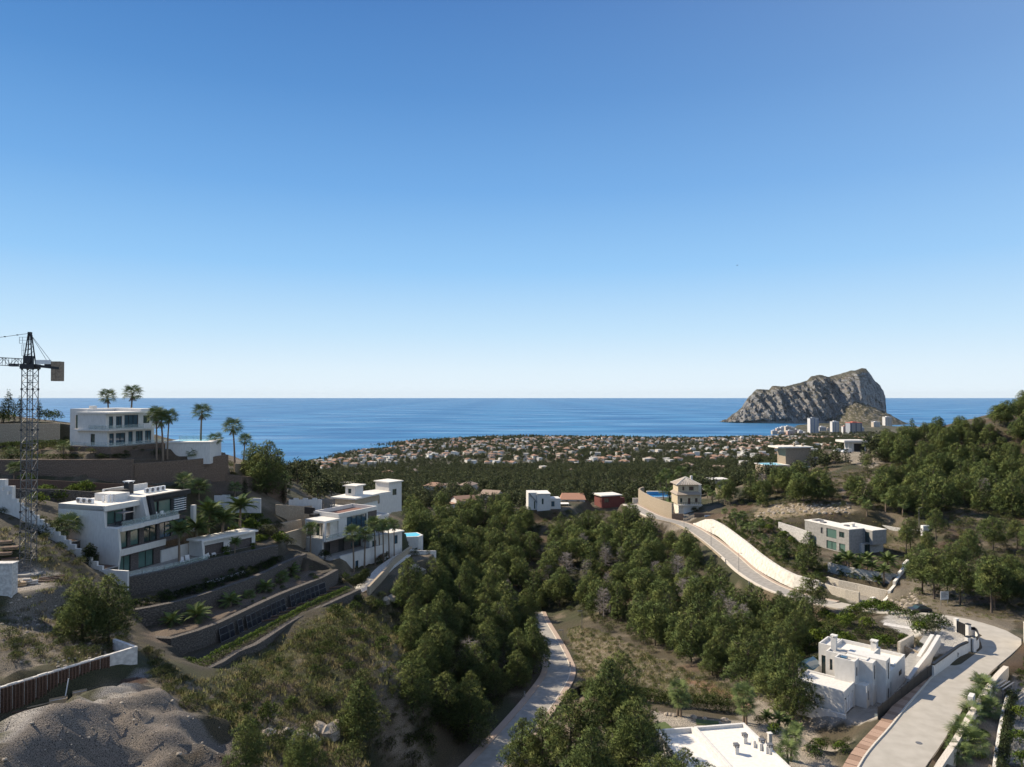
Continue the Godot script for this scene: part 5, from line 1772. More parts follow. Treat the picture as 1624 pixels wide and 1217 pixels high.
# ------------------------------------------------------------------ left: villas, terraces, crane, building plot
func villa_grey() -> void:
	var A := villa_corner()
	var t := thing("villa", "three storey white villa with a charcoal framed upper window and stepped balconies", "villa", A, yaw_of(Vector3(0.31, 0, -0.95)))
	# side wall with its cranked outline
	var poly := PackedVector2Array([Vector2(-0.2, -0.6), Vector2(0.5, 3.2), Vector2(0.55, 4.0), Vector2(0.15, 7.5), Vector2(-2.5, 7.5), Vector2(-2.9, 11.0), Vector2(-12.6, 11.0), Vector2(-12.3, 2.0), Vector2(-5.0, -0.6)])
	obj("side_wall", profile_x(poly, -0.4, 0.0), M.stucco, t)
	var G: Material = M.glass_green
	block(t, "ground_floor", Vector3(0, -0.6, -8.0), Vector3(10.0, 3.2, -0.5), M.cladding, [["+z", 0.4, 0, 2.8, 2.7, G, 1], ["+z", 4.4, 0, 7.6, 2.7, G, 1]])
	part(t, "garden_wall", Vector3(9.0, -0.6, -0.6), Vector3(17.0, 2.1, -0.2), M.stucco)
	block(t, "middle_floor", Vector3(0, 3.2, -10.0), Vector3(16.0, 7.0, -1.4), M.cladding, [["+z", 0.5, 3.9, 3.0, 6.6, G, 0], ["+z", 3.6, 3.9, 5.4, 6.6, G, 0], ["+z", 6.4, 3.9, 9.2, 6.6, M.glass, 1], ["+z", 9.8, 3.9, 12.4, 6.6, M.glass_blue, 1], ["+z", 12.8, 3.9, 15.6, 6.6, G, 1]])
	obj("lower_balcony", profile_x(PackedVector2Array([Vector2(-1.4, 3.1), Vector2(0.5, 3.1), Vector2(0.62, 4.15), Vector2(0.38, 4.15), Vector2(0.34, 3.5), Vector2(-1.4, 3.5)]), 0.0, 9.2), M.stucco, t)
	var bal := MB.new()
	bal.slab(Vector3(0, 7.0, -4.5), Vector3(4.6, 7.7, 0.55))
	bal.slab(Vector3(4.6, 6.98, -4.5), Vector3(8.2, 7.68, 0.1))
	bal.slab(Vector3(8.2, 6.96, -4.5), Vector3(13.2, 7.66, -0.35))
	obj("upper_balcony", bal, M.stucco, t)
	part(t, "terrace_floor", Vector3(0.1, 7.7, -4.0), Vector3(12.8, 7.74, -0.5), M.frame_grey)
	balustrade(t, [Vector3(0.1, 7.7, 0.45), Vector3(4.5, 7.7, 0.45), Vector3(4.55, 7.7, 0.0), Vector3(8.1, 7.7, 0.0), Vector3(8.15, 7.7, -0.45), Vector3(13.1, 7.7, -0.45)], 0.95)
	block(t, "upper_floor", Vector3(0, 7.5, -12.4), Vector3(6.4, 10.2, -3.4), M.stucco, [["+z", 0.8, 7.75, 4.0, 9.9, G, 1], ["+z", 4.4, 7.75, 6.1, 10.0, M.frame_dark, 0]])
	part(t, "roof_edge", Vector3(-0.4, 10.2, -12.6), Vector3(6.6, 11.05, -2.5), M.roof_white)
	obj("fin_wall", profile_x(PackedVector2Array([Vector2(-0.9, 7.6), Vector2(-2.0, 11.6), Vector2(-9.0, 11.6), Vector2(-9.0, 7.6)]), 6.5, 7.3), M.stucco, t)
	block(t, "studio", Vector3(7.4, 7.6, -11.0), Vector3(16.4, 11.0, -1.6), M.charcoal, [["+z", 8.4, 7.9, 9.6, 10.5, G, 0], ["+z", 9.8, 7.9, 12.6, 10.5, G, 0], ["+z", 13.2, 7.9, 16.0, 10.6, M.glass_blue, 2]])
	for k in 6:
		part(t, "louvre", Vector3(13.2, 8.15 + k * 0.4, -1.6), Vector3(16.0, 8.27 + k * 0.4, -1.42), M.frame_white)
	var fr := profile_x(PackedVector2Array([Vector2(-0.5, 7.7), Vector2(-0.5, 8.1), Vector2(-1.25, 11.0), Vector2(-1.25, 11.7), Vector2(-2.2, 11.7), Vector2(-1.5, 7.7)]), 7.5, 8.2)
	fr.slab(Vector3(8.2, 10.9, -2.2), Vector3(16.9, 11.7, -1.2))
	obj("dark_frame", fr, M.charcoal, t)
	part(t, "studio_roof", Vector3(7.4, 11.0, -11.2), Vector3(16.9, 11.5, -2.2), M.roof_white)
	part(t, "back_parapet", Vector3(7.0, 11.5, -11.4), Vector3(16.6, 12.5, -11.0), M.stucco)
	part(t, "stair_head", Vector3(3.8, 11.05, -9.5), Vector3(6.8, 12.3, -5.0), M.stucco)
	part(t, "roof_hatch", Vector3(6.9, 11.6, -10.6), Vector3(9.6, 12.4, -7.6), M.charcoal)
	chimney(t, Vector3(9.8, 11.5, -8.4), 1.1, 1.9, M.charcoal, M.frame_white)
	for k in 3:
		ac_unit(t, Vector3(1.0, 11.05, -9.6 + k * 1.25), PI / 2 * -1)
	var fl := MB.new()
	for k in 4:
		fl.tube(Vector3(2.7 + k * 0.35, 11.0, -6.4 + (k % 2) * 0.8), Vector3(2.7 + k * 0.35, 12.1 + 0.2 * (k % 2), -6.4 + (k % 2) * 0.8), 0.2, 0.2, 10)
	obj("flue", fl, M.frame_white, t)
	for k in 4:
		ac_unit(t, Vector3(11.5 + k * 1.2, 11.5, -6.0), 0.0)
	part(t, "column", Vector3(16.6, 4.0, -1.0), Vector3(17.3, 8.8, -0.3), M.stucco)
	part(t, "plinth", Vector3(-0.5, -0.7, -0.4), Vector3(17.0, 0.02, 3.2), M.concrete)
	# glass edge of the garden terrace
	var g := thing("glass_balustrade", "glass balustrade along the stone wall below the grey and white villa", "railing")
	var pts := []
	for p in T1.slice(0, 4):
		pts.append(p)
	balustrade(g, pts, 1.0)
	# canopy bed and seats on the upper terrace
	var o := thing("canopy_daybed", "black canopy daybed on the upper terrace of the charcoal framed villa", "daybed", A + t.basis * Vector3(2.4, 7.74, -1.4), t.rotation.y)
	var m := MB.new()
	for s in [[-1, -1], [1, -1], [-1, 1], [1, 1]]:
		m.bar(Vector3(s[0], 0, s[1] * 0.9), Vector3(s[0], 1.9, s[1] * 0.9), 0.07)
	obj("frame", m, M.frame_dark, o)
	part(o, "canopy", Vector3(-1.05, 1.9, -0.95), Vector3(1.05, 1.98, 0.95), M.frame_grey)
	part(o, "mattress", Vector3(-0.95, 0.25, -0.85), Vector3(0.95, 0.5, 0.85), M.cloth_dark)
	for k in 2:
		var ch := thing("terrace_chair", "white chair on the upper terrace, " + ["nearer the daybed", "farther from the daybed"][k], "chair", A + t.basis * Vector3(9.0 + k * 1.4, 7.74, -1.3), t.rotation.y, "white terrace chairs")
		part(ch, "seat", Vector3(-0.35, 0.35, -0.35), Vector3(0.35, 0.5, 0.35), M.cloth_white)
		part(ch, "backrest", Vector3(-0.35, 0.5, -0.35), Vector3(0.35, 0.95, -0.22), M.cloth_white)
		for s in [[-1, -1], [1, -1], [-1, 1], [1, 1]]:
			part(ch, "leg", Vector3(s[0] * 0.3 - 0.03, 0, s[1] * 0.3 - 0.03), Vector3(s[0] * 0.3 + 0.03, 0.35, s[1] * 0.3 + 0.03), M.cloth_white)
	# loungers on the lawn
	var where := ["first from the house", "second from the house", "third from the house", "last before the lawn end"]
	var k := 0
	for s in [[288,892],[297,889],[328,883],[338,880]]:
		var b := lv(s[0], s[1], 143.0)
		var lo := thing("sun_lounger", "white sun lounger on the villa lawn, " + where[k], "sun lounger", b, 0.5, "white loungers on the lawn")
		part(lo, "bed", Vector3(-0.35, 0.25, -0.3), Vector3(0.35, 0.37, 1.2), M.cloth_white)
		var bk := MB.new()
		bk.boxb(Transform3D(Basis(Vector3.RIGHT, 0.6), Vector3(0, 0.52, -0.6)), Vector3(0.7, 0.1, 0.75))
		obj("backrest", bk, M.cloth_white, lo)
		for e in [[-0.3, -0.25], [0.3, -0.25], [-0.3, 1.1], [0.3, 1.1]]:
			part(lo, "leg", Vector3(e[0] - 0.03, 0, e[1] - 0.03), Vector3(e[0] + 0.03, 0.25, e[1] + 0.03), M.cloth_white)
		k += 1
	# pool house with a slanting white wall at the end of the lawn
	var ph := thing("garden_pavilion", "low white garden pavilion with dark recess behind the loungers", "pavilion", lv(322, 885, 143), yaw_of(Vector3(0.5, 0, -0.86)))
	block(ph, "body", Vector3(0, -0.5, -4.0), Vector3(5.2, 2.7, -0.4), M.stucco, [["+z", 0.6, 0.0, 4.6, 2.0, M.cladding, 0]])
	obj("slanted_wall", profile_x(PackedVector2Array([Vector2(0.6, -0.3), Vector2(0.1, 3.1), Vector2(-0.5, 3.1), Vector2(-0.5, -0.3)]), -0.4, 0.0), M.stucco, ph)
	part(ph, "roof", Vector3(-0.4, 2.7, -4.2), Vector3(12.0, 3.0, 0.1), M.roof_white)
	block(ph, "far_bay", Vector3(5.2, -0.5, -4.0), Vector3(11.8, 2.7, -0.5), M.stucco, [["+z", 6.0, 0.0, 11.0, 1.7, M.cladding, 0]])
	# planters that step down beside the side wall
	for s in [[5.0, 12.0, 3.2], [2.6, 8.0, 1.2], [0.2, 4.0, -0.4]]:
		var b := A + t.basis * Vector3(-3.6, s[2] + 0.4, -s[1])
		var pl := thing("stone_planter", "dark stone planter stepping down beside the villa side wall, " + ["topmost of three", "middle of three", "lowest of three"][[5.0, 2.6, 0.2].find(s[0])], "planter", b, t.rotation.y, "stepped stone planters")
		part(pl, "wall", Vector3(-2.6, -4.5, -0.4), Vector3(3.1, 1.6, 4.4), M.stone_dark)
		part(pl, "coping", Vector3(-2.75, 1.6, -0.5), Vector3(3.1, 1.72, 4.55), M.concrete)
		part(pl, "soil", Vector3(-2.3, 1.72, -0.2), Vector3(2.8, 1.76, 4.1), M.wood)
		for q in 3:
			var bb := pl.position + pl.basis * Vector3(-1.6 + q * 1.6, 1.7, 2.0)
			if s[0] == 5.0:
				if q == 1:
					plant(kit.olive[0], "olive_bush", bb, 1.25, "grey green round bush in the topmost planter by the villa", "bush")
			elif s[0] == 0.2 and q == 1:
				plant(kit.cypress[1], "cone_cypress", bb, 0.85, "dark cone shaped cypress in the lowest planter by the villa", "tree")
			elif s[0] == 2.6:
				plant(kit.bush[0], "shrub", bb, 0.5, "low dark shrub in the middle planter by the villa", "shrub", "shrubs in the middle planter")
	plant(kit.fan[0], "fan_palm", A + t.basis * Vector3(-2.2, 3.0, -8.5), 1.15, "fan palm standing against the side wall of the villa", "palm")

func stepped_wall() -> void:
	# white boundary wall climbing in steps
	var a := lv(172, 921, 143.2)
	var b := at(-12, 766, 116.0)
	var t := thing("stepped_wall", "white boundary wall climbing in about twenty steps beside the crane", "wall", a, yaw_of(Vector3(b.x - a.x, 0, b.z - a.z).normalized()))
	var l := Vector2(b.x - a.x, b.z - a.z).length()
	var n := 22
	for k in n:
		var y := lerpf(1.6, b.y - a.y, k / float(n - 1))
		part(t, "step", Vector3(l * k / n, y - 4.5, -0.18), Vector3(l * (k + 1) / n, y, 0.18), M.stucco)
	var e := MB.new()
	e.slab(Vector3(-3.6, -1.5, -0.2), Vector3(0.0, 1.7, 0.16))
	obj("end_wall", e, M.stucco, t)

func terraces() -> void:
	var g := "stone retaining walls of the garden terraces"
	for w in [[T1, 143.0, 139.6, "dark stone retaining wall under the villa lawn, topmost of the terrace walls"], [T2, 140.3, 137.0, "dark stone retaining wall below the long hedge, second from the top"], [T3, 137.8, 134.6, "dark stone retaining wall behind the solar panels, third from the top"], [T4, 135.3, 131.8, "lowest dark stone retaining wall with green shrubs along its top"]]:
		var p := out_by(smooth_path(w[0], 3.0), 0.9)
		var rev := PackedVector3Array()
		for k in range(p.size() - 1, -1, -1):
			rev.append(Vector3(p[k].x, w[1], p[k].z))
		var o := long_wall("retaining_wall", rev, 0.25, w[2] - w[1], 0.9, M.stone_dark, w[3], "wall", g)
	var dark := [Color(0.03, 0.048, 0.016), Color(0.04, 0.06, 0.02)]
	var bright := [Color(0.1, 0.16, 0.03), Color(0.075, 0.12, 0.03)]
	hedge(smooth_path(path_lv([200,966,140.3, 271,951,140.3, 330,934,140.3, 400,910,140.3, 445,890,140.3]), 3.0), 1.5, 1.4, "long dark clipped hedge on the second terrace", dark)
	hedge(smooth_path(path_lv([290,1056,135.3, 318,1060,135.3, 345,1044,135.3, 375,1029,135.3]), 2.0), 1.5, 1.3, "bright green shrub row on the lowest terrace nearest the mound", bright)
	hedge(smooth_path(path_lv([375,1027,135.3, 430,999,135.3, 480,970,135.3, 552,938,135.3]), 2.0), 1.3, 1.2, "bright green shrub row running along the lowest stone wall", bright)
	# blue paving strip on the second terrace
	var st := path_lv([330,925,140.3, 395,905,140.3])
	tag(struct("path", strip(st, -0.7, 0.7, 0.05, 0.3), M.concrete_pale), "pale paved strip on the second terrace", "path")
	# young palms on the sandy terrace
	var k := 0
	for s in [[272,992,0],[312,985,0],[365,962,0],[395,948,1],[420,938,0],[445,922,1],[462,912,0],[488,902,1]]:
		plant(kit.young[s[2]], "young_palm", lv(s[0], s[1], 137.8), [0.9, 1.2, 1.0, 0.8][k % 4], ["spiky young palm", "broad young palm", "young palm", "small young palm"][k % 4] + " on the sandy terrace, number %s from the mound end" % ["one", "two", "three", "four", "five", "six", "seven", "eight"][k], "palm", "young palms on the sandy terrace")
		k += 1
	# solar panels on the third wall; farther ones stand in for dark trellis frames
	var p := out_by(smooth_path(path_lv([341,990,137.8, 370,977,137.8, 439,945,137.8, 508,918,137.8]), 1.15), -0.2)
	k = 0
	for i in p.size() - 1:
		if i % 9 == 4:
			continue
		var d := (p[i + 1] - p[i]).normalized()
		var s := side(p, i)
		var base := p[i] + s * 1.75
		base.y = 135.32
		var t := thing("solar_panel", "dark framed panel leaning on the third terrace wall", "solar panel", base, yaw_of(d), "solar panels and dark frames along the third terrace wall")
		var tilt := Basis(Vector3.RIGHT, -0.22)
		var f := MB.new()
		f.boxb(Transform3D(tilt, tilt * Vector3(0, 1.05, 0)), Vector3(1.06, 2.05, 0.04))
		obj("frame", f, M.steel, t)
		for r in 2:
			var q := MB.new()
			q.boxb(Transform3D(tilt, tilt * Vector3(0, 0.56 + r * 0.99, 0.025)), Vector3(0.98, 0.95, 0.015))
			obj("cell_field", q, M.solar, t)
		k += 1
	# slatted timber frames on the lowest terrace
	for i in 9:
		var q := lv(432 + i * 12.5, 984 - i * 6.4, 135.3)
		var t := thing("timber_slat", "long dark timber laid slantwise on the lowest terrace", "timber", q + Vector3(0, 0.05, 0), 0.55, "timbers on the lowest terrace")
		part(t, "beam", Vector3(-2.0, 0.0, -0.14), Vector3(2.0, 0.2, 0.14), M.wood)
		part(t, "bearer", Vector3(-1.6, 0.2, -0.2), Vector3(-1.45, 0.26, 0.2), M.concrete)

func villa_top() -> void:
	var B := at(170, 704, 152.0)
	B.y = 161.0
	var t := thing("villa", "two storey white cubic villa on the hilltop with two palms behind its roof", "villa", B, yaw_of(Vector3(0.31, 0, -0.95)))
	var G: Material = M.glass_blue
	block(t, "ground_floor", Vector3(0.6, -2.0, -9.0), Vector3(13.5, 3.3, -0.8), M.stucco, [["-x", -5.4, 0.1, -4.2, 2.6, M.glass, 0], ["+z", 1.2, 0.1, 2.4, 2.7, G, 0], ["+z", 2.9, 0.1, 5.4, 2.7, G, 1], ["+z", 6.2, 0.1, 7.4, 2.9, G, 0], ["+z", 8.2, 0.1, 10.2, 2.9, G, 1], ["+z", 10.8, 0.1, 12.6, 2.9, G, 1]])
	part(t, "balcony_slab", Vector3(-0.3, 3.3, -9.4), Vector3(13.0, 3.62, 0.7), M.stucco)
	block(t, "upper_floor", Vector3(0, 3.62, -8.4), Vector3(9.4, 7.0, -0.5), M.stucco, [["+z", 0.8, 3.8, 1.9, 6.4, G, 0], ["+z", 2.6, 3.8, 4.2, 6.4, G, 1], ["+z", 4.8, 3.8, 8.6, 6.6, G, 2]])
	part(t, "roof_slab", Vector3(-0.3, 7.0, -8.8), Vector3(10.4, 7.35, 0.4), M.roof_white)
	block(t, "rear_block", Vector3(2.0, -1.0, -13.0), Vector3(15.0, 8.0, -8.2), M.stucco, [["-x", -11.4, 3.6, -10.0, 6.6, M.glass_green, 0]])
	block(t, "end_block", Vector3(9.4, 3.62, -8.2), Vector3(15.0, 7.9, -0.7), M.stucco, [["+z", 10.2, 4.6, 12.0, 6.4, M.glass, 0]])
	part(t, "roof_vent", Vector3(5.0, 8.0, -11.0), Vector3(6.2, 8.6, -10.0), M.stucco_warm)
	balustrade(t, [Vector3(-0.2, 3.62, -5.0), Vector3(-0.2, 3.62, 0.6), Vector3(9.0, 3.62, 0.6)], 0.9)
	part(t, "terrace_base", Vector3(-1.0, -3.2, -9.6), Vector3(15.0, 0.0, 2.2), M.stone_brown)
	balustrade(t, [Vector3(-0.9, 0.0, -9.0), Vector3(-0.9, 0.0, 2.0), Vector3(14.8, 0.0, 2.0)], 0.9)
	# pool block
	var P := at(262, 724, 160.0)
	P.y = 157.6
	var p := thing("pool_terrace", "long white pool block with glass edge in front of the hilltop villa", "terrace", P, 0.12)
	part(p, "wall", Vector3(0, -1.2, -9.0), Vector3(9.6, 3.6, 0.0), M.stucco)
	part(p, "coping", Vector3(-0.2, 3.6, -9.2), Vector3(9.9, 3.85, 0.2), M.roof_white)
	part(p, "water", Vector3(0.3, 3.86, -8.6), Vector3(8.2, 3.88, -3.0), M.pool)
	balustrade(p, [Vector3(0.0, 3.85, -8.8), Vector3(9.7, 3.85, -8.8)], 0.9)
	# stone walls of the upper terraces
	var g := "brown stone walls of the hilltop terraces"
	long_wall("stone_wall", PackedVector3Array([at(-30, 731, 152), at(60, 731, 150.5), at(130, 731, 149.5), at(212, 730, 149)]), 0.3, -6.5, 0.8, M.stone_brown, "long brown stone retaining wall below the hilltop villa", "wall", g)
	long_wall("stone_wall", PackedVector3Array([at(210, 738, 150), at(260, 735, 155), at(310, 731, 160), at(358, 724, 168)]), 0.4, -6.5, 0.8, M.stone_brown, "brown stone retaining wall under the white pool block", "wall", g)
	long_wall("stone_wall", PackedVector3Array([at(330, 752, 166), at(380, 757, 169), at(430, 763, 175), at(452, 766, 178)]), 0.4, -5.0, 0.8, M.stone_brown, "brown stone wall stepping down toward the big dark pine", "wall", g)
	long_wall("stone_wall", PackedVector3Array([at(372, 738, 176), at(405, 739, 178), at(408, 735, 186)]), 0.5, -3.5, 0.8, M.stone_tan, "short tan stone wall under the tall skyline palms", "wall", g)
	long_wall("stone_wall", PackedVector3Array([at(-30, 674, 178), at(40, 673, 178), at(95, 673, 180)]), 0.2, -4.5, 0.6, M.stone_tan, "tan garden wall left of the hilltop villa behind the crane", "wall", g)
	long_wall("fence", PackedVector3Array([at(-30, 764, 137), at(60, 764, 138), at(150, 769, 140), at(260, 774, 146)]), 0.4, -2.4, 0.15, M.wood, "dark fence at the foot of the long brown stone wall", "fence")
	long_wall("garden_wall", PackedVector3Array([at(20, 775, 128), at(90, 776, 130), at(200, 784, 138)]), 0.0, -4.0, 0.4, M.stone_dark, "dark garden wall behind the roof of the charcoal framed villa", "wall")
	var z := thing("zigzag_wall", "white stepped garden wall right of the charcoal framed villa", "wall", at(340, 790, 150), -0.1)
	for k in 6:
		part(z, "step", Vector3(k * 1.7, -3.0, -0.15), Vector3(k * 1.7 + 1.7, 0.5 - 0.15 * k + 0.3 * (k % 2), 0.15), M.stucco)

func villa_white() -> void:
	var O := lv(517, 884, 137.0)
	var u := Vector3(0.5, 0, -0.866)
	var t := thing("villa", "white villa with open loggia and red deck on its roof among tall palms", "villa", O, yaw_of(u))
	var G: Material = M.glass
	block(t, "ground_floor", Vector3(-0.5, -1.0, -6.0), Vector3(17.0, 3.4, -1.2), M.cladding, [["+z", 1.0, 0, 2.4, 2.6, M.frame_dark, 0], ["+z", 5.0, 0, 6.8, 2.7, M.frame_dark, 0], ["+z", 9.0, 0.3, 12.0, 2.6, G, 1]])
	part(t, "front_pier", Vector3(-0.6, -1.0, -5.6), Vector3(-0.1, 3.4, -0.6), M.stucco)
	part(t, "balcony", Vector3(-0.6, 3.4, -6.2), Vector3(14.0, 3.75, 0.6), M.stucco)
	balustrade(t, [Vector3(-0.5, 3.75, -5.4), Vector3(-0.5, 3.75, 0.5), Vector3(5.0, 3.75, 0.5)], 0.95)
	# loggia frame
	var fr := MB.new()
	fr.bar(Vector3(-0.7, 3.4, 0.1), Vector3(-0.1, 7.6, -0.3), 0.5)
	fr.bar(Vector3(-0.7, 3.4, -5.8), Vector3(-0.1, 7.6, -5.5), 0.5)
	fr.slab(Vector3(-0.4, 7.3, -6.0), Vector3(4.2, 7.75, 0.0))
	obj("loggia_frame", fr, M.stucco, t)
	block(t, "loggia_room", Vector3(2.2, 3.75, -6.0), Vector3(5.2, 7.3, -1.0), M.stucco_warm, [["-x", -5.2, 3.8, -4.2, 6.4, G, 0], ["-x", -3.8, 3.8, -1.6, 6.4, M.cloth_white, 0]])
	block(t, "upper_floor", Vector3(4.4, 3.75, -8.0), Vector3(14.0, 7.8, -0.6), M.stucco, [["+z", 7.0, 3.9, 13.6, 7.5, M.glass_blue, 3]])
	parapet(t, Vector3(4.2, 7.8, -8.2), Vector3(17.0, 7.8, -0.4), 0.9, 0.4, M.stucco)
	part(t, "roof_deck", Vector3(4.6, 7.8, -7.8), Vector3(16.6, 7.86, -0.8), M.deck_red)
	block(t, "far_wing", Vector3(14.0, 3.4, -8.0), Vector3(17.0, 7.8, -0.5), M.cladding, [])
	part(t, "dark_screen", Vector3(4.2, 7.86, -11.0), Vector3(4.5, 9.4, -7.9), M.frame_dark)
	part(t, "jacuzzi", Vector3(2.4, 7.75, -7.6), Vector3(4.2, 8.3, -6.2), M.frame_dark)
	part(t, "terrace", Vector3(-2.0, -0.25, -1.2), Vector3(16.0, 0.02, 3.2), M.concrete)
	block(t, "terrace_wall", Vector3(1.0, -4.2, 2.8), Vector3(16.0, 0.35, 3.25), M.stucco, [["+z", 5.6, -3.4, 6.6, -1.6, M.glass_blue, 0]])
	# second white house just behind, with lower wing and pool
	var q := thing("villa", "low white villa with bright flat roofs beyond the palms and beside the pool", "villa", lv(586, 876, 136.0), yaw_of(Vector3(0.62, 0, -0.78)))
	block(q, "low_wing", Vector3(0, -2.5, -7.0), Vector3(10.0, 3.2, 0.0), M.stucco, [["+z", 0.8, 0.0, 2.0, 2.4, G, 0], ["+z", 7.4, 0.6, 8.6, 2.6, M.glass_blue, 0]])
	part(q, "low_roof", Vector3(-0.4, 3.2, -7.4), Vector3(10.4, 3.5, 0.4), M.roof_white)
	block(q, "tall_block", Vector3(2.0, 3.0, -14.0), Vector3(8.0, 6.0, -7.2), M.stucco, [["+z", 5.6, 4.2, 7.2, 5.6, M.glass_blue, 1]])
	parapet(q, Vector3(1.8, 6.0, -14.2), Vector3(12.2, 6.0, -7.0), 0.5, 0.3, M.stucco)
	part(q, "tall_roof", Vector3(2.1, 6.0, -13.9), Vector3(11.9, 6.1, -7.3), M.roof_white)
	block(q, "far_block", Vector3(8.0, 0.0, -14.0), Vector3(12.0, 6.0, -7.2), M.stucco, [["+z", 8.6, 2.8, 9.8, 5.0, M.glass_green, 0], ["+z", 10.4, 2.8, 11.6, 5.0, M.glass_green, 0]])
	# third house with stone banded roof edge
	var h := thing("villa", "white villa with a stone band under its roof and a square white chimney room", "villa", at(562, 806, 176), yaw_of(Vector3(0.4, 0, -0.91)))
	block(h, "body", Vector3(-2.0, -6.0, -6.0), Vector3(10.0, 0.6, 0.0), M.stucco, [["+z", 6.0, -3.2, 8.0, -0.8, M.glass_green, 1]])
	part(h, "stone_band", Vector3(-0.3, 0.6, -6.4), Vector3(10.2, 2.1, 0.3), M.stone_tan)
	part(h, "roof", Vector3(-0.7, 2.1, -6.8), Vector3(10.6, 2.45, 0.7), M.roof_white)
	block(h, "roof_room", Vector3(3.0, 2.45, -5.0), Vector3(6.4, 4.8, -2.0), M.stucco, [["-x", -4.2, 3.0, -3.2, 4.2, G, 0]])
	part(h, "room_roof", Vector3(2.5, 4.8, -5.5), Vector3(6.9, 5.05, -1.5), M.stucco_warm)
	var b := thing("villa", "white cubic house with a tall tower room at the edge of the wood", "villa", at(588, 790, 205), 0.9)
	block(b, "low_part", Vector3(-3.0, -5.0, -5.0), Vector3(6.0, 1.4, 2.0), M.stucco, [["+z", -1.0, -1.6, 1.6, 0.6, M.glass, 1]])
	block(b, "tower_room", Vector3(6.0, -5.0, -5.0), Vector3(11.0, 3.8, 1.0), M.stucco, [["+z", 7.4, 0.0, 9.0, 1.8, M.glass, 0]])
	part(b, "roof", Vector3(5.6, 3.8, -5.4), Vector3(11.4, 4.1, 1.4), M.roof_white)
	# white wavy garden wall and stone slopes uphill of the white villa
	var w := thing("wavy_wall", "white wall with a wavy scalloped top above the tan stone wall", "wall", at(458, 797, 168), 0.03)
	for k in 7:
		part(w, "bay", Vector3(k * 1.1, -2.2, -0.2), Vector3(k * 1.1 + 1.1, 0.6 + 0.35 * (k % 2), 0.2), M.stucco)
	long_wall("stone_wall", PackedVector3Array([at(437, 800, 164), at(480, 803, 166), at(512, 800, 172)]), 0.0, -5.0, 0.5, M.stone_tan, "tan stone wall under the white wavy wall", "wall")
	long_wall("stone_wall", PackedVector3Array([at(400, 836, 150), at(440, 830, 155), at(476, 824, 160)]), 0.0, -5.0, 0.5, M.stone_tan, "tan stone retaining wall left of the loggia villa", "wall")
	long_wall("stone_wall", PackedVector3Array([at(440, 852, 148), at(475, 842, 153), at(482, 840, 156)]), 0.5, -4.0, 0.5, M.stone_tan, "low tan stone wall reaching the loggia villa corner", "wall")
	var gate := thing("slat_gate", "dark slatted gate at the end of the white wavy wall", "gate", at(511, 795, 170), 0.0)
	for k in 9:
		part(gate, "slat", Vector3(k * 0.35, -2.4, -0.05), Vector3(k * 0.35 + 0.22, 0.5, 0.05), M.frame_grey)
	# pool
	var pc := lv(652, 849, 135.2)
	var p := thing("swimming_pool", "turquoise swimming pool with white rim beside the wood", "pool", pc, 0.35)
	var shell := MB.new()
	shell.prism(PackedVector2Array([Vector2(-3.6, 1.6), Vector2(1.4, 2.6), Vector2(3.0, 0.8), Vector2(2.4, -3.2), Vector2(-3.2, -3.4)]), -4.0, 0.0)
	obj("shell", shell, M.stucco, p)
	var wat := MB.new()
	wat.prism(PackedVector2Array([Vector2(-3.1, 1.2), Vector2(1.1, 2.0), Vector2(2.4, 0.6), Vector2(1.9, -2.8), Vector2(-2.7, -2.9)]), 0.0, 0.03)
	obj("water", wat, M.pool, p)
	long_wall("pool_wall", PackedVector3Array([at(648, 874, 172), at(672, 876, 172), at(690, 876, 175)]), 0.4, -2.6, 0.4, M.concrete_pale, "grey wall below the turquoise pool", "wall")
	long_wall("drive_wall", PackedVector3Array([lv(582, 943, 133.8), lv(606, 917, 133.8), lv(622, 897, 133.8), lv(650, 876, 133.8)]), 1.5, -2.0, 0.5, M.stone_tan, "tan stone wall beside the drive below the palms", "wall")
	var drive := smooth_path(path_lv([560,940,133.65, 590,922,133.7, 612,900,133.8, 640,880,134.0]), 2.0)
	tag(struct("path", strip(drive, -1.8, 1.8, 0.06, 0.3), M.concrete_pale), "pale drive below the loggia villa", "path")
	hedge(path_lv([530,930,134.2, 548,938,134.0, 570,930,134.0, 582,916,134.0]), 1.6, 1.8, "dark clipped hedge round the court below the loggia villa", [Color(0.035, 0.05, 0.018)])
	hedge(path_lv([600,893,134.2, 612,882,134.2, 622,874,134.2]), 1.5, 1.6, "reddish flowering hedge along the drive by the tall palms", [Color(0.13, 0.115, 0.055), Color(0.2, 0.12, 0.07), Color(0.1, 0.12, 0.04)])
	plant(kit.ball[0], "ball_bush", lv(515, 888, 137.0), 1.2, "dark clipped ball bush at the corner of the loggia villa", "bush")
	var n := 0
	for s in [[492,886,137,0,1.0],[561,905,134,0,1.25],[578,900,134,0,1.1],[595,893,134,1,1.15],[602,888,134,1,1.0],[608,890,134,1,1.05],[617,884,134.2,1,1.0],[625,880,134.4,1,0.9],[573,850,137.5,0,0.8]]:
		plant(kit.fan_tall[s[3]], "fan_palm", lv(s[0], s[1], s[2]), s[4] * 0.85, "slender tall fan palm before the low white villa, %s from the loggia villa" % ["beside", "first", "second", "third", "fourth", "fifth", "sixth", "seventh", "behind"][n], "palm", "tall palms before the white villas")
		n += 1
	for s in [[548,924,0.9],[568,922,0.8],[540,915,0.7],[640,868,1.0],[632,872,0.9]]:
		plant(kit.bush[n % 2], "shrub", lv(s[0], s[1], 133.8), s[2], "dark shrub in the court below the loggia villa", "shrub", "shrubs in the court")
		n += 1

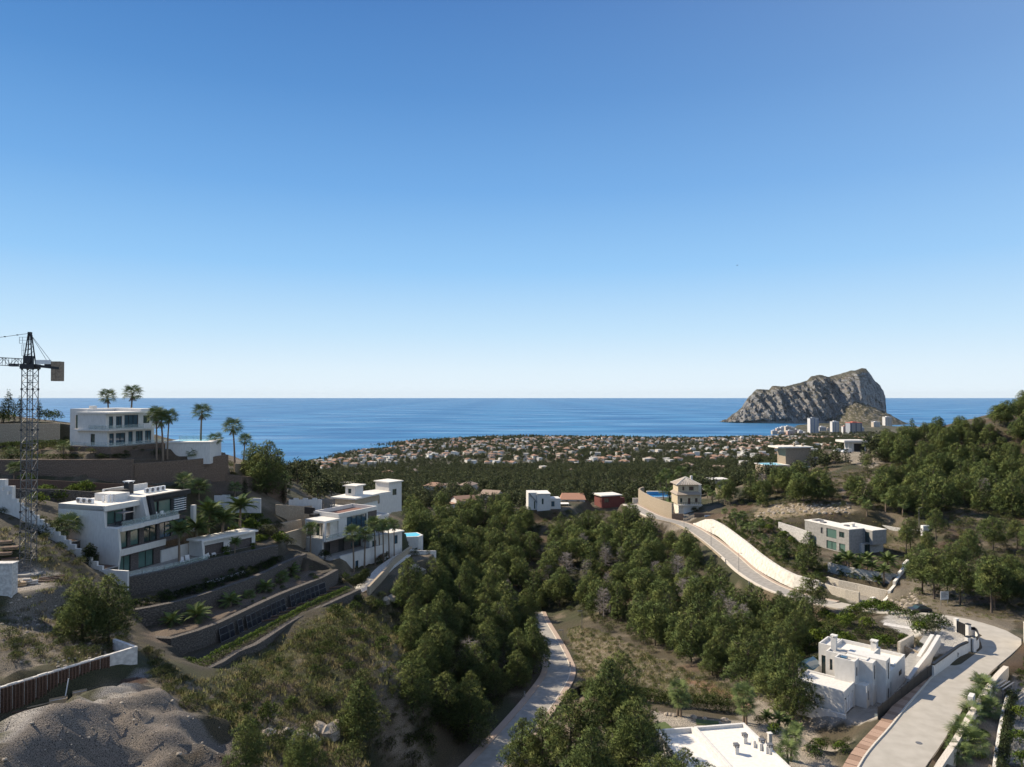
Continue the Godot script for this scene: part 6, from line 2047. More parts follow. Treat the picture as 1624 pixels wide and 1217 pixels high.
func left_gardens() -> void:
	var n := 0
	# palms on the skyline and in the upper gardens
	for s in [[172,690,190,1.0,"left of the two palms behind the roof of the hilltop villa"],[207,690,190,1.1,"right of the two palms behind the roof of the hilltop villa"]]:
		var p := at(s[0], s[1], s[2])
		p.y = 163.0
		plant(kit.fan_tall[0], "fan_palm", p, s[3] * 1.15, "skyline fan palm, " + s[4], "palm")
	for s in [[318,712,1.15,"tall fan palm against the sea right of the pool block"],[372,748,1.3,"tall fan palm against the sea, left of the pair by the dark pine"],[386,742,1.1,"tall fan palm against the sea, right of the pair by the dark pine"],[248,727,1.05,"fan palm before the hilltop villa end, left of the clump of three"],[258,728,1.15,"fan palm before the hilltop villa end, middle of the clump of three"],[265,726,1.0,"fan palm before the hilltop villa end, right of the clump of three"]]:
		plant(kit.fan_tall[n % 2], "fan_palm", gnd(s[0], s[1]), s[2], s[3], "palm")
		n += 1
	for s in [[340,722,0.9,"short fan palm on the bare terrace right of the pool block"],[75,697,0.85,"short fan palm left of the hilltop villa, nearer the crane"],[87,697,0.8,"short fan palm touching the hilltop villa wall"],[18,730,0.6,"small palm behind the crane mast on the stone wall"],[100,728,0.65,"small palm in the border below the hilltop villa"],[305,735,0.7,"small fan palm before the white pool block"],[22,768,0.8,"fan palm at the foot of the brown stone wall by the crane"],[372,792,0.8,"fan palm beside the white stepped garden wall"],[290,800,1.1,"broad palm behind the charcoal framed villa, left of the clump"],[315,800,1.1,"broad palm behind the charcoal framed villa, right of the clump"]]:
		plant(kit.fan[n % 2], "fan_palm", gnd(s[0], s[1]), s[2], s[3], "palm")
		n += 1
	for s in [[284,893,143,1.1,"feather palm on the lawn before the white garden wall"],[312,877,143,1.3,"feather palm left of the pavilion, nearest the villa"],[330,872,143,1.4,"feather palm at the near end of the pavilion"],[352,870,143,1.45,"feather palm before the middle of the pavilion"],[380,860,143,1.4,"feather palm at the far end of the pavilion"],[372,880,143,0.6,"low feather palm at the lawn edge"]]:
		plant(kit.feather[n % 2], "feather_palm", lv(s[0], s[1], s[2]), s[3], s[4], "palm", "feather palms of the villa lawn")
		n += 1
	for s in [[400,845,1.3],[420,838,1.2],[430,850,1.0],[410,860,0.9],[395,835,0.9],[440,845,1.1],[385,825,1.0],[350,815,1.0],[360,840,1.3],[375,850,1.4],[405,830,1.3],[425,855,1.3],[340,830,1.1],[445,862,1.2],[455,870,1.0]]:
		plant(kit.lush[n % 2] if n % 3 else kit.olive[0], "garden_shrub", gnd(s[0], s[1]), s[2] * 0.8, "leafy shrub in the garden between the pavilion and the loggia villa", "shrub", "shrubs between the villas")
		n += 1
	for s in [[60,800],[75,790],[120,785],[135,782],[95,795],[40,770]]:
		plant(kit.lush[n % 2], "garden_shrub", gnd(s[0], s[1]), 1.0, "leafy shrub in the garden behind the charcoal framed villa", "shrub", "shrubs behind the villa")
		n += 1
	for s in [[4,672,1.1],[13,668,1.5],[22,670,1.0],[31,668,1.2],[62,668,1.1]]:
		plant(kit.cypress[0], "cypress", gnd(s[0], s[1]), s[2], "narrow dark cypress on the skyline left of the hilltop villa", "tree", "cypresses on the skyline")
	for s in [[5,672,1.3],[85,668,1.5],[72,668,1.4],[195,700,1.0],[132,690,1.0]]:
		plant(kit.bush[n % 2], "garden_shrub", gnd(s[0], s[1]), s[2] * 1.3, "dark bush on the skyline beside the hilltop villa", "shrub", "bushes by the hilltop villa")
		n += 1
	plant(kit.cypress[0], "cypress", gnd(388, 790), 0.8, "slim dark cypress beside the white stepped garden wall", "tree")
	plant(kit.cypress[0], "cypress", gnd(450, 800), 0.9, "dark ivy column left of the white wavy wall", "tree")
	hedge(PackedVector3Array([at(0, 729, 153), at(60, 728, 152), at(130, 727, 151), at(205, 727, 150.5)]), 1.2, 1.0, "green border along the top of the long brown stone wall", [Color(0.075, 0.11, 0.03), Color(0.05, 0.075, 0.025)])
	hedge(PackedVector3Array([at(0, 708, 158), at(40, 706, 158), at(95, 704, 158)]), 1.2, 1.0, "green border left of the hilltop villa", [Color(0.075, 0.11, 0.03)])

# ------------------------------------------------------------------ tower crane
func crane() -> void:
	var base := lv(44, 908, 146.4)
	var t := thing("tower_crane", "grey lattice tower crane standing on the building plot", "crane", base, 0.12)
	var lattice := func(a: Vector3, b: Vector3, w: float, h: float, step: float, r: float) -> MB:
		var m := MB.new()
		var d := (b - a).normalized()
		var s := (Vector3.UP if absf(d.y) < 0.9 else Vector3(0, 0, 1)).cross(d).normalized()
		var u := d.cross(s)
		var n := maxi(1, int(a.distance_to(b) / step))
		var c := [s * w - u * h, s * -w - u * h, s * -w + u * h, s * w + u * h]
		for q in c:
			m.bar(a + q, b + q, r * 1.7)
		for k in n:
			var p0 := a.lerp(b, float(k) / n)
			var p1 := a.lerp(b, float(k + 1) / n)
			for i in 4:
				m.bar(p0 + c[i], p0 + c[(i + 1) % 4], r)
				if k % 2:
					m.bar(p0 + c[i], p1 + c[(i + 1) % 4], r)
				else:
					m.bar(p0 + c[(i + 1) % 4], p1 + c[i], r)
		return m
	var top := 29.4
	# mast in sections
	for k in 10:
		obj("mast_section", lattice.call(Vector3(0, top * k / 10.0, 0), Vector3(0, top * (k + 1) / 10.0, 0), 0.74, 0.74, 0.98, 0.055), M.crane, t)
		var j := MB.new()
		for s in [[-1, -1], [1, -1], [-1, 1], [1, 1]]:
			j.box(Vector3(s[0] * 0.74, top * (k + 1) / 10.0, s[1] * 0.74), Vector3(0.22, 0.28, 0.22))
		obj("joint", j, M.crane_dark, t)
	var lad := MB.new()
	lad.bar(Vector3(-0.2, 0, 0.4), Vector3(-0.2, top, 0.4), 0.05)
	lad.bar(Vector3(0.2, 0, 0.4), Vector3(0.2, top, 0.4), 0.05)
	for k in 90:
		lad.bar(Vector3(-0.2, k * 0.326, 0.4), Vector3(0.2, k * 0.326, 0.4), 0.03)
	obj("ladder", lad, M.crane, t)
	part(t, "base_block", Vector3(-2.2, -1.2, -2.2), Vector3(2.2, 0.15, 2.2), M.concrete)
	part(t, "slewing_ring", Vector3(-0.95, top, -0.95), Vector3(0.95, top + 0.7, 0.95), M.crane_dark)
	# head
	var hd := MB.new()
	var ap := Vector3(-0.1, top + 5.2, 0)
	for s in [[-1, -1], [1, -1], [-1, 1], [1, 1]]:
		hd.bar(Vector3(s[0] * 0.6 - 0.1, top + 0.6, s[1] * 0.5), ap + Vector3(s[0] * 0.14, 0, s[1] * 0.12), 0.13)
	for k in 5:
		var y := top + 1.3 + k * 0.75
		var w := 0.55 * (1.0 - k * 0.16)
		hd.bar(Vector3(-w - 0.1, y, 0.35), Vector3(w - 0.1, y, 0.35), 0.07)
		hd.bar(Vector3(-w - 0.1, y, -0.35), Vector3(w - 0.1, y + 0.6, -0.35), 0.06)
	hd.box(ap, Vector3(0.4, 0.35, 0.5))
	obj("tower_head", hd, M.crane_dark, t)
	part(t, "cab", Vector3(-0.5, top + 0.75, -0.3), Vector3(0.35, top + 1.9, 0.95), M.crane_dark)
	# platform with guard rail on the head
	var pf := MB.new()
	for e in [[3.7, 4.6, -1.35, -0.5], [1.9, 3.5, -1.0, -0.5]]:
		for x in [e[2], (e[2] + e[3]) / 2]:
			pf.bar(Vector3(x, top + e[0], 0.3), Vector3(x, top + e[1], 0.3), 0.04)
		for y in [e[0], (e[0] + e[1]) / 2, e[1]]:
			pf.bar(Vector3(e[2], top + y, 0.3), Vector3(e[3] + 0.2, top + y, 0.3), 0.04)
	obj("guard_rail", pf, M.crane, t)
	# jib, out of the picture on the left
	obj("jib", lattice.call(Vector3(-0.6, top + 0.9, 0), Vector3(-26.0, top + 2.2, 3.0), 0.5, 0.55, 0.8, 0.05), M.crane, t)
	part(t, "trolley", Vector3(-2.6, top + 0.35, -0.35), Vector3(-1.7, top + 0.75, 0.55), M.crane_dark)
	var pd := MB.new()
	pd.tube(ap, Vector3(-16.0, top + 2.4, 1.8), 0.035, 0.035, 5)
	for k in 3:
		var q := ap.lerp(Vector3(-16.0, top + 2.4, 1.8), 0.1 + 0.1 * k)
		pd.box(q, Vector3(0.22, 0.14, 0.14))
	obj("jib_tie", pd, M.crane_dark, t)
	# counter jib with ballast
	var cj := MB.new()
	for z in [-0.55, 0.55]:
		cj.bar(Vector3(0.6, top + 0.5, z), Vector3(4.2, top + 0.1, z), 0.2, 0.36)
	for k in 6:
		cj.bar(Vector3(1.0 + k * 0.6, top + 0.45 - k * 0.066, -0.55), Vector3(1.0 + k * 0.6, top + 0.45 - k * 0.066, 0.55), 0.1)
	obj("counter_jib", cj, M.crane_dark, t)
	part(t, "walkway_panel", Vector3(1.0, top + 0.7, 0.5), Vector3(3.1, top + 1.3, 0.58), M.frame_white)
	part(t, "winch", Vector3(2.1, top + 0.35, -0.4), Vector3(2.9, top + 0.95, 0.4), M.crane_dark)
	for k in 2:
		part(t, "ballast_block", Vector3(3.1 + k * 0.63, top - 1.75, -0.62), Vector3(3.7 + k * 0.63, top + 1.1, 0.62), M.ballast)
	var ct := MB.new()
	for z in [-0.5, 0.5]:
		ct.tube(ap, Vector3(2.2 if z < 0 else 3.2, top + 0.9, z), 0.03, 0.03, 5)
	obj("counter_tie", ct, M.crane_dark, t)

# ------------------------------------------------------------------ building plot
func building_plot() -> void:
	# concrete wall with timber formwork
	var a := lv(-20, 1140, 139.1)
	var b := lv(218, 1062, 139.1)
	var l := a.distance_to(b)
	var t := thing("formwork_wall", "concrete wall under construction, clad with brown timber formwork panels", "wall", a, yaw_of((b - a).normalized()))
	var frac := 0.79
	part(t, "concrete", Vector3(0, -1.0, -0.4), Vector3(l, 2.75, -0.06), M.concrete_pale)
	var ret := MB.new()
	ret.slab(Vector3(l - 0.35, -1.0, -5.0), Vector3(l, 2.75, -0.4))
	obj("return_wall", ret, M.concrete_pale, t)
	var n := 11
	var w := l * frac / n
	for k in n:
		var x := k * w
		var p := part(t, "formwork_panel", Vector3(x + 0.05, 0.0, -0.06), Vector3(x + w - 0.05, 2.62, 0.02), M.wood)
		var rb := MB.new()
		for j in 9:
			rb.slab(Vector3(x + 0.06, 0.12 + j * 0.3, 0.02), Vector3(x + w - 0.06, 0.18 + j * 0.3, 0.09))
		obj("batten", rb, M.wood, p)
		var up := MB.new()
		for j in 3:
			up.slab(Vector3(x + 0.15 + j * (w - 0.42) / 2.0, 0.0, 0.09), Vector3(x + 0.25 + j * (w - 0.42) / 2.0, 2.66, 0.19))
		obj("soldier", up, M.wood, p)
	var top := MB.new()
	for k in 8:
		top.slab(Vector3(k * l * 0.095 + 0.3, 2.75, -0.4 + 0.06 * (k % 3)), Vector3(k * l * 0.095 + l * 0.08, 2.8, -0.2 + 0.06 * (k % 2)))
	obj("plank", top, M.concrete_pale, t)
	# crates, boards and mesh in front of it
	var k := 0
	for s in [[92,1118,0.9,"pale plank mortar trough nearer the camera"],[126,1104,0.75,"smaller plank trough close to the formwork"]]:
		var o := thing("mortar_trough", s[3], "trough", lv(s[0], s[1], 139.0) + Vector3(0, 0.02, 0), 0.55)
		var m := MB.new()
		m.slab(Vector3(-0.9, 0, -0.45), Vector3(0.9, 0.7, -0.4)); m.slab(Vector3(-0.9, 0, 0.4), Vector3(0.9, 0.7, 0.45))
		m.slab(Vector3(-0.9, 0, -0.4), Vector3(-0.85, 0.7, 0.4)); m.slab(Vector3(0.85, 0, -0.4), Vector3(0.9, 0.7, 0.4))
		obj("side", m, M.wood_pale, o)
		part(o, "filling", Vector3(-0.85, 0.0, -0.4), Vector3(0.85, 0.5, 0.4), M.sand_heap)
		o.scale = Vector3.ONE * s[2]
	for i in 3:
		var o := thing("steel_mesh", "rusty steel mesh sheet lying by the grey wall end", "mesh", lv(205 + i * 7, 1081 + i * 2, 139.0) + Vector3(0, 0.1 + 0.05 * i, 0), 0.5 + 0.1 * i, "steel mesh sheets")
		var m := MB.new()
		for j in 9:
			m.bar(Vector3(-0.9, 0, -0.7 + j * 0.175), Vector3(0.9, 0, -0.7 + j * 0.175), 0.03)
			m.bar(Vector3(-0.9 + j * 0.225, 0.02, -0.7), Vector3(-0.9 + j * 0.225, 0.02, 0.7), 0.03)
		obj("bars", m, M.wood, o)
	for i in 7:
		var o := lv(40 + i * 24, 1128 - i * 8.6, 139.0)
		var d := thing("scaffold_board", "loose plank lying along the foot of the formwork", "plank", o + Vector3(0, 0.04, 0), 0.5 + 0.14 * (i % 3), "loose planks")
		part(d, "board", Vector3(-1.2, 0, -0.12), Vector3(1.2, 0.06, 0.12), M.wood_pale if i % 2 else M.wood)
		part(d, "end_band", Vector3(1.2, 0, -0.12), Vector3(1.24, 0.062, 0.12), M.steel)
	var post := thing("prop", "white steel prop leaning on the formwork", "prop", lv(102, 1112, 139.0), 0.0)
	var pm := MB.new()
	pm.tube(Vector3.ZERO, Vector3(0.1, 2.2, -0.5), 0.06, 0.05, 7)
	obj("tube", pm, M.frame_white, post)
	part(post, "foot", Vector3(-0.15, 0, -0.15), Vector3(0.15, 0.03, 0.15), M.steel)
	# unfinished concrete building at the left edge
	var c := thing("concrete_shell", "bare concrete building shell at the left edge of the plot", "building", at(18, 946, 92), 0.05)
	block(c, "wall", Vector3(-9, -3.0, -1.2), Vector3(0, 4.1, 0), M.concrete_pale, [])
	part(c, "ledge", Vector3(-9.1, 4.1, -1.3), Vector3(0.1, 4.25, 0.1), M.concrete_pale)
	var c2 := thing("concrete_stair_wall", "pale block of wall where the stepped wall meets the left edge", "wall", at(6, 780, 116), 0.0)
	part(c2, "block", Vector3(-4, -3, -0.4), Vector3(0.4, 2.0, 0.4), M.stucco)
	part(c2, "low_block", Vector3(0.4, -3, -0.4), Vector3(1.6, 0.9, 0.35), M.stucco)
	# sacks and beams by the crane foot
	for s in [[30,930,"yellowish sack heap by the crane foot"],[48,927,"grey sack heap beside the yellowish one"]]:
		var o := thing("sack_heap", s[2], "sacks", lv(s[0], s[1], 146.2), 0.3)
		for j in 5:
			var m := MB.new()
			for q in 8:
				var a0 := TAU * q / 8.0
				var a1 := TAU * (q + 1) / 8.0
				var c0 := Vector3(0, sin(a0) * 0.16, cos(a0) * 0.3)
				var c1 := Vector3(0, sin(a1) * 0.16, cos(a1) * 0.3)
				m.quad(Vector3(-0.42, 0, 0) + c0, Vector3(0.42, 0, 0) + c0, Vector3(0.42, 0, 0) + c1, Vector3(-0.42, 0, 0) + c1)
				m.tri(Vector3(-0.58, 0, 0), Vector3(-0.42, 0, 0) + c0, Vector3(-0.42, 0, 0) + c1)
				m.tri(Vector3(0.58, 0, 0), Vector3(0.42, 0, 0) + c1, Vector3(0.42, 0, 0) + c0)
			var e := obj("sack", m, M.wood_pale if s[0] == 30 else M.sand_heap, o)
			e.position = Vector3((j % 2) * 0.8 - 0.4, 0.15 + 0.28 * (j / 2), 0.1 * (j % 3))
	for j in 3:
		var o := thing("timber_beam", "orange brown timber beam behind the sacks", "beam", lv(66 + j * 8, 924 - j * 2, 146.2) + Vector3(0, 0.1 + 0.12 * j, 0), 0.2 + 0.2 * j, "beams by the crane")
		part(o, "shaft", Vector3(-1.5, 0, -0.1), Vector3(1.5, 0.14, 0.1), M.wood)
		part(o, "end", Vector3(1.5, 0.0, -0.1), Vector3(1.53, 0.14, 0.1), M.wood_pale)
	# formwork panels stacked up the slope
	for j in 4:
		var o := thing("formwork_stack", "stack of brown formwork panels on the slope left of the crane", "panels", gnd(6 + (j % 2) * 10, 862 + j * 9), 0.4, "stacked panels by the crane")
		for q in 4:
			part(o, "panel", Vector3(-1.0, 0.1 * q, -0.6), Vector3(1.0, 0.1 * q + 0.07, 0.6), M.wood if q % 2 else M.wood_pale)

# ------------------------------------------------------------------ right: white villa, concrete villa, roadside things
func villa_towers() -> void:
	var O := lv(1339.3, 1137, 128.6)
	var u := Vector3(0.67, 0, -0.74)
	var t := thing("villa", "white cubic villa with three stepped towers and slit windows beside the black fence", "villa", O, yaw_of(u))
	var S: Material = M.stucco
	var G: Material = M.glass
	# local x runs along the road, z points to the road
	block(t, "garage", Vector3(0, -1.0, -6.5), Vector3(4.6, 3.1, 0), S, [["+z", 0.9, 0.0, 3.9, 2.4, M.frame_white, 3, M.frame_white]])
	parapet(t, Vector3(0, 3.1, -6.5), Vector3(4.6, 3.1, 0), 0.25, 0.2, S)
	block(t, "annex", Vector3(4.7, -1.0, -2.0), Vector3(8.0, 3.05, 1.5), S, [["+z", 5.3, 0.9, 5.7, 2.2, M.glass, 0], ["+z", 6.6, 0.9, 7.0, 2.2, M.glass, 0]], 0.1)
	block(t, "tower", Vector3(4.3, 3.0, -2.6), Vector3(6.3, 5.9, 0.1), S, [["+z", 5.0, 3.9, 5.45, 5.2, G, 0]], 0.1)
	block(t, "tower", Vector3(6.2, -1.0, -2.0), Vector3(7.9, 5.9, 1.9), S, [["+z", 6.8, 3.4, 7.25, 5.4, G, 0]], 0.1)
	block(t, "tower", Vector3(7.8, -1.0, -2.0), Vector3(9.9, 6.1, 3.2), S, [["+z", 8.7, 3.2, 9.2, 5.6, M.glass_green, 0], ["+z", 8.6, 0.3, 9.1, 2.0, M.glass_green, 0]], 0.1)
	block(t, "main_block", Vector3(6.5, -1.0, -4.5), Vector3(13.4, 5.5, 1.0), S, [["-x", -4.0, 3.4, -3.6, 5.0, G, 0]])
	part(t, "roof", Vector3(6.7, 5.5, -4.3), Vector3(13.2, 5.54, 0.8), M.roof_white)
	parapet(t, Vector3(6.5, 5.5, -4.5), Vector3(13.4, 5.5, 1.0), 0.55, 0.22, S)
	parapet(t, Vector3(4.3, 5.9, -2.6), Vector3(6.2, 5.9, 0.1), 0.3, 0.2, S)
	block(t, "rear_block", Vector3(9.0, -1.0, -6.4), Vector3(13.0, 5.7, -4.5), S, [["-x", -6.0, 1.0, -5.4, 4.4, G, 0]])
	parapet(t, Vector3(9.0, 5.7, -6.4), Vector3(13.0, 5.7, -4.5), 0.4, 0.22, S)
	block(t, "low_wing", Vector3(13.4, -1.0, -6.0), Vector3(19.2, 3.4, 2.9), S, [["+z", 15.6, 1.5, 17.2, 2.3, G, 1]], 0.1)
	parapet(t, Vector3(13.4, 3.4, -6.0), Vector3(19.2, 3.4, 2.9), 0.5, 0.22, S)
	part(t, "wing_roof", Vector3(13.6, 3.4, -5.8), Vector3(19.0, 3.46, 2.7), M.roof_white)
	block(t, "porch", Vector3(9.9, -1.0, 0.9), Vector3(13.4, 3.6, 2.9), S, [["+z", 10.8, 0.0, 11.5, 2.1, M.glass_green, 0]])
	part(t, "slotted_roof", Vector3(7.2, 5.54, -3.8), Vector3(9.6, 5.6, -2.2), M.frame_grey)
	for k in 6:
		part(t, "roof_beam", Vector3(7.2 + k * 0.42, 5.6, -3.8), Vector3(7.34 + k * 0.42, 5.9, -2.2), S)
	chimney(t, Vector3(8.2, 5.5, -3.9), 0.7, 2.2, S, S)
	chimney(t, Vector3(12.9, 5.5, 0.3), 0.8, 1.2, S, S)
	part(t, "skylight", Vector3(4.8, 5.9, -2.0), Vector3(5.6, 6.25, -1.2), M.glass_blue)
	part(t, "canopy", Vector3(8.0, 2.95, 1.5), Vector3(8.8, 3.05, 2.3), M.frame_dark)
	part(t, "wall_light", Vector3(0.25, 2.2, 0.0), Vector3(0.4, 2.4, 0.1), M.frame_dark)
	var out := thing("garden_shed", "small glazed shed behind the left end of the white towered villa", "shed", O + t.basis * Vector3(6.6, 0.2, -8.6), t.rotation.y)
	block(out, "wall", Vector3(0, -1, 0), Vector3(3.0, 2.6, 2.2), M.stucco, [["-x", 0.4, 0.6, 1.8, 2.2, M.glass_blue, 1]])
	obj("roof", profile_x(PackedVector2Array([Vector2(-0.2, 2.6), Vector2(2.4, 2.6), Vector2(1.1, 3.4)]), -0.2, 3.2), M.glass_blue, out)
	# yard wall with glass gate
	var y := thing("yard_wall", "low white wall closing the yard beside the garage", "wall", O + t.basis * Vector3(-0.4, 0, 0.2), t.rotation.y)
	part(y, "wall", Vector3(-0.3, -1.2, -7.0), Vector3(0.0, 0.5, 0.2), M.stucco)
	part(y, "front_wall", Vector3(0.0, -1.4, 6.2), Vector3(3.0, 0.2, 6.5), M.stucco)
	balustrade(y, [Vector3(0.3, 0.0, 3.6), Vector3(0.3, 0.0, 6.2), Vector3(2.8, 0.0, 6.3)], 1.6)

func fences_and_gate() -> void:
	# black metal fence beside the footway
	var p := smooth_path(path_lv([1393,1141,130.3, 1420,1117,130.3, 1450,1092,130.3, 1478,1070,130.3]), 2.0)
	var t := thing("black_fence", "solid black metal fence along the footway by the white villa", "fence")
	for k in p.size() - 1:
		var m := MB.new()
		m.boxb(Transform3D(Basis(Vector3.UP, yaw_of((p[k + 1] - p[k]).normalized())), (p[k] + p[k + 1]) * 0.5 + Vector3(0, 0.5, 0)), Vector3(p[k].distance_to(p[k + 1]), 2.0, 0.06))
		obj("panel", m, M.black_metal, t)
		var q := MB.new()
		q.box(p[k] + Vector3(0, 0.55, 0), Vector3(0.1, 2.15, 0.1), yaw_of((p[k + 1] - p[k]).normalized()))
		obj("post", q, M.frame_dark, t)
	# white wall with a dark cap up to the gate
	p = smooth_path(path_lv([1478,1070,130.3, 1500,1054,130.3, 1520,1039,130.3, 1533,1033,130.3]), 2.0)
	var w := thing("gate_wall", "white wall with a black cap running to the driveway gate", "wall")
	var tp := PackedFloat32Array()
	var ft := PackedFloat32Array()
	var ct := PackedFloat32Array()
	for q in p:
		tp.append(131.7); ft.append(129.4); ct.append(131.95)
	obj("wall", wall_run(p, tp, ft, 0.3), M.stucco, w)
	obj("cap", wall_run(out_by(p, -0.05), ct, tp, 0.4), M.black_metal, w)
	var ents := [[1535,1033,"nearer the road of the two white gate pillars at the wicket"],[1544,1033,"round white gate pillar at the road corner"],[1536,1012,"white gate pillar on the driveway edge"],[1517,1003,"white gate pillar at the hedge end of the driveway"]]
	for s in ents:
		var o := thing("gate_pillar", s[2], "pillar", lv(s[0], s[1], 130.1), 0.3, "white gate pillars")
		part(o, "shaft", Vector3(-0.3, -0.5, -0.3), Vector3(0.3, 2.3, 0.3), M.stucco)
		part(o, "cap", Vector3(-0.34, 2.3, -0.34), Vector3(0.34, 2.42, 0.34), M.black_metal if s[0] != 1517 else M.stucco)
	var a := lv(1517, 1003, 130.1)
	var b := lv(1536, 1012, 130.1)
	var g := thing("drive_gate", "black sliding gate between two white pillars at the driveway", "gate", a, yaw_of((b - a).normalized()))
	var l := a.distance_to(b)
	part(g, "leaf", Vector3(0.3, 0.1, -0.05), Vector3(l - 0.3, 2.1, 0.05), M.black_metal)
	for k in 5:
		part(g, "upright", Vector3(0.3 + k * (l - 0.7) / 4.0, 0.05, 0.05), Vector3(0.4 + k * (l - 0.7) / 4.0, 2.15, 0.1), M.frame_dark)
	var wk := thing("wicket_gate", "narrow black wicket between the white gate pillars", "gate", lv(1535, 1033, 130.1), yaw_of((lv(1544, 1033, 130.1) - lv(1535, 1033, 130.1)).normalized()))
	part(wk, "leaf", Vector3(0.3, 0.05, -0.04), Vector3(0.75, 1.9, 0.04), M.black_metal)
	part(wk, "handle", Vector3(0.62, 0.95, 0.04), Vector3(0.7, 1.05, 0.12), M.steel)
	# rounded wall at the corner
	p = smooth_path(path_lv([1537,1012,130.1, 1546,1012,130.1, 1552,1018,130.1, 1553,1027,130.1, 1545,1033,130.1]), 0.8)
	var c := thing("corner_wall", "rounded white wall with black top rail at the driveway corner", "wall")
	tp = PackedFloat32Array()
	ft = PackedFloat32Array()
	ct = PackedFloat32Array()
	for q in p:
		tp.append(131.5); ft.append(129.4); ct.append(132.0)
	obj("wall", wall_run(p, tp, ft, 0.25), M.stucco, c)
	obj("rail", wall_run(out_by(p, 0.05), ct, tp, 0.12), M.black_metal, c)
	# hydrant and ramp walls
	var h := thing("fire_hydrant", "small dark hydrant on the footway before the white gate wall", "hydrant", lv(1519, 1042, 130.35))
	var m := MB.new()
	m.tube(Vector3.ZERO, Vector3(0, 0.6, 0), 0.12, 0.1, 8)
	m.tube(Vector3(0, 0.6, 0), Vector3(0, 0.72, 0), 0.14, 0.05, 8)
	obj("body", m, M.frame_dark, h)
	m = MB.new()
	m.tube(Vector3(-0.2, 0.45, 0), Vector3(0.2, 0.45, 0), 0.06, 0.06, 6)
	obj("nozzle", m, M.frame_dark, h)
	for s in [[[1492,1008,131.9, 1475,1036,131.6, 1455,1062,130.6, 1444,1078,129.6], "broad white wall of the ramp dropping to the white villa"], [[1482,1007,131.5, 1470,1026,131.2, 1460,1042,130.6], "second white ramp wall on the garden edge"]]:
		var pp := path_lv(s[0])
		var o := obj("ramp_wall", wall_run(pp, PackedFloat32Array(Array(pp).map(func(e): return e.y)), PackedFloat32Array(Array(pp).map(func(e): return e.y - 3.2)), 0.55), M.stucco)
		tag(o, s[1], "wall", "white ramp walls")
	tag(struct("ramp", strip(path_lv([1500,1010,130.25, 1480,1040,129.9, 1462,1062,129.2, 1448,1080,128.7]), -0.2, 3.0, 0.05, 0.4), M.concrete), "grey ramp running down beside the black capped wall", "ramp")
	tag(struct("path", strip(smooth_path(PackedVector3Array([gnd(1402, 990), gnd(1425, 994), gnd(1450, 998), lv(1475, 1003, 130.22)]), 2.0), -0.9, 0.9, 0.08, 0.4), M.concrete_pale), "pale path from the driveway to the terraced plot", "path")
	# stone garden terraces by the ramp
	long_wall("garden_wall", path_lv([1424,1022,130.4, 1440,1029,130.0, 1462,1040,129.6]), 0.4, -2.0, 0.4, M.stone_tan, "tan stone wall slanting down the garden beside the ramp", "wall")
	long_wall("garden_wall", path_lv([1424,1020,131.2, 1446,1008,131.2]), 0.2, -2.4, 0.4, M.stone_pale, "pale stone wall at the top of the ramp garden", "wall")
	var n := 0
	for s in [[1434,1017,0.55],[1448,1020,0.5],[1458,1030,0.45],[1462,1006,0.9],[1472,1002,1.0],[1480,1008,0.8],[1402,1030,1.0],[1392,1025,1.1],[1455,1000,0.8]]:
		plant([kit.lush[0], kit.bush[1], kit.olive[0]][n % 3], "garden_shrub", gnd(s[0], s[1]), s[2], "shrub in the ramp garden behind the white towered villa", "shrub", "shrubs of the ramp garden")
		n += 1
	# hedge row along the driveway
	for s in [[1375,968,1.2],[1388,970,1.3],[1400,968,1.1],[1410,975,1.3],[1426,980,1.2],[1440,982,1.2],[1452,985,1.1],[1470,992,1.2],[1488,995,1.35],[1498,998,1.1],[1355,975,1.1],[1365,972,1.0],[1480,988,1.0]]:
		plant(kit.lush[n % 2] if s[0] < 1415 else kit.bush[n % 2], "driveway_bush", gnd(s[0], s[1]), s[2] * 0.85, "bright citrus bush at the head of the terraced plot" if s[0] < 1415 else "dark rounded bush along the driveway", "bush", "citrus bushes" if s[0] < 1415 else "driveway bushes")
		n += 1
	# vegetable rows of the terraced plot
	for k in 6:
		var q := PackedVector3Array()
		for j in 5:
			q.append(gnd(1345 + j * 20 + k * 3, 990 + k * 4.5 + j * 3.2))
		hedge(q, 0.5, 0.4, "low green crop row on the terraced plot above the white villa", [Color(0.075, 0.1, 0.03), Color(0.05, 0.07, 0.025)], "crop rows")
	for s in [[1343,1022,1.0],[1320,1015,1.2],[1362,1010,0.8],[1300,1020,1.2],[1285,1035,1.3],[1270,1020,1.2],[1255,1040,1.3],[1240,1055,1.2],[1290,1060,1.1],[1225,1075,1.1]]:
		plant([kit.bush[0], kit.lush[1], kit.bush[1]][n % 3], "wild_shrub", gnd(s[0], s[1]), s[2], "leafy shrub on the slope behind the white towered villa", "shrub", "shrubs behind the white villa")
		n += 1

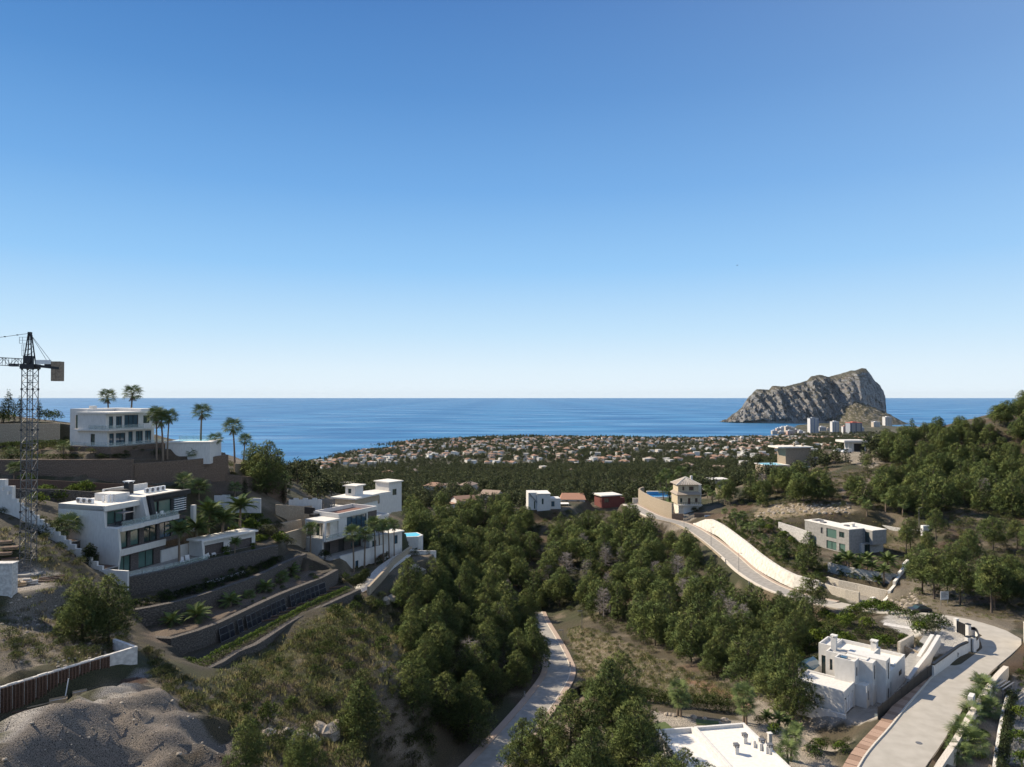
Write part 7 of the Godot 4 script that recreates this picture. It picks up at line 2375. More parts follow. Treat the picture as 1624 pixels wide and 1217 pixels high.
func right_edge() -> void:
	# parapet on the outer edge of the bend
	var p := R1.slice(2, 27)
	var o := out_by(p, 3.75)
	tag(obj("road_parapet", wall_run(o, PackedFloat32Array(Array(o).map(func(e): return e.y + 0.35)), PackedFloat32Array(Array(o).map(func(e): return e.y - 3.0)), 0.7), M.kerb), "low pale stone parapet along the outer edge of the lower road", "parapet")
	var b := thing("utility_box", "white utility cabinet standing in the parapet of the lower road", "cabinet", lv(1541, 1118, 130.4), yaw_of(Vector3(0.67, 0, -0.74)))
	part(b, "body", Vector3(-0.8, -0.6, -0.3), Vector3(0.8, 1.3, 0.3), M.stucco)
	part(b, "door", Vector3(-0.7, 0.0, 0.3), Vector3(0.7, 1.2, 0.33), M.concrete_pale)
	# solar panels under the parapet
	for k in 8:
		var q := lv(1500 + k * 6.0, 1210 - k * 13.0, 128.5)
		var t := thing("solar_panel", "dark blue ground solar panel below the road parapet", "solar panel", q, yaw_of(Vector3(0.5, 0, -0.87)), "ground solar panels by the palms")
		var tilt := Basis(Vector3.RIGHT, 0.0) * Basis(Vector3(1, 0, 0), -1.1)
		var f := MB.new()
		f.boxb(Transform3D(tilt, Vector3(0, 0.5, 0)), Vector3(1.15, 1.7, 0.04))
		obj("frame", f, M.steel, t)
		f = MB.new()
		f.boxb(Transform3D(tilt, Vector3(0, 0.5, 0) + tilt * Vector3(0, 0, 0.026)), Vector3(1.05, 1.6, 0.012))
		obj("cell_field", f, M.solar, t)
		f = MB.new()
		f.bar(Vector3(-0.4, -0.3, -0.4), Vector3(-0.4, 0.75, -0.4), 0.05)
		f.bar(Vector3(0.4, -0.3, -0.4), Vector3(0.4, 0.75, -0.4), 0.05)
		obj("stand", f, M.steel, t)
	var n := 0
	for s in [[1520,1205],[1526,1180],[1532,1160],[1540,1140],[1548,1125],[1557,1110],[1563,1098],[1545,1190],[1570,1130],[1556,1090]]:
		plant(kit.young[2], "bushy_palm", lv(s[0], s[1] + 8, 128.5), [1.0, 1.15, 0.95][n % 3], "short bushy palm in the sandy strip, number %s from the bottom edge" % ["one", "two", "three", "four", "five", "six", "seven", "eight", "nine", "ten"][n], "palm", "bushy palms below the road parapet")
		n += 1
	long_wall("garden_wall", path_lv([1572,1240,128.6, 1582,1170,128.6, 1590,1130,128.6, 1596,1110,128.6]), 0.7, -1.0, 0.35, M.stucco_warm, "cream garden wall right of the sandy palm strip", "wall")
	hedge(path_lv([1588,1230,128.6, 1596,1170,128.6, 1602,1130,128.6, 1606,1105,128.6]), 1.4, 1.2, "grey green planting along the cream garden wall at the right edge", [Color(0.075, 0.095, 0.045), Color(0.055, 0.08, 0.035)])
	for s in [[1618,1180,1.0],[1620,1140,1.1],[1622,1215,1.0],[1555,1205,0.6],[1560,1170,0.6]]:
		plant(kit.lush[n % 2], "garden_shrub", lv(s[0], s[1], 128.6), s[2] * 0.7, "yellow green shrub on the white gravel at the right edge", "shrub", "shrubs at the right edge")
		n += 1
	# pergola with slats and white wall
	var g := thing("slat_pergola", "grey slatted pergola beside a white wall at the right edge", "pergola", lv(1598, 1100, 129.0), yaw_of(Vector3(0.8, 0, -0.6)))
	for k in 9:
		part(g, "slat", Vector3(-2.2, 1.0, -k * 0.5), Vector3(2.2, 1.12, -k * 0.5 + 0.2), M.frame_grey)
	for s in [[-2.2, -4.0], [2.1, -4.0], [-2.2, 0.1], [2.1, 0.1]]:
		part(g, "post", Vector3(s[0], -1.0, s[1]), Vector3(s[0] + 0.12, 1.0, s[1] + 0.12), M.frame_grey)
	var wl := thing("house_corner", "corner of a white house cut off by the right edge", "building", lv(1672, 1100, 129.0), yaw_of(Vector3(0.8, 0, -0.6)))
	block(wl, "wall", Vector3(0, -2, -3.2), Vector3(8, 2.6, 0), M.stucco, [["-x", -2.6, 0.3, -0.8, 2.1, M.glass_blue, 1]])
	part(wl, "roof", Vector3(-0.2, 2.6, -3.4), Vector3(8, 2.9, 0.2), M.roof_white)
	var ed := thing("boundary_wall", "tall pale wall end at the right edge beside the bend", "wall", lv(1632, 1032, 130.0), -0.55)
	part(ed, "wall", Vector3(-0.3, -1, -5), Vector3(0.2, 3.2, 0.5), M.stucco_warm)
	part(ed, "coping", Vector3(-0.36, 3.2, -5.05), Vector3(0.26, 3.3, 0.55), M.kerb)

func yard_house() -> void:
	var a := lv(1178, 1150, 133.5)
	var t := thing("villa", "low white house with flat pale roofs and roof vents at the bottom of the view", "villa", Vector3(a.x, 130.0, a.z), 0.16)
	# local x right, z toward the camera; roof at 3.5 m
	block(t, "main_block", Vector3(-6.2, -1, 0.3), Vector3(0.0, 3.5, 18.0), M.stucco, [["+x", 4.0, 0.4, 6.0, 2.4, M.glass, 1]])
	part(t, "main_roof", Vector3(-5.9, 3.5, 0.6), Vector3(-0.3, 3.56, 17.8), M.roof_white)
	parapet(t, Vector3(-6.2, 3.5, 0.3), Vector3(0.0, 3.5, 18.0), 0.4, 0.3, M.stucco)
	block(t, "left_block", Vector3(-10.6, -1, 0.0), Vector3(-6.2, 3.2, 9.0), M.stucco, [["-x", 3.0, 0.3, 6.0, 2.4, M.glass_blue, 2]])
	part(t, "left_roof", Vector3(-10.3, 3.2, 0.3), Vector3(-6.5, 3.26, 8.7), M.roof_white)
	parapet(t, Vector3(-10.6, 3.2, 0.0), Vector3(-6.2, 3.2, 9.0), 0.55, 0.3, M.stucco)
	block(t, "terrace_block", Vector3(-13.0, -1, 2.0), Vector3(-10.6, 2.2, 6.0), M.stucco, [["-x", 2.6, 0.4, 5.4, 1.8, M.glass_blue, 1]])
	part(t, "glass_roof", Vector3(-14.5, 1.0, 6.0), Vector3(-10.7, 1.08, 9.0), M.glass_blue)
	for k in 4:
		part(t, "glazing_bar", Vector3(-14.5 + k * 1.25, 1.08, 6.0), Vector3(-14.42 + k * 1.25, 1.14, 9.0), M.frame_white)
	for s in [[-3.9, 6.2], [-1.9, 4.2], [-0.7, 5.7], [-0.35, 6.8]]:
		chimney(t, Vector3(s[0], 3.5, s[1]), 0.42, 0.75, M.stucco, M.frame_grey)
	for k in 3:
		part(t, "roof_step", Vector3(-1.5 + k * 0.35, 3.5, 4.8 + k * 0.7), Vector3(-1.2 + k * 0.35, 4.3, 5.4 + k * 0.7), M.stucco)
	var fp := thing("white_post", "free standing white post beside the yard house corner", "post", lv(1221, 1200, 130.0), 0.2)
	part(fp, "shaft", Vector3(-0.2, -0.3, -0.2), Vector3(0.2, 2.6, 0.2), M.stucco)
	part(fp, "cap", Vector3(-0.26, 2.6, -0.26), Vector3(0.26, 2.72, 0.26), M.stucco)
	tag(struct("lawn", strip(PackedVector3Array([lv(1022, 1160, 130.06), lv(1064, 1153, 130.06)]), -1.4, 1.2, 0.03, 0.2), M.lawn), "small bright lawn beside the yard house", "lawn")
	tag(struct("lawn", strip(PackedVector3Array([lv(1104, 1144, 130.06), lv(1140, 1147, 130.06)]), -0.5, 0.9, 0.03, 0.2), M.lawn), "narrow strip of lawn behind the yard house", "lawn")
	hedge(smooth_path(PackedVector3Array([gnd(920, 1100), gnd(1000, 1112), gnd(1060, 1120), gnd(1110, 1126), gnd(1165, 1132)]), 3.0), 1.7, 2.0, "long dark hedge behind the gravel yard", [Color(0.045, 0.068, 0.022), Color(0.06, 0.085, 0.028)])
	var n := 0
	for s in [[1075,1135,0.9,0],[1080,1137,0.8,0],[1180,1146,0.95,0],[1184,1150,0.8,0],[1255,1208,0.75,0],[1250,1225,0.85,0],[1262,1182,0.5,0],[1216,1143,0.7,1],[1236,1147,0.75,1],[1250,1150,0.6,1],[1265,1160,0.6,1]]:
		plant(kit.fan[n % 2] if s[3] == 0 else kit.young[0], "yard_palm", lv(s[0], s[1], 130.0), s[2] * 0.85, ["fan palm in the gravel yard of the low white house", "spreading palm along the yard hedge"][s[3]], "palm", ["palms of the gravel yard", "palms along the yard hedge"][s[3]])
		n += 1
	for s in [[1228,1195],[1285,1195],[1300,1190],[1310,1180],[1205,1150],[1230,1165],[1325,1185],[1295,1205],[1335,1195],[1345,1180]]:
		plant([kit.bush[0], kit.lush[0], kit.scrub[1]][n % 3], "yard_shrub", lv(s[0], s[1], 130.0), 0.55, "small shrub in the gravel yard below the white towered villa", "shrub", "shrubs of the gravel yard")
		n += 1
	for s in [[1057,1134],[1063,1135],[1069,1136],[1100,1139],[1118,1141],[1150,1144],[1205,1172],[1212,1180],[1218,1186],[1280,1190],[1290,1186]]:
		plant(kit.stone[n % 3], "garden_rock", lv(s[0], s[1], 130.0), rng.randf_range(0.7, 1.2), "pale rock edging the gravel yard", "rock", "rocks of the gravel yard")
		n += 1
	# side gate, fence and bollards by the valley road
	var f := thing("black_gate", "black gate panel beside the bend of the valley road", "gate", gnd(903, 1110), 0.75)
	part(f, "leaf", Vector3(-0.2, 0.0, -0.04), Vector3(3.4, 1.7, 0.04), M.charcoal)
	part(f, "post", Vector3(-0.35, -0.2, -0.12), Vector3(-0.15, 1.9, 0.12), M.frame_dark)

func concrete_villa() -> void:
	var O := lv(1347, 880, 126.3)
	var t := thing("villa", "grey concrete villa of two shifted boxes with a white roof", "villa", O, yaw_of(Vector3(0.93, 0, -0.36)))
	var C: Material = M.concrete
	# local x to the right, -z away; the long left face looks toward -x
	block(t, "left_box", Vector3(0, -2.0, -17.0), Vector3(5.6, 7.0, 0), C, [["-x", -3.6, 4.4, -1.7, 6.0, M.glass, 1], ["-x", -8.4, 3.6, -4.6, 6.2, M.glass_green, 0], ["-x", -10.6, 4.2, -9.6, 6.0, M.frame_grey, 0], ["-x", -3.6, 0.4, -1.4, 2.6, M.glass_green, 0], ["-x", -8.4, 0.2, -4.6, 2.6, M.glass_green, 1]])
	part(t, "left_roof", Vector3(-0.1, 7.0, -17.1), Vector3(5.7, 7.2, 0.1), M.roof_white)
	block(t, "right_box", Vector3(5.6, 2.9, -9.0), Vector3(11.0, 6.9, 3.0), C, [["-x", 0.4, 3.3, 2.0, 6.3, M.glass, 0]])
	part(t, "right_roof", Vector3(5.7, 6.9, -9.1), Vector3(11.1, 7.08, 3.1), M.roof_white)
	block(t, "lower_box", Vector3(4.0, -2.0, -9.0), Vector3(12.5, 2.9, 0.6), M.concrete_pale, [["+z", 5.2, 0.0, 7.4, 2.5, M.glass, 1]])
	part(t, "roof_light", Vector3(1.0, 7.2, -12.0), Vector3(2.2, 7.5, -10.4), M.frame_grey)
	part(t, "roof_light", Vector3(3.2, 7.2, -5.0), Vector3(4.4, 7.5, -3.6), M.frame_grey)
	chimney(t, Vector3(4.6, 7.1, -3.2), 1.0, 0.7, M.roof_white, M.roof_white)
	part(t, "roof_box", Vector3(1.4, 7.2, -15.6), Vector3(4.4, 7.4, -13.8), M.frame_grey)
	# garden walls
	var g := "pale stone walls round the concrete villa"
	var s := path_lv([1208,840,127.5, 1250,862,127.2, 1283,880,127])
	long_wall("garden_wall", path_lv([1236,830,131, 1262,838,130.5, 1285,846,130]), 0.4, -4.0, 0.4, M.concrete_pale, "pale concrete wall left of the concrete villa", "wall", g)
	# planted terrace in front
	var w := smooth_path(path_lv([1311,918,125.3, 1330,924,125.3, 1360,930,125.3, 1395,938,125.3, 1410,941,125.3]), 3.0)
	var rev := PackedVector3Array(w)
	rev.reverse()
	long_wall("terrace_wall", rev, 0.5, -2.4, 0.6, M.stone_pale, "pale stone wall holding the banana terrace before the concrete villa", "wall", g)
	w = smooth_path(path_lv([1313,895,127.3, 1345,902,127.3, 1390,910,127.3, 1422,914,127.3]), 3.0)
	rev = PackedVector3Array(w)
	rev.reverse()
	long_wall("terrace_wall", rev, 0.4, -2.4, 0.5, M.concrete_pale, "upper terrace wall right below the concrete villa", "wall", g)
	# stepped wall running up on the right
	var a := lv(1402, 966, 123.6)
	var b := lv(1440, 898, 127.5)
	var st := thing("stepped_wall", "cream stone wall climbing in steps right of the banana terrace", "wall", a, yaw_of((b - a).normalized() * Vector3(1, 0, 1)))
	var l := Vector2(b.x - a.x, b.z - a.z).length()
	for k in 5:
		part(st, "step", Vector3(l * k / 5.0, -2.0, -0.3), Vector3(l * (k + 1) / 5.0, 1.8 + k * 0.95, 0.3), M.stucco_warm)
	# drive and roadside wall
	long_wall("roadside_wall", PackedVector3Array([lv(1362, 955, 123.4), lv(1340, 950, 123.3), lv(1318, 944, 123.2), lv(1300, 938, 123.2)]), 2.2, -1.0, 0.6, M.stone_pale, "rough pale stone wall beside the drive entrance of the concrete villa", "wall", g)
	var dr := lv(1385, 950, 123.5)
	var pl := thing("cement_bag", "white bag lying on the drive before the concrete villa", "bag", dr, 0.4)
	part(pl, "bag", Vector3(-0.6, 0, -0.4), Vector3(0.6, 0.35, 0.4), M.cloth_white)
	part(pl, "flap", Vector3(-0.3, 0.35, -0.2), Vector3(0.4, 0.42, 0.3), M.cloth_white)
	# leaning white bank above the road
	var bank := smooth_path(path_lv([1098,832,125, 1134,849,124.4, 1167,875,124, 1194,898,123.6, 1224,917,123.3, 1256,932,123.2, 1296,942,123.2]), 2.5)
	bank.reverse()
	var tp := PackedFloat32Array()
	var ft := PackedFloat32Array()
	for k in bank.size():
		var f := 1.0 - float(k) / (bank.size() - 1)
		tp.append(bank[k].y + lerpf(0.4, 4.0, smoothstep(0.0, 0.14, f)) * lerpf(1.0, 0.72, smoothstep(0.6, 1.0, f)))
		ft.append(bank[k].y - 0.8)
	tag(obj("white_bank", wall_run(bank, tp, ft, 0.8, 0.3), M.gunite), "broad white sprayed concrete bank leaning back above the upper road", "bank")
	# back wall and boundary posts
	long_wall("garden_wall", PackedVector3Array([at(1395, 832, 226), at(1430, 838, 220), at(1475, 843, 214)]), 0.0, -3.0, 0.4, M.concrete_pale, "pale wall behind the right side of the concrete villa", "wall", g)
	var ut := thing("utility_box", "white cabinet standing on the wall behind the concrete villa", "cabinet", at(1467, 842, 214), 0.2)
	part(ut, "body", Vector3(-1.0, -1.5, -0.5), Vector3(1.2, 1.6, 0.5), M.frame_white)
	part(ut, "door", Vector3(-0.8, -0.6, 0.5), Vector3(1.0, 1.3, 0.54), M.concrete_pale)
	var n := 0
	for s2 in [[1322,908],[1330,911],[1338,912],[1346,914],[1355,916],[1364,918],[1374,919],[1383,921],[1392,924],[1402,926],[1326,902],[1342,905],[1360,908],[1376,911],[1395,915],[1410,918]]:
		plant(kit.feather[1] if n % 2 else kit.young[0], "banana_palm", gnd(s2[0], s2[1]), rng.randf_range(0.85, 1.25), "leafy palm crowded on the terrace before the concrete villa", "palm", "palms of the banana terrace")
		n += 1
	for s2 in [[1320,905],[1350,909],[1385,917],[1405,922],[1335,914],[1370,922],[1415,900],[1425,905],[1410,890],[1430,890],[1395,890]]:
		plant(kit.bush[n % 2], "terrace_shrub", gnd(s2[0], s2[1]), 0.6, "low dark shrub between the palms of the banana terrace", "shrub", "shrubs of the banana terrace")
		n += 1
	for s2 in [[1160,828],[1167,834],[1174,838],[1180,843],[1186,847],[1193,851],[1200,856],[1207,862],[1214,868],[1220,872],[1165,822],[1178,830],[1190,838],[1205,846],[1150,822],[1228,880],[1240,888]]:
		plant(kit.fan[n % 2] if n % 3 else kit.bush[0], "roadside_palm", gnd(s2[0], s2[1]), rng.randf_range(0.5, 0.85), "slim young palm in the planting above the white bank", "palm", "planting above the white bank")
		n += 1
	for s2 in [[1208,835],[1220,840],[1245,852],[1255,860]]:
		plant(kit.lush[n % 2], "garden_shrub", gnd(s2[0], s2[1]), 0.8, "bright shrub on the lawn left of the concrete villa", "shrub", "shrubs on the concrete villa lawn")
		n += 1
	for s2 in [[1405,812,"left"],[1375,818,"middle"],[1432,820,"right"]]:
		plant(kit.fan[n % 2], "fan_palm", gnd(s2[0], s2[1]), 1.0, "fan palm behind the concrete villa, %s of three" % s2[2], "palm")
		n += 1

func lamp(p: Vector3, yaw: float, h: float, label: String) -> void:
	var t := thing("street_lamp", label, "street lamp", p, yaw, "street lamps")
	var m := MB.new()
	m.tube(Vector3(0, -0.2, 0), Vector3(0, h, 0), 0.075, 0.05, 7)
	obj("pole", m, M.steel, t)
	part(t, "arm", Vector3(-0.05, h - 0.06, -0.05), Vector3(0.8, h + 0.02, 0.05), M.steel)
	part(t, "lantern", Vector3(0.6, h - 0.12, -0.12), Vector3(1.15, h - 0.02, 0.12), M.frame_grey)
	part(t, "base_plate", Vector3(-0.2, 0.0, -0.2), Vector3(0.2, 0.05, 0.2), M.steel)

func car(p: Vector3, yaw: float, paint: Material, van: bool, label: String) -> void:
	var t := thing("parked_van" if van else "parked_car", label, "van" if van else "car", p, yaw)
	var prof := PackedVector2Array([Vector2(-2.2, 0.35), Vector2(-2.25, 0.8), Vector2(-1.9, 1.0), Vector2(-1.3, 1.05), Vector2(1.6, 1.05), Vector2(2.15, 0.95), Vector2(2.2, 0.35)])
	if van:
		prof = PackedVector2Array([Vector2(-2.3, 0.35), Vector2(-2.35, 0.9), Vector2(-1.5, 1.15), Vector2(2.2, 1.15), Vector2(2.3, 0.35)])
	var b := MB.new()
	b.profile(prof, -0.85, 0.85)
	obj("body", b, paint, t)
	var c := MB.new()
	var cab := PackedVector2Array([Vector2(-1.2, 1.04), Vector2(-0.55, 1.5), Vector2(0.9, 1.52), Vector2(1.7, 1.04)])
	if van:
		cab = PackedVector2Array([Vector2(-1.5, 1.14), Vector2(-0.8, 1.85), Vector2(2.15, 1.9), Vector2(2.22, 1.14)])
	c.profile(cab, -0.74, 0.74)
	obj("windows", c, M.glass, t)
	var r := MB.new()
	r.slab(Vector3(cab[1].x, cab[1].y, -0.76), Vector3(cab[2].x, cab[1].y + 0.06, 0.76))
	if van:
		r.slab(Vector3(0.4, 1.15, -0.77), Vector3(2.2, 1.9, 0.77))
	obj("roof", r, paint, t)
	for s in [[-1.4, -0.8], [1.35, -0.8], [-1.4, 0.8], [1.35, 0.8]]:
		var w := MB.new()
		w.tube(Vector3(s[0], 0.33, s[1] - 0.12), Vector3(s[0], 0.33, s[1] + 0.12), 0.33, 0.33, 12)
		var wh := obj("wheel", w, M.tyre, t)
		var q := MB.new()
		q.tube(Vector3(s[0], 0.33, s[1] - 0.13), Vector3(s[0], 0.33, s[1] + 0.13), 0.19, 0.19, 10)
		obj("rim", q, M.steel, wh)
	for z in [-0.6, 0.6]:
		part(t, "headlight", Vector3(-2.28, 0.65, z - 0.18), Vector3(-2.2, 0.8, z + 0.18), M.frame_white)

func roadside() -> void:
	lamp(gnd(1128, 868), 0.4, 6.3, "thin street lamp on the upper road, nearer the yellow house")
	lamp(gnd(1172, 909), 0.3, 5.4, "thin street lamp on the upper road, beside the white bank")
	lamp(gnd(1085, 836), 0.2, 4.0, "short street lamp before the iron gate of the yellow house")
	lamp(at(1458, 842, 216), 0.2, 7.0, "tall street lamp behind the concrete villa")
	lamp(gnd(893, 1030), 3.2, 4.5, "street lamp on the bank of the valley road, lower one")
	lamp(gnd(923, 1000), 3.2, 5.0, "street lamp among the trees above the valley road")
	for s in [[1151,894,"bollard on the valley edge of the upper road, middle"],[1188,930,"bollard on the valley edge of the upper road, lower end"],[1238,950,"small post on the edge of the upper road by the lone pine"],[832,1108,"grey post on the wooded edge of the valley road"],[904,1060,"dark post on the slope edge of the valley road"]]:
		var o := thing("bollard", s[2], "bollard", gnd(s[0], s[1]), 0.0)
		part(o, "post", Vector3(-0.12, -0.2, -0.12), Vector3(0.12, 1.2, 0.12), M.concrete)
		part(o, "cap", Vector3(-0.14, 1.2, -0.14), Vector3(0.14, 1.28, 0.14), M.frame_grey)
	# stone wall below the upper road
	var p := out_by(R2.slice(14, R2.size() - 8), -3.6)
	tag(obj("road_wall", wall_run(p, PackedFloat32Array(Array(p).map(func(e): return e.y + 0.3)), PackedFloat32Array(Array(p).map(func(e): return e.y - 3.2)), 0.5), M.stone_tan), "tan stone retaining wall on the valley side of the upper road", "wall")
	# notice board
	var b := gnd(1498, 960)
	var t := thing("notice_board", "white notice board on two posts under the pines", "sign", b, 0.25)
	for x in [-0.9, 0.9]:
		part(t, "post", Vector3(x - 0.05, -0.3, -0.05), Vector3(x + 0.05, 2.6, 0.05), M.steel)
	part(t, "board", Vector3(-1.1, 1.2, 0.05), Vector3(1.1, 3.0, 0.1), M.frame_white)
	for k in 5:
		part(t, "text_line", Vector3(-0.85, 2.6 - k * 0.22, 0.1), Vector3(0.3 + 0.25 * (k % 3), 2.68 - k * 0.22, 0.105), M.frame_grey)
	car(gnd(1459, 972), 0.1, M.car_black, false, "black car parked behind the driveway hedge")
	var q := at(1343, 715, 330)
	car(Vector3(q.x, height(q.x, q.z), q.z), 0.1, M.car_white, true, "white van parked before the white carport")
	q = at(1330, 713, 334)
	car(Vector3(q.x, height(q.x, q.z), q.z), 0.2, M.car_white, false, "white car half hidden beside the white van")
	# a bird high over the sea
	var bird := thing("bird", "small dark bird flying high in the clear sky", "bird", at(1169.5, 421, 180), 0.5)
	var bm := MB.new()
	bm.tube(Vector3(-0.22, 0, 0), Vector3(0.1, 0.02, 0), 0.05, 0.07, 6)
	bm.tube(Vector3(0.1, 0.02, 0), Vector3(0.28, 0.03, 0), 0.06, 0.02, 6)
	for s in [-1, 1]:
		bm.tri(Vector3(0.1, 0.03, 0), Vector3(-0.1, 0.03, 0), Vector3(0.0, 0.16, s * 0.3))
		bm.tri(Vector3(0.08, 0.12, s * 0.22), Vector3(-0.06, 0.12, s * 0.22), Vector3(-0.1, 0.05, s * 0.55))
	obj("body", bm, M.frame_grey, bird)

func hill_houses() -> void:
	# yellow house with hipped roofs
	var O := at(1074, 828, 272)
	O.y = 124.9
	var t := thing("tower_house", "tall yellow house with hipped tile roof behind an iron gate", "house", O, 0.06)
	var Y: Material = M.yellow_wall
	block(t, "garage_floor", Vector3(1.0, -2, -8), Vector3(8.8, 5.2, -1.5), M.stucco_warm, [["+z", 3.0, 0.6, 6.8, 4.6, M.frame_white, 3, M.frame_white]])
	block(t, "middle_floor", Vector3(0.4, 5.2, -9), Vector3(9.2, 9.2, -0.6), Y, [["+z", 4.4, 5.3, 5.4, 7.6, M.wood, 0], ["+z", 7.2, 6.0, 8.2, 7.6, M.wood, 1], ["+z", 1.4, 6.0, 2.2, 7.6, M.glass, 0]])
	part(t, "balcony", Vector3(0.0, 5.0, -0.6), Vector3(9.6, 5.25, 0.9), M.stucco_warm)
	for k in 14:
		part(t, "baluster", Vector3(0.1 + k * 0.72, 5.25, 0.7), Vector3(0.18 + k * 0.72, 6.1, 0.78), M.frame_dark)
	part(t, "hand_rail", Vector3(0.0, 6.1, 0.68), Vector3(9.6, 6.17, 0.8), M.frame_dark)
	block(t, "top_floor", Vector3(0.9, 9.2, -8.4), Vector3(8.9, 12.8, -1.6), Y, [["+z", 2.6, 10.4, 3.3, 11.9, M.wood, 0], ["+z", 5.2, 10.4, 7.0, 11.9, M.wood, 1]])
	var sk := MB.new()
	var rings := [[Vector3(-0.2, 9.0, 0.4), Vector3(9.8, 9.0, 0.4), Vector3(9.8, 9.0, -9.4), Vector3(-0.2, 9.0, -9.4)], [Vector3(0.9, 10.0, -1.6), Vector3(8.9, 10.0, -1.6), Vector3(8.9, 10.0, -8.4), Vector3(0.9, 10.0, -8.4)]]
	for k in 4:
		sk.quad(rings[0][k], rings[0][(k + 1) % 4], rings[1][(k + 1) % 4], rings[1][k])
	obj("skirt_roof", sk, M.tile_old, t)
	var rf := MB.new()
	var e := [Vector3(0.0, 12.7, -0.7), Vector3(9.8, 12.7, -0.7), Vector3(9.8, 12.7, -9.3), Vector3(0.0, 12.7, -9.3)]
	var apex := Vector3(4.9, 15.3, -5.0)
	for k in 4:
		rf.tri(e[k], e[(k + 1) % 4], apex)
	var roof := obj("roof", rf, M.tile_old, t)
	var ridge := MB.new()
	for k in 4:
		ridge.tube(e[k], apex, 0.14, 0.14, 5)
	for k in 9:
		var a: Vector3 = e[0].lerp(e[1], (k + 1) / 10.0)
		ridge.tube(a, a.lerp(apex, 0.25 + 0.72 * (1.0 - absf(k - 4) / 5.0)), 0.09, 0.09, 4)
	obj("tile_ridge", ridge, M.stucco_warm, roof)
	var ch := MB.new()
	ch.slab(Vector3(7.0, 13.0, -6.2), Vector3(7.8, 15.6, -5.4))
	obj("chimney", ch, M.stucco_warm, roof)
	part(t, "side_wing", Vector3(8.9, -2, -10), Vector3(10.8, 12.0, -4.0), M.stucco_warm)
	# gate, walls before it
	var g := thing("iron_gate", "blue grey iron gate between stone walls before the yellow house", "gate", at(1085, 826, 266), 0.05)
	for k in 15:
		part(g, "bar", Vector3(k * 0.26, -0.1, -0.03), Vector3(k * 0.26 + 0.1, 2.6, 0.03), M.glass_blue)
	for y in [0.3, 1.3, 2.3]:
		part(g, "rail", Vector3(0, y, -0.05), Vector3(3.8, y + 0.12, 0.05), M.frame_grey)
	long_wall("front_wall", PackedVector3Array([at(1066, 826, 268), at(1084, 826, 266)]), 2.6, -1.0, 0.5, M.stone_brown, "brown stone wall left of the iron gate", "wall")
	long_wall("front_wall", PackedVector3Array([at(1101, 825, 265), at(1125, 825, 264), at(1142, 826, 262)]), 2.6, -1.0, 0.5, M.stone_brown, "brown stone wall right of the iron gate with a blue poster", "wall")
	var po := thing("poster", "blue and white poster on the wall right of the iron gate", "poster", at(1118, 821, 262.6), 0.05)
	part(po, "sheet", Vector3(-0.1, -0.6, 0), Vector3(2.0, 0.9, 0.04), M.frame_white)
	part(po, "print", Vector3(0.1, -0.4, 0.04), Vector3(1.2, 0.6, 0.05), M.pool_blue)
	# curved stone wall of its garden
	var c := smooth_path(PackedVector3Array([at(1068, 826, 270), at(1050, 824, 278), at(1030, 815, 292), at(1015, 800, 310), at(1022, 796, 318)]), 2.5)
	var rev := PackedVector3Array(c)
	rev.reverse()
	tag(obj("curved_wall", wall_run(rev, PackedFloat32Array(Array(rev).map(func(q): return 131.0)), PackedFloat32Array(Array(rev).map(func(q): return 121.0)), 0.7), M.stone_tan), "curved pale stone wall round the garden of the yellow house", "wall")
	var pq := at(1044, 795, 300)
	var pool := thing("swimming_pool", "blue swimming pool behind the curved stone wall", "pool", Vector3(pq.x, 129.2, pq.z), 0.0)
	part(pool, "rim", Vector3(-4, -0.4, -3.5), Vector3(6, 0.15, 2.0), M.stucco_warm)
	part(pool, "water", Vector3(-3.2, 0.15, -2.9), Vector3(5.2, 0.18, 1.4), M.pool_blue)
	part(pool, "screen_wall", Vector3(-4, 0.15, -3.8), Vector3(6, 1.6, -3.5), M.pool_blue)
	part(pool, "screen_cap", Vector3(-4.2, 1.6, -4.2), Vector3(6.2, 1.85, -3.3), M.stucco_warm)
	var sl := thing("sloped_wall", "white sloping wall end left of the blue pool", "wall", at(1016, 799, 312), 0.0)
	part(sl, "wall", Vector3(-3.4, -3, -0.3), Vector3(3.0, 2.2, 0.3), M.stucco)
	part(sl, "coping", Vector3(-3.5, 2.2, -0.4), Vector3(3.1, 2.4, 0.4), M.stucco)
	# white cubic house
	var w := thing("cubic_house", "white cubic house with a ramped wall standing in the pines", "house", at(838, 809, 300), 0.1)
	block(w, "left_block", Vector3(0, -4, -8), Vector3(3.6, 7.2, 0), M.stucco, [["+z", 2.4, 0.4, 2.9, 3.6, M.glass, 0]])
	block(w, "front_block", Vector3(3.6, -4, -9), Vector3(9.2, 6.6, 1.0), M.stucco, [["+z", 5.6, 2.4, 6.3, 4.8, M.glass, 0], ["+x", -3.0, 2.0, -1.0, 4.6, M.glass, 0]])
	block(w, "right_block", Vector3(9.2, -4, -8), Vector3(14.0, 4.4, -1.5), M.stucco, [["+z", 10.0, 1.0, 11.4, 3.2, M.glass_blue, 0]])
	var rp := MB.new()
	rp.profile(PackedVector2Array([Vector2(0.0, 7.0), Vector2(3.4, 2.8), Vector2(3.6, 2.8), Vector2(3.6, 3.6), Vector2(0.4, 7.2)]), 0.0, 0.25)
	obj("ramp_edge", rp, M.concrete, w)
	part(w, "roof", Vector3(3.4, 6.6, -9.2), Vector3(9.4, 6.9, 1.2), M.roof_white)
	var h := thing("gabled_house", "long white house with terracotta roof beside the white cubic house", "house", at(890, 801, 325), -0.05)
	block(h, "wall", Vector3(0, -4, -7), Vector3(10.8, 2.6, 0), M.stucco, [["+z", 2.0, 0.4, 3.4, 2.0, M.glass, 0], ["+z", 7.0, 0.4, 8.4, 2.0, M.glass, 0]])
	var hr := MB.new()
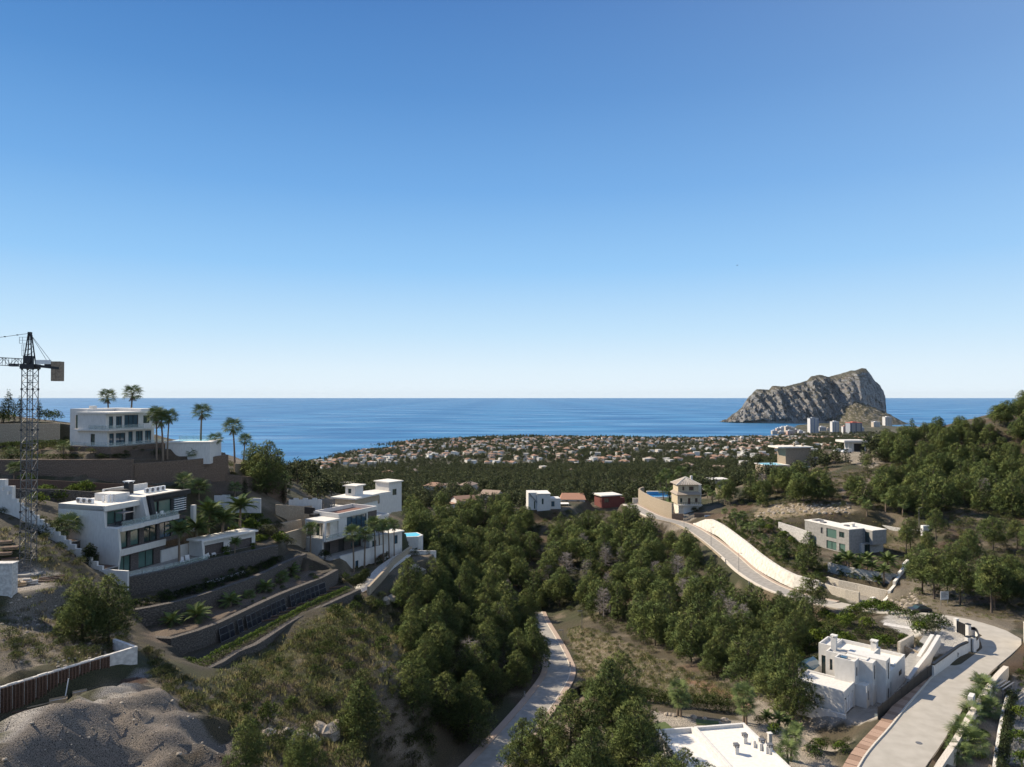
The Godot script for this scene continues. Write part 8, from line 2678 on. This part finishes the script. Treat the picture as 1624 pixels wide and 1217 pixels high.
	hr.quad(Vector3(-0.5, 2.5, 0.6), Vector3(11.3, 2.5, 0.6), Vector3(10.4, 5.0, -3.5), Vector3(0.4, 5.0, -3.5))
	hr.quad(Vector3(11.3, 2.5, -7.6), Vector3(-0.5, 2.5, -7.6), Vector3(0.4, 5.0, -3.5), Vector3(10.4, 5.0, -3.5))
	hr.tri(Vector3(11.3, 2.5, 0.6), Vector3(11.3, 2.5, -7.6), Vector3(10.4, 5.0, -3.5))
	hr.tri(Vector3(-0.5, 2.5, -7.6), Vector3(-0.5, 2.5, 0.6), Vector3(0.4, 5.0, -3.5))
	obj("roof", hr, M.tile_roof, h)
	var aw := thing("white_canopy", "white canopy sheet between the cubic house and the gabled house", "canopy", at(886, 803, 312), 0.0)
	part(aw, "sheet", Vector3(0, 1.0, -3), Vector3(4.5, 1.15, 1), M.cloth_white)
	for x in [0.1, 4.3]:
		part(aw, "post", Vector3(x, -4, 0.8), Vector3(x + 0.1, 1.0, 0.9), M.frame_white)
	var r := thing("red_house", "dark red house with a white roof edge in the pines", "house", at(955, 800, 330), 0.35)
	block(r, "wall", Vector3(0, -4, -8), Vector3(9.5, 3.6, 0), M.red_wall, [["+z", 1.2, 0.6, 3.6, 2.6, M.glass, 1]])
	part(r, "roof", Vector3(-0.8, 3.6, -8.8), Vector3(10.2, 4.1, 0.8), M.roof_white)
	part(r, "porch", Vector3(9.5, -4, -6), Vector3(12.4, 2.2, -1), M.red_wall)
	# brown modern house on the shoulder of the hill
	var b := thing("modern_house", "brown modern house with jutting flat roof on the hill shoulder", "house", at(1216, 752, 320), 0.1)
	var T: Material = M.brown_wall
	block(b, "upper_block", Vector3(9.0, -4, -8), Vector3(21.0, 11.6, 0), T, [])
	part(b, "roof", Vector3(5.0, 11.6, -9), Vector3(21.6, 12.2, 0.9), M.stucco_warm)
	block(b, "pool_block", Vector3(-2.0, -4, -7), Vector3(9.0, 4.0, 3.0), M.stone_tan, [["+z", 3.0, -0.6, 6.6, 2.4, M.glass, 1]])
	part(b, "pool_edge", Vector3(-2.4, 4.0, -7.4), Vector3(9.4, 4.3, 3.4), M.stucco)
	part(b, "pool_water", Vector3(-1.6, 4.3, -6.6), Vector3(7.0, 4.33, 2.4), M.pool)
	obj("raking_wall", profile_x(PackedVector2Array([Vector2(3.0, -4.0), Vector2(6.5, -4.0), Vector2(4.2, 3.9), Vector2(3.0, 3.9)]), 7.0, 11.0), M.stone_tan, b)
	part(b, "terrace_wall", Vector3(9.0, -4, 0.2), Vector3(24.0, 3.0, 2.6), T)
	part(b, "terrace_cap", Vector3(9.0, 3.0, 0.0), Vector3(24.2, 3.3, 2.9), M.stucco_warm)
	part(b, "side_wall", Vector3(21.0, -4, -6), Vector3(31.0, 7.0, -1.0), T)
	for s in [[14.0, -3], [18.0, -3]]:
		part(b, "roof_post", Vector3(s[0], 12.2, s[1]), Vector3(s[0] + 0.8, 13.4, s[1] + 0.8), T)
	var k := at(1342, 714, 338)
	var gq := thing("carport", "white flat roofed carport with dark openings on the hill", "carport", Vector3(k.x, height(k.x, k.z) - 0.3, k.z), 0.05)
	part(gq, "roof", Vector3(-1, 4.6, -8), Vector3(10.4, 5.6, 0.4), M.stucco)
	block(gq, "body", Vector3(3.2, -2, -7.6), Vector3(10.0, 4.6, -0.6), M.stucco, [["+z", 4.2, 0.3, 9.4, 4.0, M.frame_dark, 1]])
	for x in [-0.6, 1.2]:
		part(gq, "post", Vector3(x, -1.0, -0.4), Vector3(x + 0.3, 4.6, -0.1), M.stucco)
	var sm := thing("small_house", "small white flat roofed house below the hill shoulder", "house", at(1130, 770, 345), 0.15)
	block(sm, "wall", Vector3(0, -4, -7), Vector3(8.0, 2.4, 0), M.concrete_pale, [["+x", -4.0, 0.4, -1.6, 1.8, M.glass, 0]])
	part(sm, "roof", Vector3(-0.6, 2.4, -7.6), Vector3(8.6, 2.9, 0.6), M.stucco)
	var s2 := thing("small_canopy", "white canopy roof beside the yellow house", "canopy", at(1116, 778, 315), 0.1)
	part(s2, "roof", Vector3(0, 0, -3), Vector3(5.0, 0.4, 1), M.stucco)
	for x in [0.2, 4.6]:
		part(s2, "post", Vector3(x, -5, 0.6), Vector3(x + 0.2, 0, 0.8), M.frame_grey)
	# stone garden walls between the yellow house and the cliff
	long_wall("garden_wall", PackedVector3Array([at(1136, 778, 290), at(1150, 784, 285), at(1166, 790, 278)]), 1.0, -7.0, 0.5, M.stone_tan, "tall tan stone wall right of the yellow house", "wall")
	long_wall("garden_wall", PackedVector3Array([at(1124, 802, 280), at(1140, 808, 276), at(1158, 812, 270)]), 1.0, -5.0, 0.5, M.stone_tan, "lower tan stone wall right of the yellow house", "wall")
	var n := 0
	for s in [[1070,800,285,1.2],[1062,802,290,1.1],[1130,800,280,0.8],[1140,806,276,0.7],[1150,806,272,0.7],[1128,792,286,0.8],[1122,785,292,0.9],[1158,812,268,0.8],[1052,806,292,0.9],[1058,775,330,1.5],[1066,772,335,1.4],[1078,770,335,1.5],[1100,768,335,1.3],[1048,776,330,1.3]]:
		var q := at(s[0], s[1], s[2])
		plant(kit.fan_tall[n % 2] if s[1] < 780 else kit.fan[n % 2], "fan_palm", Vector3(q.x, height(q.x, q.z), q.z), s[3], "fan palm in the grounds of the yellow house", "palm", "palms round the yellow house")
		n += 1
	for s in [[1008,797,1.0],[1002,798,1.2],[1030,800,0.7],[1040,802,0.6],[1102,812,0.7],[1078,812,0.6],[1060,808,0.6]]:
		plant(kit.bush[n % 2], "garden_shrub", gnd(s[0], s[1]), s[2] * 1.3, "rounded dark shrub in the garden behind the curved wall", "shrub", "shrubs of the yellow house garden")
		n += 1
	plant(kit.cypress[0], "cypress", at(1062, 800, 282), 1.2, "tall dark cypress left of the yellow house", "tree")

# clear morning sky: colour by height above the horizon, paler on the side of the sun
func clear_sky(sun: Vector3) -> ImageTexture:
	var w := 512
	var h := 512
	var stops := [[-90.0, 0.8, 0.9, 0.97], [0.0, 0.8, 0.9, 0.97], [2.0, 0.73, 0.87, 0.97], [5.0, 0.54, 0.765, 0.96], [10.0, 0.3, 0.58, 0.92], [16.0, 0.17, 0.41, 0.79], [23.0, 0.095, 0.28, 0.63], [30.0, 0.055, 0.195, 0.51], [45.0, 0.035, 0.13, 0.39], [90.0, 0.028, 0.095, 0.3]]
	var im := Image.create(w, h, false, Image.FORMAT_RGBF)
	for j in h:
		var el := 90.0 - 180.0 * (j + 0.5) / h
		var k := 0
		while k < stops.size() - 2 and stops[k + 1][0] < el:
			k += 1
		var t := clampf((el - stops[k][0]) / (stops[k + 1][0] - stops[k][0]), 0.0, 1.0)
		var c := Color(lerpf(stops[k][1], stops[k + 1][1], t), lerpf(stops[k][2], stops[k + 1][2], t), lerpf(stops[k][3], stops[k + 1][3], t))
		for i in w:
			var a := TAU * (i + 0.5) / w
			var e := deg_to_rad(el)
			# column 0 looks along +z in the panorama, the middle along -z
			var d := Vector3(-sin(a) * cos(e), sin(e), cos(a) * cos(e))
			var near := exp(-pow(acos(clampf(d.dot(sun.normalized()), -1.0, 1.0)) / 0.95, 2.0))
			im.set_pixel(i, j, (c.lerp(Color(0.85, 0.92, 0.98), near * 0.55 if el > 0.0 else 0.0)) * 0.64)
	return ImageTexture.create_from_image(im)

func _ready() -> void:
	rng.seed = 2024
	nz.seed = 7
	nz.frequency = 0.02
	nz.fractal_octaves = 4
	nz2.seed = 9
	nz2.frequency = 0.02
	nz2.fractal_octaves = 4
	nz3.seed = 31
	nz3.frequency = 0.035
	nz3.fractal_type = FastNoiseLite.FRACTAL_RIDGED
	nz3.fractal_octaves = 4
	# camera
	var cam := Camera3D.new()
	cam.name = "camera"
	cam.fov = rad_to_deg(2.0 * atan(608.5 / FOCAL))
	cam.near = 0.5
	cam.far = 90000.0
	add_child(cam)
	cam.position = Vector3(0, EYE, 0)
	cam.rotation.x = TILT
	cam.current = true
	# sky and haze
	var sm := PanoramaSkyMaterial.new()
	sm.panorama = clear_sky(Vector3(-0.72, 0.64, -0.34))
	var env := Environment.new()
	env.background_mode = Environment.BG_SKY
	env.sky = Sky.new()
	env.sky.sky_material = sm
	env.background_energy_multiplier = 1.0
	env.ambient_light_source = Environment.AMBIENT_SOURCE_SKY
	env.tonemap_mode = Environment.TONE_MAPPER_LINEAR
	env.tonemap_exposure = 1.6
	env.sdfgi_enabled = true
	env.ssao_enabled = true
	env.ssil_enabled = true
	env.fog_enabled = true
	env.fog_density = 0.000006
	env.fog_light_color = Color(0.9, 0.95, 1.0)
	var we := WorldEnvironment.new()
	we.name = "environment"
	we.environment = env
	add_child(we)
	# sun: high on the left, a little ahead of the camera
	var sun := DirectionalLight3D.new()
	sun.name = "sun"
	sun.light_energy = 1.5
	sun.light_color = Color(1.0, 0.94, 0.84)
	sun.light_angular_distance = 0.5
	sun.shadow_enabled = true
	add_child(sun)
	var from := Vector3(-0.72, 0.64, -0.34)
	sun.look_at_from_position(from * 300.0, Vector3.ZERO)
	make_materials()
	clear_glass()
	solve_land()
	print("land ", Time.get_ticks_msec())
	lay_out()
	color_zones()
	ground_mesh()
	print("ground ", Time.get_ticks_msec())
	sea()
	headland()
	roads()
	print("roads ", Time.get_ticks_msec())
	make_plants()
	print("plants ", Time.get_ticks_msec())
	woods()
	undergrowth()
	print("woods ", Time.get_ticks_msec())
	town()
	towers()
	villa_grey()
	stepped_wall()
	terraces()
	villa_top()
	villa_white()
	left_gardens()
	crane()
	building_plot()
	villa_towers()
	fences_and_gate()
	right_edge()
	yard_house()
	concrete_villa()
	roadside()
	hill_houses()
	print("town ", Time.get_ticks_msec())
